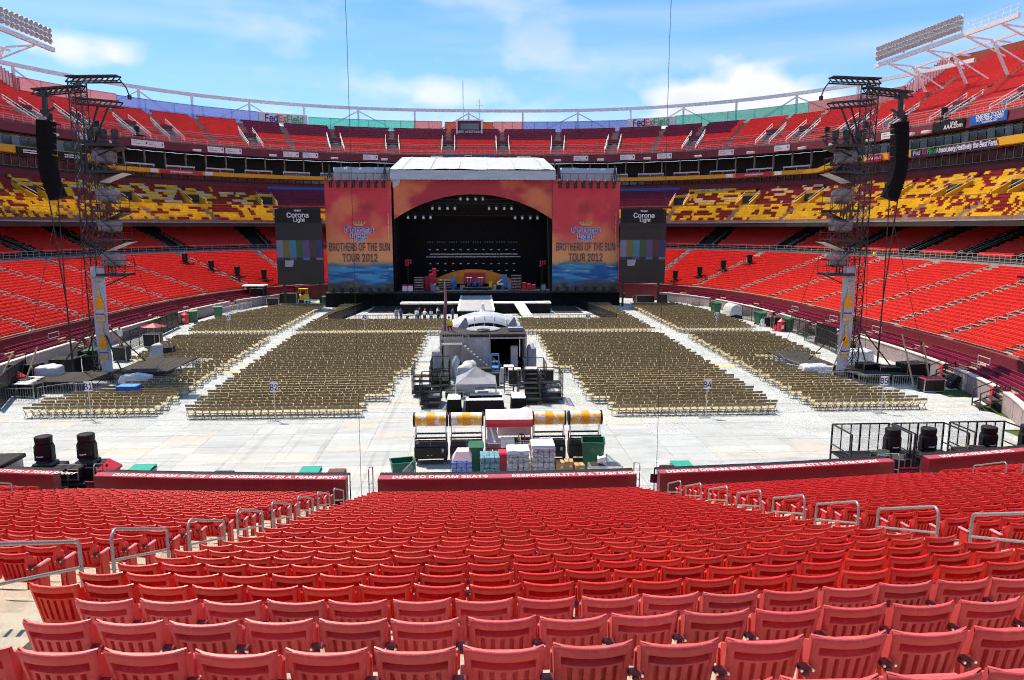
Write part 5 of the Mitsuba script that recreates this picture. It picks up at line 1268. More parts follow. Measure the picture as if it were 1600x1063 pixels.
def tower(x, y, e, side):
    k = thing('delay_tower', f'tall black lattice tower with white bottle banner on the {side} side of the floor', 'tower')
    mb = MB(); lattice(mb, x, y, .95, .1, 24.0, .07, .032); part(k, 'mast', mb, 'black_steel')
    mb = MB(); xo = x - e * 1.15; lattice(mb, xo, y + .3, .55, 8.6, 20.5, .055, .026); part(k, 'side_mast', mb, 'black_steel')
    mb = MB()
    for z, x0, x1, dz in ((23.9, -.6, 3.4, .1), (22.9, -3.3, .6, .35), (22.3, -.3, 3.4, -.3)):
        a, b = V3(x - e * x0 * -1 * -1 if False else x + e * x0 * -1, y - .2, z), V3(x - e * x1, y - .2, z + dz)
        for d_ in (-.35, .35):
            for h in (0, .42): mb.bar(a + [0, d_, h], b + [0, d_, h], .1)
        n_ = 9
        for i in range(n_):
            p, q = a + (b - a) * i / n_, a + (b - a) * (i + 1) / n_
            for d_ in (-.35, .35): mb.bar(p + [0, d_, 0], q + [0, d_, .42], .06)
            mb.bar(p + [0, -.35, .42], p + [0, .35, .42], .08)
        mb.grid(np.array([[a + [0, -.36, .44], a + [0, .36, .44]], [b + [0, -.36, .44], b + [0, .36, .44]]]))
    mb.bar((x - e * 2.4, y - .2, 22.1), (x - e * .5, y, 18.4), .11); mb.bar((x - e * 1.6, y - .2, 22.2), (x - e * .45, y, 19.4), .11)
    part(k, 'head_arm', mb, 'black_steel')
    mb = MB(); mb.tube([(x - e * 3.4, y - .2, 24.2), (x - e * 3.9, y - .2, 23.5), (x - e * 4.1, y - .2, 22.9)], .05, 6); mb.lathe([(.0, -.2), (.16, -.15), (.16, .15), (0, .2)], (x - e * 4.1, y - .2, 22.8), 8); part(k, 'chain_motor', mb, 'black_steel')
    # lamp platforms
    for i, z in enumerate((19.2, 17.1, 14.0, 11.6, 8.8)):
        x0, x1 = x - e * .6, x - e * 2.9; a, b = min(x0, x1), max(x0, x1)
        mb = MB().box(a, b, y - .9, y + .9, z - .12, z - .04)
        for yy in (-.9, .9):
            mb.bar((a, y + yy, z - .16), (b, y + yy, z - .16), .16)
            for h in (.5, 1.05): mb.bar((a, y + yy, z + h), (b, y + yy, z + h), .04)
            for xx in np.linspace(a, b, 4): mb.bar((xx, y + yy, z), (xx, y + yy, z + 1.05), .035)
        for h in (.5, 1.05): mb.bar((x1, y - .9, z + h), (x1, y + .9, z + h), .055)
        mb.bar((x0, y, z - 1.2), (x1, y, z - .15), .09); mb.bar((x0, y - .9, z + 2.3), (x1, y - .9, z), .05)
        pk = part(k, 'lamp_platform', mb, 'black_steel')
        if i == 0:
            for q in (.9, 1.9, 2.8): part(pk, 'moving_lamp', MB().lathe([(.25, 0), (.25, .2), (.1, .25), (.1, .35), (.24, .4), (.27, 1.0), (.2, 1.1), (0, 1.1)], (x - e * q, y - .4, z), 10), 'black_steel')
        else:
            m_ = manifold3d.Manifold.hull_points(np.array([[xx, yy, zz] for xx in (-.75, .75) for yy in (-.5, .5) for zz in (.15, .95)] + [[-.5, 0, 1.2], [.9, .1, .8], [-1.0, 0, .5], [.2, 0, -.1]])).refine_to_length(.25).to_mesh()
            v = m_.vert_properties[:, :3].copy(); v *= 1 + .28 * (meshkit.fbm(v * 1.6 + i * 7 + (e + 1) * 3, 3) - .5)[:, None]; v += [x - e * 1.75, y - .2, z + .55]
            part(pk, 'plastic_wrap', (v, m_.tri_verts), 'wrap_grey', True)
            part(pk, 'follow_spot', MB().bev(x - e * 1.75 - .5, x - e * 1.75 + .5, y - .3, y + .2, z + .45, z + .95, .1), 'black')
        U_ = np.linspace(0, 1, 8); Wd = np.linspace(-.8, .8, 4); Ug, Wg = np.meshgrid(U_, Wd, indexing='ij')
        if i in (0, 1, 2, 3): part(pk, 'tarp_flap', MB().grid(np.stack([x - e * (1.6 + 1.9 * Ug), y - .3 + Wg, z - .25 - .75 * (1 - Ug) ** 2 * 1.0 + .0 * Wg - .15 * np.sin(Ug * 3.1)], -1)), 'tarp' if i % 2 else 'black', True)
    # banner
    bx = x - e * (.62 if side == 'left' else .95); n_ = 34; Z = np.linspace(0.6, 9.35, n_); W = np.linspace(-.55, .55, 7); Zg, Wg = np.meshgrid(Z, W, indexing='ij')
    curl = np.clip((2.6 - Zg) / 2.0, 0, 1) ** 2
    yb = y - .75 - .25 * curl - .05 * np.sin(Wg * 5 + Zg); xb = bx - e * .28 * curl + Wg * (1 - .25 * curl)
    b_ = part(k, 'bottle_banner', MB().grid(np.stack([xb, yb, Zg], -1)[:, ::-1]), 'tarp', True)
    for z in (4.75, 1.55): bottle(b_, bx, y - .86, z, 3.05 if z > 3 else 2.9, 'bottle_print')
    part(b_, 'lettering', text('Corona', .24, (bx, y - .87, 8.35), (1, 0, 0), (0, 0, 1), 1, .006, True, True), 'text_grey'); part(b_, 'lettering', text('Light', .2, (bx, y - .87, 8.05), (1, 0, 0), (0, 0, 1), 1, .006, True, True), 'text_grey')
    mb = MB().box(x - 1.6, x + 1.6, y - 1.6, y + 1.6, .02, .35)
    for a in (-1, 1): mb.bar((x + a * 3, y - 2.5, .25), (x, y, 5), .09); mb.bar((x + a * 3, y + 2.5, .25), (x, y, 5), .09)
    part(k, 'base_frame', mb, 'black_steel')
    mb = MB()
    for a, b in ((3.3, -6), (-3.0, 7), (4.2, 5)): mb.tube([(x + e * .3, y, 21), (x + e * a, y + b, .3)], .022, 5)
    mb.tube([(x + e * 2.9, y - .3, 15), (x + e * 2.3, y - .3, 6), (x + e * 2.2, y - .4, .4)], .05, 6)
    part(k, 'guy_wire', mb, 'black_steel')
    # line array: a thing of its own, hung from the outer arm
    h_ = thing('speaker_hang', f'long curved black line of speaker boxes hanging beside the {side} tower', 'speaker'); hx = x + e * 2.35; cx, cz, ang = hx, 20.9, -.08
    mb = MB(); mb.bar((hx - .3, y - .6, 21.6), (hx + .3, y - .6, 21.6), .3, .25); mb.bar((hx, y - .6, 21.2), (hx - e * .1, y - .6, 23.2), .3); mb.bar((hx - e * .8, y - .6, 21.9), (hx + e * .2, y - .6, 21.4), .16); mb.bar((hx - e * .5, y - .5, 22.9), (hx + e * .5, y - .5, 22.9), .3); part(h_, 'bumper', mb, 'black_steel')
    for j in range(14):
        c, s_ = math.cos(ang), math.sin(ang); hh = .44; v = BOXV * [.50, .5, hh / 2 - .006]; v[:, 1] *= 1; v = v * np.where(v[:, 1:2] > 0, [1, 1, .82], [1, 1, 1])
        ct = V3(cx, y - .6, cz)
        # boxes tilt towards the stage side floor: rotate about the y axis
        R = np.array([[c, 0, s_ * e], [0, 1, 0], [s_ * -e, 0, c]]); vv = (v - [0, 0, hh / 2]) @ R.T + ct
        part(h_, 'speaker_box', (vv, BOXF), 'speaker_black')
        d_ = R @ V3(0, 0, -hh); cx += d_[0]; cz += d_[2]; ang += .006 if j < 6 else .062
    part(h_, 'cable', MB().tube([(cx + e * .2, y - .4, cz + .2), (cx + e * .35, y - .4, 6), (cx + e * .3, y - .5, .3)], .045, 6), 'black_steel')


tower(-31.7, 60.8, -1, 'left'); tower(31.9, 58.4, 1, 'right')

# platforms and clutter round the tower feet
def crate(nm, lab, cat, x, y, w, d, h, m, rz=0, z=0.0, lid=None):
    k = thing(nm, lab, cat); tw = at((x, y, z), rz); part(k, 'body', MB().bev(-w / 2, w / 2, -d / 2, d / 2, .08, h, .03), m, tw=tw)
    e = MB()
    for a in (-w / 2, w / 2):
        for b in (-d / 2, d / 2): e.bar((a, b, .06), (a, b, h + .01), .05)
    for zz in (.1, h): e.bar((-w / 2, -d / 2, zz), (w / 2, -d / 2, zz), .045); e.bar((-w / 2, d / 2, zz), (w / 2, d / 2, zz), .045)
    part(k, 'edge', e, 'steel' if m in ('black', 'dark') else m, tw=tw); wl = MB()
    for a in (-w * .38, w * .38):
        for b in (-d * .36, d * .36): wl.tube([(a - .02, b, .05), (a + .02, b, .05)], .05, 8)
    part(k, 'caster', wl, 'black_steel', tw=tw)
    if lid: part(k, 'lid', MB().bev(-w / 2 - .02, w / 2 + .02, -d / 2 - .02, d / 2 + .02, h, h + .08, .03), lid, tw=tw)
    return k


def wrapped(lab, x, y, w, d, h, m='wrap', seed=0):
    mm = manifold3d.Manifold.hull_points(np.array([[a * w / 2 * (.8 if c else 1), b * d / 2 * (.8 if c else 1), c * h] for a in (-1, 1) for b in (-1, 1) for c in (0, 1)] + [[w * .2, 0, h * 1.18], [-w * .25, d * .1, h * 1.1]])).refine_to_length(.3).to_mesh()
    v = mm.vert_properties[:, :3].copy(); v += .34 * (meshkit.fbm(v * 1.5 + seed * 5.1, 4, 3) - .5)[:, None] * np.array([1, 1, .8]); v[:, 2] = np.maximum(v[:, 2], .01)
    return solo('covered_bundle', MB().add(v + [x, y, 0], mm.tri_verts), m, lab, 'bundle', smooth=True)


def deck(lab, x0, x1, y0, y1, h):
    k = thing('riser_deck', lab, 'platform'); nx = max(1, int((x1 - x0) / 1.22))
    for i in range(nx): part(k, 'board', MB().bev(x0 + i * (x1 - x0) / nx + .01, x0 + (i + 1) * (x1 - x0) / nx - .01, y0, y1, h - .1, h + .004 * (i % 2), .01), 'dark')
    mb = MB()
    for x in np.linspace(x0 + .1, x1 - .1, nx + 1):
        for y in (y0 + .1, y1 - .1): mb.bar((x, y, .0), (x, y, h - .1), .06)
        mb.bar((x, y0 + .1, .1), (x, y1 - .1, h - .15), .04)
    part(k, 'leg_frame', mb, 'black_steel')


deck('dark riser deck at the foot of the left tower', -29.6, -25.2, 57.8, 64.4, .95); deck('dark riser deck at the foot of the right tower', 27.4, 30.6, 58.2, 65.0, .95)
deck('low dark deck behind the blue box near the left tower', -34.5, -29.8, 54.6, 58.4, .9); deck('low dark deck right of the right tower banner', 31.0, 35.6, 54.4, 59.4, .7)
wrapped('clear plastic wrapped bundle on the floor left of block B1 rows', -26.9, 56.4, 2.6, 1.3, 1.0, 'wrap', 1); wrapped('clear plastic wrapped bundle at the corner of the right tower barricades', 28.3, 57.1, 2.8, 1.4, 1.1, 'wrap', 2)
wrapped('white plastic sheet draped over gear left of the left tower foot', -34.3, 57.4, 2.6, 1.3, 1.5, 'tarp', 3); wrapped('white plastic sheet bunched on gear right of the left tower banner', -29.6, 66.4, 1.2, .9, 1.7, 'bluish_tarp', 4); wrapped('pale plastic sheet over red gear right of the right tower foot', 34.2, 61.2, 2.6, 1.4, 1.6, 'wrap', 5)
crate('blue_box', 'bright blue box beside the B1 sign', 'box', -25.6, 52.4, 1.4, .9, 1.0, 'blue', 0, 0, 'lightblue')
for i, a in enumerate(((-36.0, 57.6, 2.2, 1.3, 1.8, 'large black road case against the left field wall'), (-35.2, 61.5, 2.0, 1.2, 1.5, 'black road case behind the left tower'), (-29.9, 68.5, 1.8, 1.2, 1.3, 'black road case by the man in white at the left'), (-33.4, 53.6, 1.4, .9, 1.0, 'dark wheeled case nearest the left barricades'), (-34.9, 54.9, 1.6, 1.0, 1.1, 'dark wheeled case with pale top by the left wall'), (36.0, 56.0, 2.2, 1.3, 1.5, 'large black road case right of the right tower'), (34.4, 56.6, 1.8, 1.1, 1.1, 'black road case on the right tower deck'), (35.0, 52.0, 1.6, .9, 1.0, 'black case with red top edge at the right field wall'), (33.0, 57.5, 1.6, 1.1, 1.2, 'black case just right of the right tower banner'))):
    crate('road_case', a[5], 'case', a[0], a[1], a[2], a[3], a[4], 'black', .2 * ((i % 3) - 1), 0, 'sign_red' if 'red top' in a[5] else None)
BR = [(-33.1, 51.6, 0.0, 'steel barricade in front of the left road cases'), (-30.9, 52.6, .75, 'steel barricade turning the corner near the B1 sign'), (-28.6, 53.2, .1, 'steel barricade left of the bright blue box'), (-24.1, 54.6, .12, 'steel barricade right of the bright blue box'), (-24.6, 60.2, 1.2, 'steel barricade at the right end of the left riser deck'), (-24.5, 62.6, 1.6, 'steel barricade behind the left riser deck end'),
      (27.4, 61.6, 1.35, 'steel barricade at the left end of the right riser deck'), (27.3, 59.2, 1.65, 'steel barricade left of the right plastic bundle'), (28.9, 54.6, -.35, 'steel barricade under the right bottle banner'), (31.2, 53.3, -.12, 'steel barricade behind the B5 sign'), (33.6, 52.7, -.05, 'steel barricade right of the B5 sign'), (26.8, 57.0, -1.1, 'steel barricade in front of the right plastic bundle'), (30.6, 65.8, .1, 'steel barricade behind the right riser deck')]
for x, y, rz, lab in BR: barricade(x, y, rz, lab, 2.4)
# red umbrella and cases beside the left tower
k = thing('umbrella', 'flat dull red umbrella canopy beside the man left of the floor', 'umbrella'); mb = MB(); c = V3(-31.6, 70.5, 3.3); rim = [c + V3(1.3 * math.cos(a), 1.1 * math.sin(a), -.35) for a in np.linspace(0, 2 * math.pi, 7)[:-1]]
for i in range(6): mb.add([c, rim[i], rim[(i + 1) % 6]], [[0, 1, 2]])
part(k, 'canopy', mb, 'seat_wine'); part(k, 'pole', MB().bar(c - [0, 0, 3.3], c, .05), 'steel')
# ------------------------------------------------------------------ mixing tower, carts and goods in the middle
k = thing('mixing_tower', 'grey draped mixing tower with dark roof deck and doorway amid the floor', 'tower'); Y0 = 58.5
part(k, 'roof_deck', MB().bev(-3.1, 4.15, Y0, Y0 + 7.5, 3.5, 3.75, .03), 'dark')
X = np.linspace(-2.75, 1.0, 60)


def drape(x0, x1, y, z0, z1, amp, f, slope=0.0):
    n = int((x1 - x0) * 16); X = np.linspace(x0, x1, n); Z = np.linspace(z0, z1, 10); Xg, Zg = np.meshgrid(X, Z, indexing='ij')
    return MB().grid(np.stack([Xg + slope * (z1 - Zg), y + amp * np.sin(Xg * f + .6 * np.sin(Xg * 2.3)) * (.4 + .6 * (z1 - Zg) / (z1 - z0)) + .12 * (meshkit.fbm(np.stack([Xg * 1.5, Zg * .6, Xg * 0], -1), 3, 6) - .5), Zg], -1))


part(k, 'curtain', drape(-2.8, -.6, Y0 + .05, .05, 3.45, .05, 9), 'fabric_grey', True); part(k, 'curtain', drape(-.75, 1.1, Y0 - .06, .05, 3.5, .09, 7, .02), 'fabric_grey', True)
for x in (-3.0, 4.05):
    Yg, Zg = np.meshgrid(np.linspace(Y0 + .1, Y0 + 7.3, 40), np.linspace(.05, 3.5, 6), indexing='ij'); part(k, 'side_curtain', MB().grid(np.stack([x + .06 * np.sin(Yg * 5), Yg, Zg], -1)), 'fabric_grey', True)
part(k, 'back_curtain', MB().box(-3, 4, Y0 + 7.2, Y0 + 7.3, .05, 3.5), 'black_cloth')
mb = MB()
for x in (-3.05, -.7, 1.05, 4.1):
    for y in (Y0 - .05, Y0 + 7.4): mb.bar((x, y, 0), (x, y, 3.7), .1)
mb.bar((-3.1, Y0 - .05, 3.42), (4.15, Y0 - .05, 3.42), .14)
part(k, 'frame', mb, 'galv')
mb = MB().box(-1.1, 3.4, Y0 - .06, Y0 - .02, 3.52, 3.74); part(k, 'roof_edge', mb, 'dark')
mb = MB()
for i in range(5): mb.bev(2.0 + i * .42, 2.36 + i * .42, Y0 + 3.2, Y0 + 3.9, .1, .8 + .3 * (i % 3), .03)
part(k, 'desk', mb, 'dark')
part(k, 'cabinet', MB().bev(2.85, 3.45, Y0 + .6, Y0 + 1.2, .1, 2.6, .04), 'fabric_grey')
# things on its roof
k = thing('round_lamp_disc', 'round grey disc lying on the mixing tower roof', 'disc'); mb = MB().lathe([(0, .14), (1.25, .14), (1.45, .09), (1.48, .02), (1.4, 0), (0, 0)], (.55, Y0 + 2.6, 3.78), 32); part(k, 'plate', mb, 'canopy_grey', 30); mb = MB().lathe([(0, .05), (.55, .03), (.6, 0)], (.55, Y0 + 1.6, 3.9), 20); part(k, 'notch', mb, 'black')
k = thing('arched_cover', 'white arched cover at the back edge of the mixing tower roof', 'cover'); n = 30; xx = np.linspace(-2.4, 3.9, n); zz = 3.95 + .95 * (1 - ((xx - .7) / 3.2) ** 2)
part(k, 'sheet', MB().grid(np.stack([np.stack([xx, np.full(n, y), zz - dz], -1) for y, dz in ((Y0 + 4.2, .75), (Y0 + 4.5, .25), (Y0 + 5.0, .05), (Y0 + 6.6, 0), (Y0 + 7.3, .3))], 1)[::-1]), 'bluish_tarp', True); mb = MB()
for q in np.linspace(.05, .95, 7): i = int(q * (n - 1)); mb.tube([(xx[i], Y0 + 4.2, 3.8), (xx[i], Y0 + 4.45, zz[i] - .2), (xx[i], Y0 + 6.6, zz[i] + .03), (xx[i], Y0 + 7.3, 3.9)], .03, 6)
part(k, 'rib', mb, 'white_steel'); part(k, 'finial', MB().lathe([(.3, 0), (.18, .25), (.12, .7), (0, .72)], (.55, Y0 + 6.8, 4.85), 10), 'white')
for x, lab in ((-1.2, 'dark wedge shaped cover on the mixing tower roof, left'), (3.1, 'dark wedge shaped cover on the mixing tower roof, right')):
    pts = np.array([[x - .5, Y0 + 3.6, 3.76], [x + .5, Y0 + 3.6, 3.76], [x - .4, Y0 + 4.2, 3.76], [x + .5, Y0 + 4.2, 3.76], [x + .15, Y0 + 3.9, 4.65], [x + .3, Y0 + 3.9, 4.6]]); solo('lamp_cover', MB().man(manifold3d.Manifold.hull_points(pts)), 'canopy_grey', lab, 'cover')
crate('flight_case', 'low grey case on the right of the mixing tower roof', 'case', 3.3, Y0 + 1.8, 1.3, .9, .3, 'canopy_grey', 0, 3.74)
k = thing('rolled_flag', 'tall rolled purple and red flag at the left corner of the mixing tower', 'flag'); mb = MB().tube([(-2.75, Y0 + 2.0, 3.7), (-2.72, Y0 + 2.0, 5.2), (-2.62, Y0 + 2.05, 6.6), (-2.66, Y0 + 2.0, 7.9)], [.07, .15, .11, .02], 8); part(k, 'cloth', mb, 'flag_cloth', 40); part(k, 'pole', MB().bar((-2.85, Y0 + 2, 3.7), (-2.7, Y0 + 2, 8.0), .04), 'steel')
# stair of the mixing tower
k = thing('metal_stair', 'galvanised stair and landing against the front of the mixing tower', 'stair'); mb = MB().box(-2.95, -1.15, Y0 - 1.15, Y0 - .15, 3.0, 3.08)
for i in range(13): t = i / 13; mb.box(-1.15 + t * 3.2, -1.15 + t * 3.2 + .27, Y0 - 1.1, Y0 - .25, 3.0 - t * 2.9 - .14, 3.0 - t * 2.9 - .10)
part(k, 'tread', mb, 'galv'); mb = MB()
for y in (Y0 - 1.12, Y0 - .22):
    mb.bar((-1.15, y, 2.95), (2.1, y, .05), .04, .12)
    for h in (.5, 1.0): mb.bar((-1.15, y, 3.0 + h), (2.1, y, .1 + h), .035); mb.bar((-2.95, y, 3.05 + h), (-1.15, y, 3.05 + h), .035)
    for q in np.linspace(0, 1, 6): mb.bar((-1.15 + q * 3.2, y, 3 - q * 2.9), (-1.15 + q * 3.2, y, 4.0 - q * 2.9), .03)
for j in range(12): mb.bar((-2.95 + j * .16, Y0 - 1.12, 3.05), (-2.95 + j * .16, Y0 - 1.12, 4.0), .025)
for x in (-2.9, -1.2): mb.bar((x, Y0 - 1.1, 0), (x, Y0 - 1.1, 4.05), .06)
part(k, 'rail', mb, 'galv')
solo('scissor_lift', MB().bev(1.1, 1.8, Y0 - 1.9, Y0 - 1.1, 1.2, 1.3, .02).bar((1.15, Y0 - 1.85, 1.3), (1.15, Y0 - 1.85, 2.3), .07).bar((1.75, Y0 - 1.85, 1.3), (1.75, Y0 - 1.85, 2.3), .07).bar((1.15, Y0 - 1.15, 1.3), (1.15, Y0 - 1.15, 2.3), .07).bar((1.75, Y0 - 1.15, 1.3), (1.75, Y0 - 1.15, 2.3), .07).bar((1.15, Y0 - 1.85, 2.3), (1.75, Y0 - 1.85, 2.3), .07).bar((1.15, Y0 - 1.85, 1.8), (1.75, Y0 - 1.85, 1.8), .06).bar((1.15, Y0 - 1.15, 2.3), (1.75, Y0 - 1.15, 2.3), .07).bar((1.15, Y0 - 1.85, .3), (1.75, Y0 - 1.15, 1.2), .1).bar((1.75, Y0 - 1.85, .3), (1.15, Y0 - 1.15, 1.2), .1).bev(1.05, 1.85, Y0 - 2.0, Y0 - 1.0, .08, .32, .04), 'lightblue', 'light blue scissor lift beside the dark mixing tower doorway', 'lift')
crate('road_case', 'black wheeled case in front of the blue scissor lift', 'case', 1.3, Y0 - 3.2, .9, .8, 1.2, 'black'); crate('mixing_desk_case', 'tall grey case in front of the mixing tower curtain', 'case', .1, Y0 - 3.0, 2.0, .9, 1.5, 'interior')
k = thing('coat_figure', 'lamp head under a white and black cover on a stand before the grey curtain', 'lamp'); part(k, 'cover', MB().lathe([(.05, 1.9), (.3, 1.5), (.36, .9), (.22, .2), (0, .1)], (-1.65, Y0 - 3.5, .7), 10), 'tarp', True); part(k, 'lamp', MB().lathe([(.05, 1.6), (.3, 1.3), (.3, .6), (.1, .1)], (-1.42, Y0 - 3.45, .6), 10), 'black', True); part(k, 'stand', MB().bar((-1.5, Y0 - 3.4, 0), (-1.5, Y0 - 3.4, .9), .08), 'black_steel')
for i, (x, y, w, d, h, m, lab) in enumerate(((-3.3, 57.2, .9, 1.6, 2.6, 'fabric_grey', 'grey tarp bunched at the left corner of the mixing tower'), (-3.4, 60.6, .8, 2.0, 2.2, 'bluish_tarp', 'silvery sheet hanging along the left side of the mixing tower'), (4.6, 59.6, .8, 2.2, 2.4, 'canopy_grey', 'grey tarp bunched at the right side of the mixing tower'), (-.6, 55.2, 1.4, 1.0, 1.9, 'fabric_grey', 'grey cover thrown over gear before the mixing tower curtain'))): wrapped(lab, x, y, w, d, h, m, 11 + i)
# tent
k = thing('canopy_tent', 'small pale grey pop up tent between the mixing tower and the tables', 'tent'); c = V3(-.1, 49.8, 2.75); h = 1.42; ez = 1.75
rim = [V3(c[0] + a * h, c[1] + b * h, ez) for a, b in ((-1, -1), (1, -1), (1, 1), (-1, 1))]; mb = MB()
for i in range(4):
    a, b = rim[i], rim[(i + 1) % 4]; N_a = 8
    for j in range(N_a):
        t0, t1 = j / N_a, (j + 1) / N_a; sag = lambda t: V3(0, 0, -.10 * math.sin(math.pi * t) * 0)
        mid = lambda t: (a + (b - a) * t) * .5 + c * .5 - V3(0, 0, .12 * math.sin(math.pi * t) + .08); mb.add([a + (b - a) * t0, a + (b - a) * t1, mid(t1), mid(t0)], [[0, 1, 2, 3]]); mb.add([mid(t0), mid(t1), c], [[0, 1, 2]])
part(k, 'canopy', mb, 'canopy_grey', 25); mb = MB()
for i in range(4): a, b = rim[i], rim[(i + 1) % 4]; d = V3(0, 0, .22); mb.quad(a - d, b - d, b, a)
part(k, 'valance', mb, 'canopy_grey'); mb = MB()
for r in rim: mb.bar([r[0], r[1], 0], r, .04)
part(k, 'leg', mb, 'rail_light')
for j, (x, y, z) in enumerate(((-.45, 52.2, 0), )):
    wrapped('white plastic cover bunched behind the grey tent', -.9, 53.0, 1.5, .9, 2.0, 'tarp', 8)
for i, (x, y) in enumerate(((-1.7, 51.6), (-.2, 50.4), (.4, 50.9))): crate('road_case', ('low black case left of the grey tent', 'black case under the grey tent', 'second black case under the grey tent')[i], 'case', x, y, 1.3 if not i else .8, .8, .55, 'black')
# tables with black skirts
for x0, x1, y0, y1, lab in ((-2.05, -1.15, 47.0, 48.6, 'black skirted table with white top, left of the long tables'), (-.55, 1.7, 48.2, 48.9, 'rear long table with white top and black skirt'), (-.75, 1.75, 46.7, 47.3, 'front long table with white top and black skirt'), (2.35, 3.3, 47.2, 49.0, 'black skirted table with white top on the right')):
    k = thing('skirted_table', lab, 'table'); part(k, 'top', MB().bev(x0, x1, y0, y1, .98, 1.03, .015), 'white'); m_ = MB(); n = 60
    lp = [(x0 + (x1 - x0) * t, y0) for t in np.linspace(0, 1, n)] + [(x1, y0 + (y1 - y0) * t) for t in np.linspace(0, 1, 20)] + [(x1 - (x1 - x0) * t, y1) for t in np.linspace(0, 1, n)] + [(x0, y1 - (y1 - y0) * t) for t in np.linspace(0, 1, 20)]
    lp = np.array(lp); cc = lp.mean(0); fl2 = lp + (lp - cc) / np.linalg.norm(lp - cc, axis=1)[:, None] * (.05 + .04 * np.sin(np.arange(len(lp)) * 1.3))[:, None]
    m_.grid(np.stack([np.c_[fl2, np.full(len(lp), .01)], np.c_[lp, np.full(len(lp), .985)]], 1)); part(k, 'skirt', m_, 'black_cloth', True)
# black stair units and trolleys
def stair_unit(x, y, w, d, h, lab, rz=0):
    k = thing('stair_unit', lab, 'stair'); tw = at((x, y, 0), rz); mb = MB().box(-w / 2, w / 2, -d / 2, d / 2, .28, .36)
    for i in range(4): mb.box(-w / 2, w / 2, -d / 2 + i * d / 4, -d / 2 + (i + 1) * d / 4 - .03, .36 + i * .25, .42 + i * .25)
    part(k, 'tread', mb, 'black', tw=tw); mb = MB()
    for a in (-w / 2, w / 2):
        for b in (-d / 2, 0, d / 2): mb.bar((a, b, .2), (a, b, h), .055)
        for z in (h, h * .55): mb.bar((a, -d / 2, z), (a, d / 2, z), .05)
    for z in (h, h * .55): mb.bar((-w / 2, d / 2, z), (w / 2, d / 2, z), .05)
    part(k, 'frame', mb, 'black_steel', tw=tw); mb = MB()
    for a in (-w / 2, w / 2): mb.quad((a, -d / 2, .3), (a, d / 2, .3), (a, d / 2, h), (a, -d / 2, h))
    part(k, 'mesh_side', mb, 'net_black', tw=tw); wl = MB()
    for a in (-w / 2 + .1, w / 2 - .1):
        for b in (-d / 2 + .1, d / 2 - .1): wl.tube([(a - .03, b, .1), (a + .03, b, .1)], .1, 10)
    part(k, 'caster', wl, 'text_grey', tw=tw)


for a in ((-4.2, 53.2, 1.3, 2.6, 2.2, 'leftmost black mesh sided stair unit left of the tent'), (-2.9, 55.2, 1.4, 2.4, 2.3, 'black mesh sided stair unit behind the leftmost one'), (-3.3, 49.6, 1.4, 2.4, 2.2, 'black mesh sided stair unit nearest the carts on the left'), (5.3, 50.6, 1.6, 2.4, 2.2, 'rightmost black mesh sided stair unit right of the tent'), (3.7, 50.4, 1.5, 2.4, 2.1, 'black mesh sided stair unit left of the rightmost one'), (4.4, 53.6, 1.6, 2.4, 2.4, 'tall black mesh sided stair unit behind the right pair')): stair_unit(*a)
k = thing('ladder_trolley', 'narrow white and steel ladder trolley right of the grey tent', 'trolley'); mb = MB()
for x in (2.05, 2.75):
    for y in (52.6, 53.5): mb.bar((x, y, .1), (x, y, 2.1), .05)
for z in (.3, .9, 1.5, 2.1):
    for y in (52.6, 53.5): mb.bar((2.05, y, z), (2.75, y, z), .045)
part(k, 'frame', mb, 'black_steel'); part(k, 'tray', MB().bev(2.02, 2.78, 52.6, 53.5, 2.05, 2.12, .02), 'white'); part(k, 'drum', MB().tube([(1.95, 52.9, .9), (1.95, 52.9, 2.0)], .2, 12), 'rail_light', 40)
for i, (x, y) in enumerate(((3.0, 56.0), (4.3, 56.2), (5.6, 56.0))): crate('road_case', ('black silver edged case left of three behind the right stair units', 'middle black silver edged case behind the right stair units', 'right black silver edged case beside block B4')[i], 'case', x, y, 1.0, .9, 1.25, 'black', 0, 0, 'rail_light')

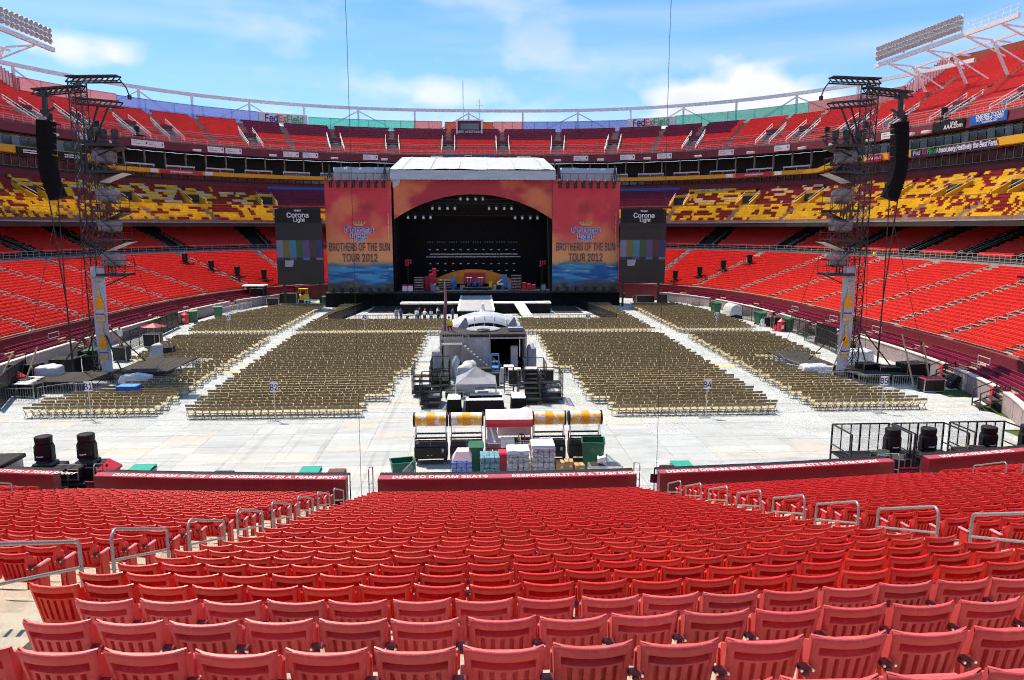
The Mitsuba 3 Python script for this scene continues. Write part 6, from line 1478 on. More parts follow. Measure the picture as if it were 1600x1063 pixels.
# concession carts
def cart(x, n):
    k = thing('drinks_cart', f'black drinks cart with a drum sign printed with orange fruit, {ordi(n)} from the left', 'cart', 'drinks carts with orange fruit signs'); y = 37.0; w = .88
    mb = MB(); mb.tube([(x - .82, y, 2.38), (x + .82, y, 2.38)], .36, 28); sg2 = part(k, 'drum_sign', mb, 'fruit_art', 40)
    mb = MB(); g_ = np.linspace(-1.9, 1.9, 22) - math.pi / 2; G = np.stack([np.stack([np.full(22, xx), y + .366 * np.cos(g_), 2.38 + .366 * -np.sin(g_) * -1], -1) for xx in (x - .22, x + .22)], 0); g2 = np.linspace(0, 2 * math.pi, 30); G = np.stack([np.stack([np.full(30, xx), y + .366 * np.cos(g2), 2.38 + .366 * np.sin(g2)], -1) for xx in (x - .22, x + .22)], 0); part(sg2, 'centre_print', mb.grid(G), 'orange_print', True)
    lg_ = MB()
    for j in range(7): a = (j - 3) * .055; lg_.bar((x + a, y - .372, 2.28), (x + a, y - .372, 2.33 + .03 * (3 - abs(j - 3))), .03, .006, up=(0, 1, 0))
    lg_.bar((x - .17, y - .372, 2.24), (x + .17, y - .372, 2.24), .006, .03); part(sg2, 'printed_mark', lg_, 'gold')
    for e in (-1, 1):
        mb = MB(); mb.tube([(x + e * .82, y, 2.38), (x + e * .92, y, 2.38)], .385, 28); part(k, 'end_cap', mb, 'black', 40)
    mb = MB()
    for e in (-.80, .80):
        mb.bar((x + e, y - .3, 1.45), (x + e, y - .1, 2.1), .035); mb.bar((x + e, y + .3, 1.45), (x + e, y + .1, 2.1), .035)
    part(k, 'post', mb, 'rail_light'); mb = MB()
    for e in (-.82, .82):
        for d in (-.42, .42): mb.bar((x + e, y + d, .2), (x + e, y + d, 1.5), .055)
    mb.bar((x - .84, y - .42, 1.48), (x + .84, y - .42, 1.48), .08); mb.bar((x - .84, y + .42, 1.48), (x + .84, y + .42, 1.48), .08); part(k, 'frame', mb, 'black_steel')
    part(k, 'cabinet', MB().bev(-w + x, w + x, y - .5, y + .5, .3, .98, .03), 'black'); part(k, 'ice_well', MB().bev(-w + x + .04, w + x - .04, y - .44, y + .44, .98, 1.16, .02), 'dark')
    part(k, 'divider', MB().box(x - .01, x + .01, y - .46, y + .44, 1.0, 1.2), 'text_grey'); part(k, 'counter', MB().bev(x - .8, x + .8, y + .1, y + .45, 1.2, 1.24, .01), 'offwhite')
    part(k, 'base', MB().bev(x - .84, x + .84, y - .46, y + .46, .16, .26, .02), 'black_steel'); part(k, 'foot_rail', MB().bar((x - .68, y - .52, .34), (x + .68, y - .52, .34), .06), 'chrome')
    part(k, 'label_print', MB().box(x + .58, x + .70, y - .506, y - .502, .72, .9), 'bar_white')
    wl = MB()
    for a in (-.72, .72):
        for b in (-.38, .38): wl.tube([(x + a - .03, y + b, .085), (x + a + .03, y + b, .085)], .08, 10)
    part(k, 'caster', wl, 'text_grey'); mb = MB()
    for a in (-.15, .05): mb.tube([(x + a, y - .51, .55), (x + a, y - .5, .55)], .02, 8)
    part(k, 'tap', mb, 'chrome')


for i, x in enumerate((-2.5, -.6, 3.83, 5.78)): cart(x, i + 1)
k = thing('snack_stand', 'central snack stand with crimson canopy between the drinks carts', 'stand'); y = 37.0
X, T_ = np.meshgrid(np.linspace(.42, 2.92, 20), np.linspace(0, 1, 10), indexing='ij'); part(k, 'canopy', MB().grid(np.stack([X, y - .75 + 1.4 * T_, 2.52 + .32 * np.sin(T_ * math.pi * .8) + .14 * np.exp(-((X - 2.6) / .22) ** 2) * T_], -1)), 'pink_top', True)
mb = MB(); mb.grid(np.stack([X, y - .78 + .02 * np.sin(X * 4), 2.12 + .40 * T_], -1)); part(k, 'valance', mb, 'red_cart', True); part(k, 'valance_stripe', MB().grid(np.stack([X, y - .80 + .02 * np.sin(X * 4), 2.33 + .19 * T_], -1)), 'seat_faded', True)
for x in (.42, 2.9):
    mb = MB()
    for yy in (y - .75, y + .65): mb.bar((x, yy, 0), (x, yy, 2.55), .045)
    mb.quad((x, y - .75, 2.12), (x, y + .65, 2.12), (x, y + .65, 2.54), (x, y - .75, 2.54)); part(k, 'side_frame', mb, 'rail_light')
part(k, 'counter', MB().bev(.42, 1.3, y - .5, y + .4, 1.16, 1.24, .02), 'rail_light'); part(k, 'counter', MB().bev(1.9, 2.92, y - .5, y + .4, 1.16, 1.24, .02), 'dark')
part(k, 'menu_board', MB().quad((.5, y - .35, 1.25), (1.12, y - .35, 1.25), (1.0, y + .1, 2.05), (.5, y + .1, 2.05)), 'tarp'); part(k, 'popper_box', MB().bev(1.22, 1.95, y - .6, y - .1, .92, 1.38, .02), 'white'); part(k, 'shelf', MB().bev(.45, 2.9, y - .45, y + .4, .82, .88, .01), 'seat_wine')
mb = MB()
for x in (.48, 1.7, 2.86): mb.bar((x, y - .45, .05), (x, y - .45, 1.15), .07)
part(k, 'frame', mb, 'seat_wine'); part(k, 'back_panel', MB().box(1.1, 2.9, y + .55, y + .58, 1.26, 2.1), 'offwhite')
mb = MB().tube([(2.35, y - .2, 1.24), (2.35, y - .2, 1.62)], .03, 8); mb.bev(2.22, 2.48, y - .26, y - .14, 1.5, 1.56, .01); part(k, 'tap_tower', mb, 'black_steel')
for i, (x, m, h) in enumerate(((.62, 'cardboard', .42), (.95, 'cardboard', .42), (1.25, 'steel', .5), (1.45, 'cardboard', .3), (2.0, 'interior', .45), (2.5, 'cardboard', .4))): part(k, 'stored_box', MB().bev(x - .14, x + .14, y - .4, y - .05, .88 - .5, .88 - .5 + h, .01), m)
for i, (x, m) in enumerate(((2.18, 'lime'), (2.5, 'sign_red'))): part(k, 'sauce_bottle', MB().lathe([(.05, 0), (.05, .2), (.02, .25), (.02, .32), (0, .32)], (x, y - .3, 1.24), 8), m)

# pallets of drinks, boxes and bins in front of the carts
def pack_pallet(nm, lab, x0, x1, y0, y1, h, m, top, cap, layers, lean=0.0):
    k = thing(nm, lab, 'pallet'); mb = MB()
    for i in range(6): mb.box(x0 - .03, x1 + .03, y0 + i * (y1 - y0) / 6, y0 + i * (y1 - y0) / 6 + .1, .10, .13)
    for x in (x0, (x0 + x1) / 2 - .04, x1 - .08): mb.box(x, x + .08, y0, y1, .004, .10)
    part(k, 'wooden_base', mb, 'cardboard'); r_ = np.random.default_rng(int(abs(x0) * 100)); nx = 4
    lh = (h - .15) / layers
    for l in range(layers):
        for i in range(nx):
            for j in range(3):
                if j == 1 and l < layers - 1 and 0 < i < nx - 1: continue
                wx, wy = (x1 - x0) / nx, (y1 - y0) / 3; o = r_.normal(0, .008, 2); a, b = x0 + i * wx + o[0] + lean * l, y0 + j * wy + o[1]; z = .15 + l * lh
                part(k, 'bottle_pack', MB().bev(a + .006, a + wx - .006, b + .006, b + wy - .006, z + .004, z + lh - .006, .025), m)
    if cap: part(k, 'film', MB().grid(np.stack([np.stack([np.linspace(x0 - .02, x1 + .02, 14), np.full(14, yy), h + .03 + .05 * meshkit.fbm(np.stack([np.linspace(0, 6, 14), np.full(14, yy * 7), np.zeros(14)], -1), 3, 2) - dz], -1) for yy, dz in ((y0 - .015, .16), (y0, .0), ((y0 + y1) / 2, -.02), (y1, 0), (y1 + .01, .15))], 1)), cap, True)
    if top: part(k, 'top_box', top[0], top[1])
    return k


hull = manifold3d.Manifold.hull_points
tb = MB().man(hull(np.array([[-1.25, 33.2, 1.32], [-.3, 33.2, 1.32], [-1.25, 34.2, 1.32], [-.3, 34.2, 1.32], [-1.05, 33.4, 1.72], [-.45, 33.4, 1.72], [-1.0, 34.1, 1.72], [-.45, 34.1, 1.72]])))
pack_pallet('drinks_pallet', 'pallet of blue bottle packs with a pink wrapped top', -1.3, -.3, 33.1, 34.2, 1.30, 'pack_blue', (tb, 'pink_top'), None, 4)
pack_pallet('drinks_pallet', 'pallet of teal bottle packs left of the red cooler', .1, 1.05, 33.1, 34.2, 1.5, 'pack_teal', None, None, 5)
pack_pallet('drinks_pallet', 'film wrapped pallet of silver bottle packs, the lower of two', 1.42, 2.48, 33.1, 34.2, 1.75, 'pack_silver', None, 'film', 6); pack_pallet('drinks_pallet', 'film wrapped pallet of silver bottle packs, the taller of two', 2.62, 3.72, 33.1, 34.3, 2.0, 'pack_silver', None, 'film', 7, .006)
for i, (x, y, w, h, rz) in enumerate(((4.0, 33.3, .42, .60, 0), (4.0, 33.3, .42, .58, .05), (4.46, 33.4, .42, .60, .0), (4.46, 33.4, .42, .60, -.06), (4.95, 33.2, .48, .55, .2), (4.95, 33.25, .48, .50, .1))):
    z = .0 if i % 2 == 0 else (.60, .60, .55)[i // 2] + .012; lab = ('lower', 'upper')[i % 2] + ' cardboard box of the ' + ('left', 'middle', 'right')[i // 2] + ' stack beside the silver pallets'
    k = thing('cardboard_box', lab, 'box'); tw = at((x, y, z + .003), rz); part(k, 'carton', MB().bev(-w / 2, w / 2, -.25, .25, 0, h, .01), 'cardboard', tw=tw); part(k, 'tape', MB().box(-.03, .03, -.253, .253, h - .06, h + .003), 'bar_olive', tw=tw); part(k, 'label_print', MB().box(.02, .14, -.254, -.251, h * .5, h * .7), 'offwhite', tw=tw)


def wheelie(nm, lab, x, y, w, d, h, m, rz=0, openlid=False, z=0.0):
    k = thing(nm, lab, 'bin'); tw = at((x, y, z), rz); a, b = .40, .5; lo_ = np.array([[-w * a, -d * a, .08], [w * a, -d * a, .08], [w * a, d * a, .08], [-w * a, d * a, .08]]); hi_ = np.array([[-w * b, -d * b, h], [w * b, -d * b, h], [w * b, d * b, h], [-w * b, d * b, h]])
    mb = MB().add(np.vstack([lo_, hi_]), [[0, 1, 5, 4], [1, 2, 6, 5], [2, 3, 7, 6], [3, 0, 4, 7], [3, 2, 1, 0]])
    if openlid: mb.add(np.vstack([lo_ + [0, 0, .1], hi_]) * [.97, .97, 1], [[4, 5, 1, 0], [5, 6, 2, 1], [6, 7, 3, 2], [7, 4, 0, 3], [0, 1, 2, 3]])
    part(k, 'body', mb, m, tw=tw); mb = MB()
    for s_ in range(4): p, q = hi_[s_], hi_[(s_ + 1) % 4]; mb.bar(p, q, .07, .06)
    part(k, 'rim', mb, m, tw=tw)
    if not openlid:
        G = np.array([[[-w * .53, -d * .55, h + .03], [w * .53, -d * .55, h + .03]], [[-w * .53, -d * .45, h + .09], [w * .53, -d * .45, h + .09]], [[-w * .5, d * .5, h + .14], [w * .5, d * .5, h + .14]], [[-w * .5, d * .56, h + .04], [w * .5, d * .56, h + .04]]]); part(k, 'lid', MB().grid(G[:, ::-1]), m, tw=tw)
        mb = MB(); mb.bar((-w * .4, d * .6, h + .05), (w * .4, d * .6, h + .05), .05); part(k, 'handle', mb, m, tw=tw)
    wl = MB()
    for e in (-w * .42, w * .42): wl.tube([(e - .04, d * .38, .11), (e + .04, d * .38, .11)], .11, 10)
    part(k, 'wheel', wl, 'black', tw=tw)


wheelie('rubbish_bin', 'open dark green bin left of the carts', -3.75, 34.2, 1.15, .9, 1.05, 'green_bin', .25, True); wheelie('rubbish_bin', 'tall open dark green bin right of the carts', 5.9, 34.9, 1.15, 1.1, 1.75, 'green_bin', -.15, True); wheelie('rubbish_bin', 'dark green bin between the blue and teal pallets', -.1, 34.9, .75, .8, 1.55, 'green_bin')
wheelie('red_cooler_bin', 'red and white cooler bin right of the teal pallet', 1.24, 33.9, .36, .5, 1.45, 'red_cart')
k = thing('steel_bin', 'square stainless bin with a white bag at the right of the cartons', 'bin'); part(k, 'body', MB().bev(5.42, 6.28, 32.9, 33.6, .0, 1.05, .04), 'steel'); part(k, 'rim', MB().box(5.5, 6.2, 32.95, 33.5, 1.05, 1.07), 'dark')
m_ = hull(np.array([[a, b, c] for a in (-.2, .2) for b in (-.15, .15) for c in (0, .3)])).refine_to_length(.1).to_mesh(); v = m_.vert_properties[:, :3] * 1.0; v += .2 * (meshkit.fbm(v * 5, 3) - .5)[:, None]; part(k, 'plastic_bag', (v + [6.05, 33.2, 1.12], m_.tri_verts), 'white', True)
for i, (x, y, rz) in enumerate(((-3.35, 33.4, 1.35), (6.75, 33.6, -1.35))): barricade(x, y, rz, ('steel barricade standing beside the left green bin', 'steel barricade standing right of the stainless bin')[i], 2.0)
k = thing('wire_cage', 'wire cage trolley of snacks behind the silver pallets', 'trolley'); mb = MB(); x0, x1, y0, y1 = 2.2, 3.75, 35.0, 35.7
for z in np.linspace(.2, 1.75, 9): mb.bar((x0, y0, z), (x1, y0, z), .02)
for x in np.linspace(x0, x1, 14): mb.bar((x, y0, .15), (x, y0, 1.75), .018)
for x in (x0, x1): mb.bar((x, y1, .15), (x, y1, 1.75), .04); mb.bar((x, y0, 1.75), (x, y1, 1.75), .03)
part(k, 'cage', mb, 'steel'); mb = MB(); r_ = np.random.default_rng(3)
for i in range(16): x, z = r_.uniform(x0 + .1, x1 - .15), .2 + .36 * (i % 4); mb.bev(x - .1, x + .1, y0 + .1, y0 + .4, z, z + r_.uniform(.15, .3), .02)
part(k, 'goods', mb, 'cardboard')

# large moving lights, frames and bins in front of the near wall
def big_light(x, y, z0, n, lab, ped):
    k = thing('moving_light', lab, 'light'); c = (x, y, z0)
    part(k, 'base', MB().bev(x - .4, x + .4, y - .4, y + .4, z0, z0 + .2, .05), 'black_steel'); part(k, 'neck', MB().lathe([(.38, .2), (.3, .32), (.2, .38)], c, 16), 'black', 40)
    part(k, 'yoke', MB().bev(x - .39, x - .31, y - .17, y + .17, z0 + .3, z0 + .95, .03).bev(x + .31, x + .39, y - .17, y + .17, z0 + .3, z0 + .95, .03).bev(x - .39, x + .39, y - .2, y + .2, z0 + .26, z0 + .4, .04), 'black')
    m2 = MB(); o = [V3(math.cos(a) * .37 * (1 if abs(math.cos(a)) > .3 else 1), math.sin(a) * .34, 0) for a in np.linspace(0, 2 * math.pi, 17)[:-1]]
    m2.lathe([(.28, .36), (.36, .42), (.385, .95), (.36, 1.03), (.0, 1.03)], c, 18); part(k, 'head', m2, 'black', 35)
    m2 = MB().lathe([(.32, 1.05), (.32, 1.08), (.35, 1.10), (.36, 1.34), (.33, 1.38), (0, 1.40)], c, 18); part(k, 'top_hood', m2, 'black', 35)
    mb = MB(); xs_ = np.linspace(-.16, .14, 7)
    for i in range(6): a, b = xs_[i], xs_[i + 1]; mb.bar((x + a, y - math.sqrt(.395 ** 2 - a * a), z0 + .52 + .25 * max(0, a) ** 1.2), (x + b, y - math.sqrt(.395 ** 2 - b * b), z0 + .52 + .25 * max(0, b) ** 1.2), .012, .05)
    part(k, 'badge', mb, 'white')
    if ped: crate('light_plinth', ped, 'case', x, y, 1.3, 1.2, z0, 'black')


big_light(-19.35, 31.6, 1.95, 0, 'huge black moving light left of the pair at the lower left', 'black case under the leftmost huge moving light'); big_light(-17.55, 31.7, 2.0, 1, 'huge black moving light right of the pair at the lower left', 'black case under the second huge moving light from the left')
for i in range(3): crate('ballast_box', ('left', 'middle', 'right')[i] + ' black ballast box in front of the lower left moving lights', 'box', -18.45 + i * .42, 30.9, .4, .7, .55, 'black', 0, 1.55)
solo('equipment_shelf', MB().bev(-19.9, -16.9, 30.5, 32.3, 1.38, 1.48, .02).bar((-19.8, 30.6, .0), (-19.8, 30.6, 1.4), .08).bar((-17.0, 30.6, 0), (-17.0, 30.6, 1.4), .08).bar((-19.8, 32.2, .0), (-19.8, 32.2, 1.4), .08).bar((-17.0, 32.2, 0), (-17.0, 32.2, 1.4), .08), 'black_steel', 'dark shelf carrying the ballast boxes at the lower left', 'shelf')
for i, (x, y) in enumerate(((20.25, 32.6), (22.05, 32.6), (25.2, 32.7), (27.3, 32.8))): big_light(x, y, 1.45, i, f'huge black moving light, {ordi(i + 1)} from the left of the four at the lower right', f'black case under the {ordi(i + 1)} huge moving light at the lower right')


def cage(x0, x1, y0, y1, lab):
    k = thing('mesh_cage', lab, 'frame'); mb = MB(); z0, z1 = .25, 2.62
    for x in (x0, (x0 + x1) / 2, x1):
        mb.bar((x, y1, .1), (x, y1, z1), .07)
    for x in (x0, x1): mb.bar((x, y0, .1), (x, y0, z1), .07); mb.bar((x, y0, z1), (x, y1, z1), .06); mb.bar((x, y0, 1.6), (x, y1, 1.6), .05)
    mb.bar((x0, y1, z1), (x1, y1, z1), .06); mb.bar((x0, y1, z0), (x1, y1, z0), .06)
    for i in range(5): x = x0 + (x1 - x0) * (i + 1) / 6; mb.bar((x, y1, z0), (x, y1, z1), .045)
    part(k, 'frame', mb, 'black_steel'); part(k, 'mesh', MB().quad((x0, y1 + .01, z0), (x1, y1 + .01, z0), (x1, y1 + .01, z1), (x0, y1 + .01, z1)), 'net_grey'); part(k, 'deck', MB().bev(x0, x1, y0, y1, 1.1, 1.2, .02), 'black')


cage(18.05, 21.0, 32.3, 34.2, 'leftmost black mesh cage behind the lower right moving lights'); cage(21.2, 23.9, 32.3, 34.2, 'middle black mesh cage behind the lower right moving lights'); cage(24.3, 27.2, 32.4, 34.3, 'rightmost black mesh cage behind the lower right moving lights')
for i, (x, z, w, lab) in enumerate(((23.3, 1.35, .65, 'black ballast box left of the third lower right light'), (24.2, 1.4, .7, 'black ballast box touching the third lower right light'))): crate('ballast_box', lab, 'box', x, 31.9, w, .6, .62, 'black', -.1, z)
for i, (x, lab) in enumerate(((23.3, 'case under the left lower right ballast box'), (24.25, 'case under the right lower right ballast box'))): crate('light_plinth', 'black ' + lab, 'case', x, 31.9, .9, .8, 1.34 + .05 * i, 'black')
for i, (x, y, z, lab) in enumerate(((19.15, 31.4, 1.2, 'open black case beside the teal bin, left half'), (19.75, 31.2, 1.05, 'open black case beside the teal bin, right half'))): crate('road_case', lab, 'case', x, y, .5, .9, .8, 'dark', -.5, z)
solo('case_table', MB().bev(18.7, 20.2, 30.8, 31.9, .95, 1.03, .02).bar((18.8, 30.9, 0), (18.8, 30.9, 1), .07).bar((20.1, 30.9, 0), (20.1, 30.9, 1), .07).bar((18.8, 31.8, 0), (18.8, 31.8, 1), .07).bar((20.1, 31.8, 0), (20.1, 31.8, 1), .07), 'black_steel', 'dark table carrying the open black cases at the lower right', 'table')
wheelie('teal_bin', 'teal bin with lid below the leftmost mesh cage at the lower right', 18.45, 30.6, .85, .8, 1.75, 'teal_bin'); wheelie('teal_bin', 'teal bin lid showing above the wall right of the middle gap', 9.35, 30.9, .85, .8, 1.68, 'teal_bin'); wheelie('teal_bin', 'teal bin lid showing above the wall left of the middle gap', -7.5, 30.9, .85, .8, 1.70, 'teal_bin'); wheelie('teal_bin', 'teal bin lid showing above the wall right of the red box', -14.85, 30.9, .95, .8, 1.92, 'teal_bin')
k = thing('red_collection_box', 'red box with pyramid roof behind the left padded wall', 'box'); part(k, 'body', MB().bev(-16.3, -15.7, 30.2, 30.8, 0.0, 2.15, .02), 'red_plastic'); c = V3(-16.0, 30.5, 2.62); b = [(-16.36, 30.14), (-15.64, 30.14), (-15.64, 30.86), (-16.36, 30.86)]; mb = MB()
for i in range(4): mb.add([(*b[i], 2.2), (*b[(i + 1) % 4], 2.2), c], [[0, 1, 2]])
mb.box(-16.36, -15.64, 30.14, 30.86, 2.1, 2.2); part(k, 'roof', mb, 'red_plastic'); part(k, 'slot', MB().tube([(-16.02, 30.30, 2.36), (-16.0, 30.26, 2.38)], .05, 8), 'black')
for i, x in enumerate((-12.75, -10.95)):
    k = thing('rail_display', ('small black display box on the ledge left of the lettered wall', 'second small black display box on the ledge')[i], 'display'); part(k, 'case', MB().bev(x - .42, x + .42, 29.7, 30.1, 1.9, 2.12, .03), 'black'); part(k, 'face', MB().box(x - .38, x + .38, 29.69, 29.7, 1.93, 2.03), 'bar_white')
k = thing('row_sign', 'small dark sign with pale digits right of the middle gap', 'sign'); part(k, 'panel', MB().bev(8.05, 8.72, 29.9, 30.0, 1.75, 2.08, .02), 'text_brown'); part(k, 'lettering', text('100', .18, (8.38, 29.89, 1.84), (1, 0, 0), (0, 0, 1), 1.4, .006, True, True), 'pink_top'); part(k, 'stand', MB().bar((8.38, 29.95, 0), (8.38, 29.95, 1.76), .05), 'black_steel')
k = thing('ledge_box', 'dark box on the ledge left of the middle gap', 'box'); part(k, 'body', MB().bev(-6.5, -5.75, 29.7, 30.2, 1.7, 2.1, .03), 'text_brown'); part(k, 'stand', MB().box(-6.3, -5.9, 29.8, 30.1, 0, 1.7), 'black')
k = thing('glass_booth', 'low black roofed box with pale side at the far left of the wall', 'box'); part(k, 'roof', MB().bev(-23.2, -20.4, 30.3, 32.0, 2.25, 2.45, .04), 'black'); part(k, 'side', MB().bev(-23.1, -20.5, 30.4, 31.9, 1.0, 2.25, .03), 'rail_light')
# the two thin cables
for x, y, lab in ((-5.15, 30.2, 'thin dark cable rising from left of the middle wall to the sky'), (8.0, 30.2, 'thin dark cable rising from right of the middle wall to the sky')):
    mb = MB().tube([(x, y, .1), (x - .05 * np.sign(x), y, 20), (x + .12 * np.sign(x), y, 48)], .011, 5); k = thing('hoist_cable', lab, 'cable'); part(k, 'wire', mb, 'black_steel'); part(k, 'clamp', MB().lathe([(0, -.05), (.03, 0), (0, .05)], (x + .04 * np.sign(x), y, 21.7 if x < 0 else 13.7), 6), 'black_steel')
# ------------------------------------------------------------------ along the field walls
def low_z(d): return 1.9 + .306 * (d - 3.94)


def mini_light(x, y, z, lab, rz=0):
    k = thing('moving_lamp', lab, 'lamp'); tw = at((x, y, z), rz)
    part(k, 'platform', MB().bev(-1.1, 1.3, -.8, .8, .5, .62, .02).bar((-1, -.7, -.3), (-1, -.7, .5), .07).bar((1.2, -.7, -.3), (1.2, -.7, .5), .07).bar((-1, .7, 0), (-1, .7, .5), .07).bar((1.2, .7, 0), (1.2, .7, .5), .07), 'black', tw=tw)
    part(k, 'head', MB().lathe([(.5, .62), (.5, .8), (.25, .85), (.25, .98), (.42, 1.02), (.46, 1.7), (.40, 1.78), (.40, 1.84), (.48, 1.86), (.48, 2.25), (.2, 2.32), (0, 2.32)], (0, 0, 0), 12), 'black', 40, tw=tw)


for i, (x, y, z) in enumerate(((-49.7, 124.6, 5.9), (-45.3, 124.4, 4.7), (-41.1, 124.7, 3.7), (-37.0, 126.1, 3.0), (35.6, 126, 2.6), (39.6, 124.7, 3.4), (44.0, 125.2, 4.5), (48.4, 124.4, 5.5))):
    mini_light(x, y, z, f"black moving light standing on the lower seats {'left' if x < 0 else 'right'} of the stage, {ordi(i % 4 + 1)} from the left", .5 * np.sign(x))
for i, s in enumerate((-44.0, -39.8, -36.4, 39.0, 42.8, 46.9, 51.6)):
    p = rp(np.array([s]), 36.8, 29.0)[0]; mini_light(p[0], p[1], p[2], f'small dark light standing at the front of the upper tier, {ordi(i + 1)} from the left', 0)


def black_fence(lab, pts, h=1.9, m='net_black'):
    k = thing('netting_fence', lab, 'fence'); fr = MB()
    for i in range(len(pts) - 1):
        a, b = V3(*pts[i], 0), V3(*pts[i + 1], 0); n = max(1, int(np.linalg.norm(b - a) / 2.2))
        for j in range(n):
            p, q = a + (b - a) * j / n, a + (b - a) * (j + 1) / n; fr.bar(p, p + [0, 0, h], .07); fr.bar(p + [0, 0, h], q + [0, 0, h], .06); fr.bar(p + [0, 0, .12], q + [0, 0, .12], .05); fr.bar(p + [0, 0, h * .5], q + [0, 0, h * .5], .04)
            part(k, 'net', MB().quad(p + [0, 0, .12], q + [0, 0, .12], q + [0, 0, h], p + [0, 0, h]), m)
        fr.bar(b, b + [0, 0, h], .07)
    part(k, 'frame', fr, 'black_steel')


black_fence('tall black netted fence at the far left edge of the floor', [(-33.0, 49.5), (-34.6, 53.2), (-36.0, 57.6)], 2.2, 'black')
black_fence('black netted fence behind the man in white on the left', [(-35.8, 72.5), (-36.4, 79.5)], 2.0, 'net_black'); black_fence('black cloth screen along the left wall towards the stage', [(-36.6, 80.5), (-37.9, 91.5)], 2.1, 'black')
black_fence('black netted fence on the right side beside the red extinguisher', [(36.6, 76.8), (36.2, 70.4), (35.4, 66.0)], 2.0, 'net_black'); black_fence('black cloth screen on the right side near the right tower', [(37.3, 75.6), (37.4, 71.5)], 2.2, 'black'); black_fence('black netted fence right of the white tank', [(36.6, 95.8), (37.4, 91.0)], 1.9, 'net_black'); black_fence('black netted fence between the green bins and the extinguisher', [(37.9, 83.2), (37.6, 78.4)], 2.0, 'net_black')
for i in range(7):
    barricade(31.2 + i * .68, 112 - i * .55, 1.25, f'grey barricade in the parked row at the right of the stage, {ordi(i + 1)} from the left', 2.4)
for i in range(6): barricade(-36.6 + i * .22, 103.4 + i * 1.5, 1.15, f'pale barricade in the parked row along the left wall, {ordi(i + 1)} from the camera', 2.4, m='rail_light')
for i, (nm, lab, x, y, m) in enumerate((('green_bin', 'green bin beside the parked barricades on the right', 35.2, 102.6, 'green_bin'), ('green_bin', 'green bin behind the red cage right of block A5', 36.9, 90.2, 'green_bin'), ('green_bin', 'green bin beside the red urn on the right', 37.9, 84.3, 'green_bin'), ('green_bin', 'dark green bin at the left wall beside the red bin', -38.0, 96.5, 'green_bin'), ('green_bin', 'green bin on the left walkway before the parked barricades', -36.4, 101.4, 'green_bin'), ('green_bin', 'green bin at the corner of block A1 by the stage', -24.6, 115.4, 'green_bin'))): wheelie(nm, lab, x, y, 1.2, 1.1, 1.5, m, .3)
URN = [(0, 0), (.42, 0), (.46, .1), (.46, 1.05), (.36, 1.2), (.3, 1.22), (.3, 1.36), (.12, 1.45), (0, 1.46)]
for x, y, lab in ((37.0, 84.0, 'red round bin right of the red cone'), (-38.3, 94.6, 'red round bin against the left wall'), (-35.3, 55.4, 'red bin with pointed lid at the far left edge')):
    k = thing('red_urn_bin', lab, 'bin'); part(k, 'body', MB().lathe(URN[:5], (x, y, .01), 16), 'red_plastic', 40); part(k, 'lid', MB().lathe([(.5, 1.16), (.5, 1.2), (.0, 1.62)], (x, y, .01), 12), 'red_plastic'); part(k, 'label_print', MB().box(x - .14, x + .14, y - .475, y - .465, .4, .8), 'white')
k = thing('traffic_cone', 'red and white cone left of the red round bin on the right', 'cone'); part(k, 'body', MB().lathe([(.26, .05), (.05, .8), (0, .8)], (36.5, 84.4, 0), 12), 'red_plastic', 40); part(k, 'base', MB().bev(36.15, 36.85, 84.05, 84.75, .004, .06, .01), 'red_plastic'); part(k, 'band', MB().lathe([(.175, .34), (.115, .56)], (36.5, 84.4, 0), 12), 'white')
k = thing('folding_sign', 'white folding floor sign left of the black gear on the right', 'sign'); part(k, 'panel', MB().bar((36.4, 87.8, 0), (36.5, 88.1, 1.0), .6, .04, up=(0, 1, 0)), 'white'); part(k, 'panel', MB().bar((36.4, 88.5, 0), (36.5, 88.15, 1.0), .6, .04, up=(0, 1, 0)), 'white')
k = thing('tank', 'white rounded tank cover against the right field wall', 'tank'); n_ = 12; aa = np.linspace(0, math.pi, n_); G = np.stack([np.stack([np.full(n_, 0) + 35.9 + .95 * np.cos(aa), np.full(n_, y), .25 + 1.75 * np.sin(aa) ** .7], -1) for y in (96.2, 96.4, 98.8, 99.0)], 0); G[0] = (G[0] - G[0].mean(0)) * .85 + G[0].mean(0); part(k, 'cover', MB().grid(G), 'tarp', 50); part(k, 'front', MB().add(np.vstack([G[0], [[35.9, 96.15, .6]]]), [[i + 1, i, n_] for i in range(n_ - 1)]), 'tarp'); part(k, 'base', MB().box(34.95, 36.85, 96.3, 98.9, .0, .3), 'dark')
k = thing('extinguisher', 'small red fire extinguisher on the right walkway', 'extinguisher'); part(k, 'cylinder', MB().lathe([(.12, .02), (.13, .1), (.13, .6), (.05, .72), (.05, .8), (0, .8)], (37.0, 75.0, 0), 12), 'red_plastic', 40); part(k, 'hose', MB().tube([(37.0, 74.95, .76), (36.86, 74.9, .7), (36.84, 74.88, .3)], .02, 6), 'black')
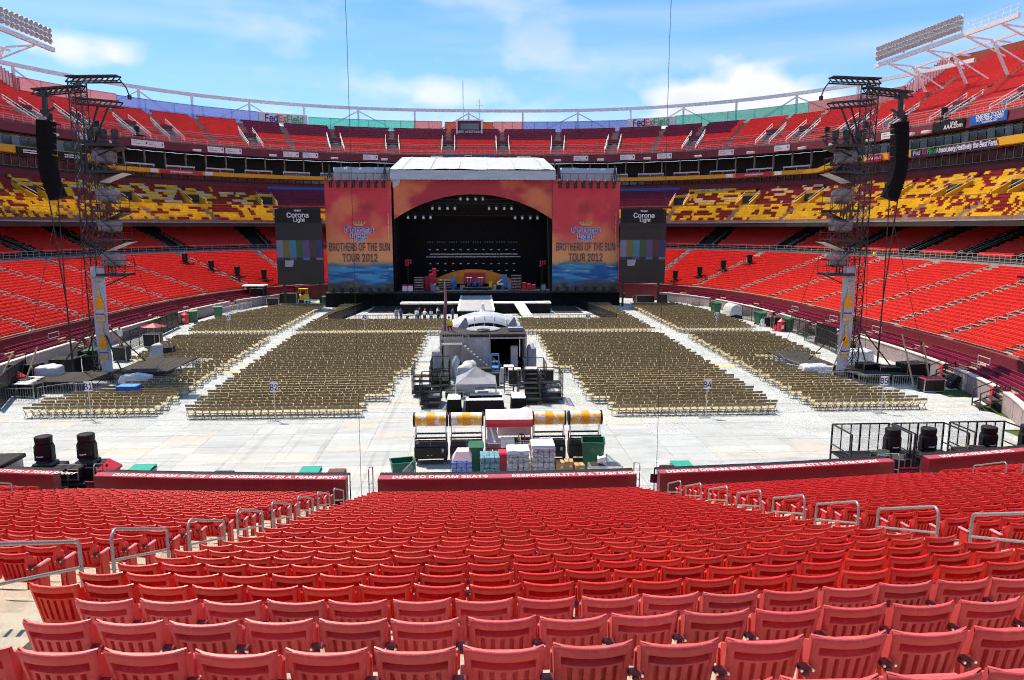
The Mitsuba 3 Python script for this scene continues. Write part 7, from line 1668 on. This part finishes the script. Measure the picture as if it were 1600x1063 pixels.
for i, a in enumerate(((37.3, 88.3, 1.4, 1.0, 1.2, 'black speaker case among the gear right of the folding sign'), (37.6, 86.2, 1.5, 1.0, 1.5, 'tall black case left of the red cone'), (28.2, 118.6, 3.2, 1.6, 1.2, 'large black gear case right of the right stage tower'), (31.0, 117.0, 1.6, 1.2, 1.6, 'black case on the concrete left of the parked barricades'), (-31.0, 119.0, 2.8, 1.4, 1.8, 'large black gear stack left of the left stage tower'), (-32.8, 116.0, 1.8, 1.2, 1.3, 'low dark case in front of the gear stack on the left'), (-28.4, 118.4, 1.6, 1.0, .9, 'pale topped case by the yellow forklift'), (-36.2, 119.6, 2.2, 1.4, 2.6, 'tall dark cabinet with white top at the left wall'), (-34.4, 76.4, 1.6, 1.2, 1.4, 'black case by the fence behind the left tower'))): crate('gear_case', a[5], 'case', a[0], a[1], a[2], a[3], a[4], 'black', .15 * (i % 3 - 1), 0, 'white' if 'white top' in a[5] else None)
for i, (x, y, m, lab) in enumerate(((-29.2, 121.6, 'yellow_paint', 'yellow forklift beside the left stage tower'), (27.9, 127.4, 'lime', 'lime green utility cart behind the gear case on the right'))):
    k = thing('forklift' if i == 0 else 'utility_cart', lab, 'vehicle'); part(k, 'body', MB().bev(x - 1.2, x + .8, y - .7, y + .7, .4, 1.3, .12), m); part(k, 'counterweight', MB().bev(x - 1.7, x - 1.1, y - .65, y + .65, .4, 1.1, .1), m if i else 'dark'); mb = MB()
    for a in (-.7, .5):
        for b in (-.6, .6): mb.bar((x + a, y + b, 1.2), (x + a, y + b, 2.3), .08)
    mb.box(x - .8, x + .6, y - .7, y + .7, 2.25, 2.33); part(k, 'overhead_guard', mb, m if i == 0 else 'black'); part(k, 'seat', MB().bev(x - .5, x, y - .3, y + .3, 1.3, 1.7, .06), 'black'); part(k, 'mast', MB().bar((x + 1.0, y - .4, .2), (x + 1.0, y - .4, 2.6 if i == 0 else 1.2), .12).bar((x + 1.0, y + .4, .2), (x + 1.0, y + .4, 2.6 if i == 0 else 1.2), .12).bar((x + 1.0, y - .4, .3), (x + 2.0, y - .4, .2), .1, .06).bar((x + 1.0, y + .4, .3), (x + 2.0, y + .4, .2), .1, .06), 'black_steel')
    for a in (-1.1, .55):
        for b in (-.62, .62): part(k, 'wheel', MB().tube([(x + a, y + b - .12, .36), (x + a, y + b + .12, .36)], .36, 16), 'black', 40)
for x, lab in ((-27.4, 'blue topped table left of the green bin by the left stage tower'), (-26.0, 'second blue topped table by the left stage tower')):
    k = thing('work_table', lab, 'table'); part(k, 'top', MB().bev(x - .7, x + .7, 116.6, 117.3, .8, .86, .02), 'teal_bin'); mb = MB()
    for a in (-.6, .6):
        for b in (116.7, 117.2): mb.bar((x + a, b, 0), (x + a, b, .8), .05)
    part(k, 'leg', mb, 'steel')
k = thing('portable_booth', 'small booth with flat white roof at the left corner by the stage', 'booth'); part(k, 'roof', MB().bev(-38.2, -34.6, 117.6, 120.0, 3.0, 3.25, .06), 'white'); part(k, 'wall', MB().bev(-38, -34.8, 119.5, 119.8, .1, 3.0, .02), 'dark'); mb = MB(); [mb.bar((a, b, 0), (a, b, 3.0), .09) for a in (-38.0, -34.8) for b in (117.8, 119.7)]; part(k, 'post', mb, 'black_steel')
for i, (s0, s1, lab) in enumerate(((-24, -33.5, 'maroon curved wall behind the left video screen'), (24, 34.5, 'red maroon curved wall under the right video screen'))):
    a, b = sorted((s0, s1)); gg = sgrid(a, b, 1.0); k = thing('corner_wall', lab, 'wall'); part(k, 'face', strip(MB(), gg, [(-.12, 0), (-.12, 2.6), (.3, 2.6), (.3, .5)]), 'maroon')
# stairs in the wall gaps
for i, (s, side) in enumerate(((-112, 'left'), (-86, 'left'), (103.4, 'right'), (112, 'right'), (86, 'right'), (76.8, 'right'), (66.8, 'right'))):
    k = thing('field_stair', f'dark steel steps through the {side} field wall, {ordi([0, 1, 1, 0, 2, 3, 4][i] + 1)} from the camera', 'stair'); mb = MB()
    for j in range(3): rbox(mb, s, -1.3 + j * .4, -.9 + j * .4, .75, .22 + j * .25, .28 + j * .25)
    part(k, 'tread', mb, 'interior'); t, u, n = rframe(s); c = rp(np.array([s]), 0)[0]; o = V3(c[0], c[1], 0); mb = MB()
    for e in (-.78, .78):
        mb.bar(o + t * e + n * 1.3, o + t * e + n * 1.3 + u * 1.2, .06); mb.bar(o + t * e - n * .1 + u * .5, o + t * e - n * .1 + u * 1.9, .06); mb.bar(o + t * e + n * 1.3 + u * 1.2, o + t * e - n * .1 + u * 1.9, .06); mb.bar(o + t * e + n * 1.3 + u * .2, o + t * e - n * .1 + u * .9, .08)
    part(k, 'rail', mb, 'black_steel'); mb = MB(); rbox(mb, s - .95 if s > 0 else s + .95, -.14, -.05, .22, .05, 1.38); part(k, 'post_pad', mb, 'sign_red')
    k = thing('gate_rail', f'pale hoop rail at the head of the {side} wall steps, {ordi([0, 1, 1, 0, 2, 3, 4][i] + 1)} from the camera', 'handrail'); q = o - n * 2.6 + u * 1.2; mb = MB().tube([q - t * .9, q - t * .9 + u * 1.0, q + t * .9 + u * 1.0, q + t * .9], .04, 6); mb.tube([q - t * .9 + u * .5, q + t * .9 + u * .5], .035, 6); part(k, 'frame', mb, 'rail_light')
for i, (s, lab) in enumerate(((104.6, 'dark floor monitor leaning on the right field wall'), (105.3, 'second dark floor monitor leaning on the right field wall'))):
    k = thing('leaning_speaker', lab, 'speaker'); t, u, n = rframe(s); c = rp(np.array([s]), 0)[0]; o = V3(c[0], c[1], 0); part(k, 'box', MB().bar(o + n * .75, o + n * .12 + u * 1.0, .62, .3, up=tuple(n)), 'black'); part(k, 'badge', MB().bar(o + n * .68 + u * .42, o + n * .64 + u * .5, .1, .02, up=tuple(n)), 'white')
for i, (x, y, x2, y2, z) in enumerate(((-36.0, 53.4, -35.0, 54.6, 3.2), (-34.9, 55.0, -34.0, 56.0, 3.4), (34.2, 52.8, 33.6, 54.0, 4.2), (35.2, 52.2, 35.0, 53.4, 3.6))):
    solo('timber_pole', MB().bar((x, y, .05), (x2, y2, z), .09), 'chair_tan', ('leftmost leaning timber pole by the left barricades', 'second leaning timber pole by the left barricades', 'leaning timber pole behind the right tower barricades', 'second leaning timber pole behind the right tower barricades')[i], 'pole')
for i in range(4): crate('battery_case', f'dark wheeled case with grey green top, {ordi(i + 1)} of the row by the left wall', 'case', -33.9 - i * .15, 53.6 + i * .75, 1.2, .65, .95, 'dark', -.2, 0, 'fabric_grey')
solo('green_tarp', MB().man(hull(np.array([[-34.4, 62.6, 1.9], [-33.0, 62.4, 2.0], [-32.8, 63.4, 1.9], [-34.2, 63.6, 2.0], [-33.6, 63.0, 2.3], [-34.0, 63, 1.5], [-33.2, 63, 1.5]]))), 'green_bin', 'dark green tarp on top of gear left of the left tower banner', 'tarp')
crate('gear_case', 'black case under the dark green tarp', 'case', -33.6, 63.0, 1.4, 1.0, 1.5, 'black')

# ------------------------------------------------------------------ people
def sph(p, r, n=10): return manifold3d.Manifold.sphere(r, n).translate(list(map(float, p)))


def bone(a, b, ra, rb, n=10): return manifold3d.Manifold.batch_hull([sph(a, ra, n), sph(b, rb, n)])


def person(x, y, z, rz, lab, shirt, bottom, pose='stand', hair='hair', h=1.78, shorts=False, sleeves=True):
    k = thing('person', lab, 'person'); s = h / 1.78; tw = T().translate([x, y, z]).rotate([0, 0, 1], math.degrees(rz)).scale(s)
    lean = {'stand': .02, 'lean': .32, 'walk': .06, 'crouch': .5}[pose]; dz = -.38 if pose == 'crouch' else 0.0
    pel = V3(0, 0, .94 + dz); up = V3(0, math.sin(lean), math.cos(lean)); chest = pel + up * .34; sh = pel + up * .50; neck = pel + up * .56; head = pel + up * .70 + V3(0, .04, .02)
    st_ = {'stand': (.02, -.02), 'lean': (.06, -.12), 'walk': (.26, -.28), 'crouch': (.16, -.1)}[pose]; J = {}
    for e, f in ((-1, st_[0]), (1, st_[1])):
        hip = pel + V3(e * .095, 0, -.03); ank = V3(e * .11, f, .09); kn = (hip + ank) / 2 + V3(e * .01, .05 + (.26 if pose == 'crouch' else 0), .02); J[e] = (hip, kn, ank)
    A = {'stand': ((.05, .10, -.52), (-.02, .16, -.5)), 'lean': ((.08, .42, -.38), (.06, .44, -.34)), 'walk': ((.05, .22, -.5), (.05, -.2, -.5)), 'crouch': ((.05, .4, -.3), (.05, .42, -.25))}[pose]; arms = {}
    for e, w in ((-1, A[0]), (1, A[1])):
        so = sh + V3(e * .185, 0, 0); wr = so + V3(e * w[0], w[1], w[2]); el = (so + wr) / 2 + V3(e * .05, -.06, 0); arms[e] = (so, el, wr)
    parts = [manifold3d.Manifold.batch_hull([sph(pel + [e * .085, 0, 0], .105) for e in (-1, 1)] + [sph(chest + [e * .10, .01, 0], .115) for e in (-1, 1)]), manifold3d.Manifold.batch_hull([sph(chest + [e * .10, .01, 0], .115) for e in (-1, 1)] + [sph(sh + [e * .15, 0, -.01], .07) for e in (-1, 1)]), bone(sh, head - [0, 0, .05], .065, .055)]
    parts.append(manifold3d.Manifold.batch_hull([sph(head + [0, 0, .045], .088, 14), sph(head + [0, .03, -.03], .07, 14), sph(head + [0, .045, -.075], .045, 12)]))
    parts += [bone(head + [0, .10, 0], head + [0, .125, -.025], .012, .016, 8)] + [sph(head + [e * .088, 0, 0], .022, 8) for e in (-1, 1)]
    for e in (-1, 1):
        hip, kn, ank = J[e]; so, el, wr = arms[e]; parts += [bone(hip, kn, .088, .058), bone(kn, ank, .056, .038), bone(so, el, .052, .040), bone(el, wr, .039, .028)]
        d = (wr - el) / np.linalg.norm(wr - el); sx = V3(0, 1, 0) - d * d[1]; sx /= np.linalg.norm(sx); pm = wr + d * .085; parts.append(manifold3d.Manifold.batch_hull([sph(wr, .026, 8), sph(pm + sx * .03, .015, 8), sph(pm - sx * .03, .015, 8)]))
        for j, L in enumerate((.07, .08, .075, .058)): b = pm + sx * (.03 - .02 * j); m_ = b + d * L * .55; parts += [bone(b, m_, .0095, .009, 6), bone(m_, m_ + d * L * .45 + np.cross(d, sx) * .015, .009, .0075, 6)]
        t0 = wr + d * .03 + sx * .026; parts.append(bone(t0, t0 + d * .045 + sx * .03, .011, .009, 6))
    body = manifold3d.Manifold.batch_boolean(parts, manifold3d.OpType.Add); part(k, 'body', MB().man(body), 'skin', 50, tw=tw)
    sp_ = [manifold3d.Manifold.batch_hull([sph(pel + [e * .09, 0, .02], .122) for e in (-1, 1)] + [sph(chest + [e * .105, .01, 0], .13) for e in (-1, 1)]), manifold3d.Manifold.batch_hull([sph(chest + [e * .105, .01, 0], .13) for e in (-1, 1)] + [sph(sh + [e * .155, 0, -.01], .082) for e in (-1, 1)])]
    for e in (-1, 1): so, el, wr = arms[e]; sp_.append(bone(so, so + (el - so) * .8, .07, .062))
    part(k, 'shirt', MB().man(manifold3d.Manifold.batch_boolean(sp_, manifold3d.OpType.Add)), shirt, 50, tw=tw)
    tp = [manifold3d.Manifold.batch_hull([sph(pel + [e * .09, 0, -.03], .118) for e in (-1, 1)])]
    for e in (-1, 1):
        hip, kn, ank = J[e]; tp.append(bone(hip, kn, .105, .08)); tp += [] if shorts else [bone(kn, ank + [0, 0, .0], .078, .058)]
    part(k, 'shorts' if shorts else 'trousers', MB().man(manifold3d.Manifold.batch_boolean(tp, manifold3d.OpType.Add)), bottom, 50, tw=tw)
    for e in (-1, 1): a = J[e][2]; part(k, 'shoe', MB().man(manifold3d.Manifold.batch_hull([sph(a + [0, -.05, -.04], .05), sph(a + [0, .13, -.05], .04), sph(a + [0, 0, .0], .05)])), 'tee_black', 50, tw=tw)
    part(k, 'hair', MB().man(manifold3d.Manifold.batch_hull([sph(head + [0, -.012, .05], .094, 12), sph(head + [0, -.035, -.01], .078, 12), sph(head + [0, .02, .075], .075, 12)])), hair, 50, tw=tw)
    for e in (-1, 1): part(k, 'eye', MB().man(sph(head + [e * .032, .088, .012], .011, 8)), 'hair', tw=tw)
    return k


person(-10.75, 95.3, 0, .2, 'person in grey shirt and trousers, leftmost of the group at the pit barrier', 'tee_grey', 'tee_grey', 'stand', 'hair', 1.9)
person(-10.25, 95.9, 0, -.4, 'person in dark grey top close behind the leftmost one in grey', 'denim', 'denim', 'stand', 'hair', 1.72)
person(-9.35, 95.3, 0, -.9, 'person in black bending low beside the white roll', 'tee_black', 'tee_black', 'crouch', 'hair', 1.72)
person(-8.0, 94.6, 0, .1, 'large person in white t-shirt and dark shorts by the right end of the roll', 'tee_white', 'denim', 'lean', 'hair', 1.86, True)
person(-7.75, 95.9, 0, 3.0, 'grey haired person in black facing the group in white shirts', 'tee_black', 'tee_black', 'stand', 'text_grey', 1.88)
person(-7.0, 94.7, 0, -.3, 'person in white t-shirt and black shorts leaning over, middle of the group', 'tee_white', 'tee_black', 'lean', 'gold', 1.8, True)
person(-6.1, 94.8, 0, .2, 'slim person in white t-shirt and blue jeans', 'tee_white', 'denim', 'stand', 'hair', 1.7)
person(-5.3, 97.0, 0, 2.6, 'person in pale shirt and blue cap facing the group', 'tee_white', 'tee_blue', 'stand', 'tee_blue', 1.8)
person(-5.05, 95.2, 0, .3, 'person all in black, rightmost of the group at the pit barrier', 'tee_black', 'tee_black', 'walk', 'hair', 1.74)
person(-3.3, 96.2, 0, -.8, 'person in bright blue shirt just right of the rolled flag', 'tee_blue', 'denim', 'stand', 'hair', 1.8)
person(-33.6, 68.0, 1.45, 1.2, 'person in white t-shirt standing by the red umbrella on the left', 'tee_white', 'khaki', 'stand', 'hair', 1.8)
crate('gear_case', 'tall dark case the person by the red umbrella stands on', 'case', -33.6, 68.0, 1.2, 1.0, 1.42, 'dark')
person(60.2, 105.4, 7.3, 1.9, 'worker in dark clothes and yellow vest on the right walkway', 'hivis', 'tee_black', 'stand', 'hair', 1.8)
person(-2.25, 60.2, 3.75, .4, 'person in yellow top stooping beside the rolled flag on the mixing tower', 'yellow_paint', 'seat_wine', 'crouch', 'hair', 1.7)
k = thing('white_roll', 'long white roll held across by the people at the pit barrier', 'roll'); part(k, 'cloth', MB().tube([(-10.0, 95.2, .92), (-9.0, 95.05, .98), (-8.3, 95.05, .95)], .13, 10), 'tee_white', 40); part(k, 'core', MB().tube([(-10.05, 95.2, .92), (-9.98, 95.2, .92)], .05, 8), 'cardboard')
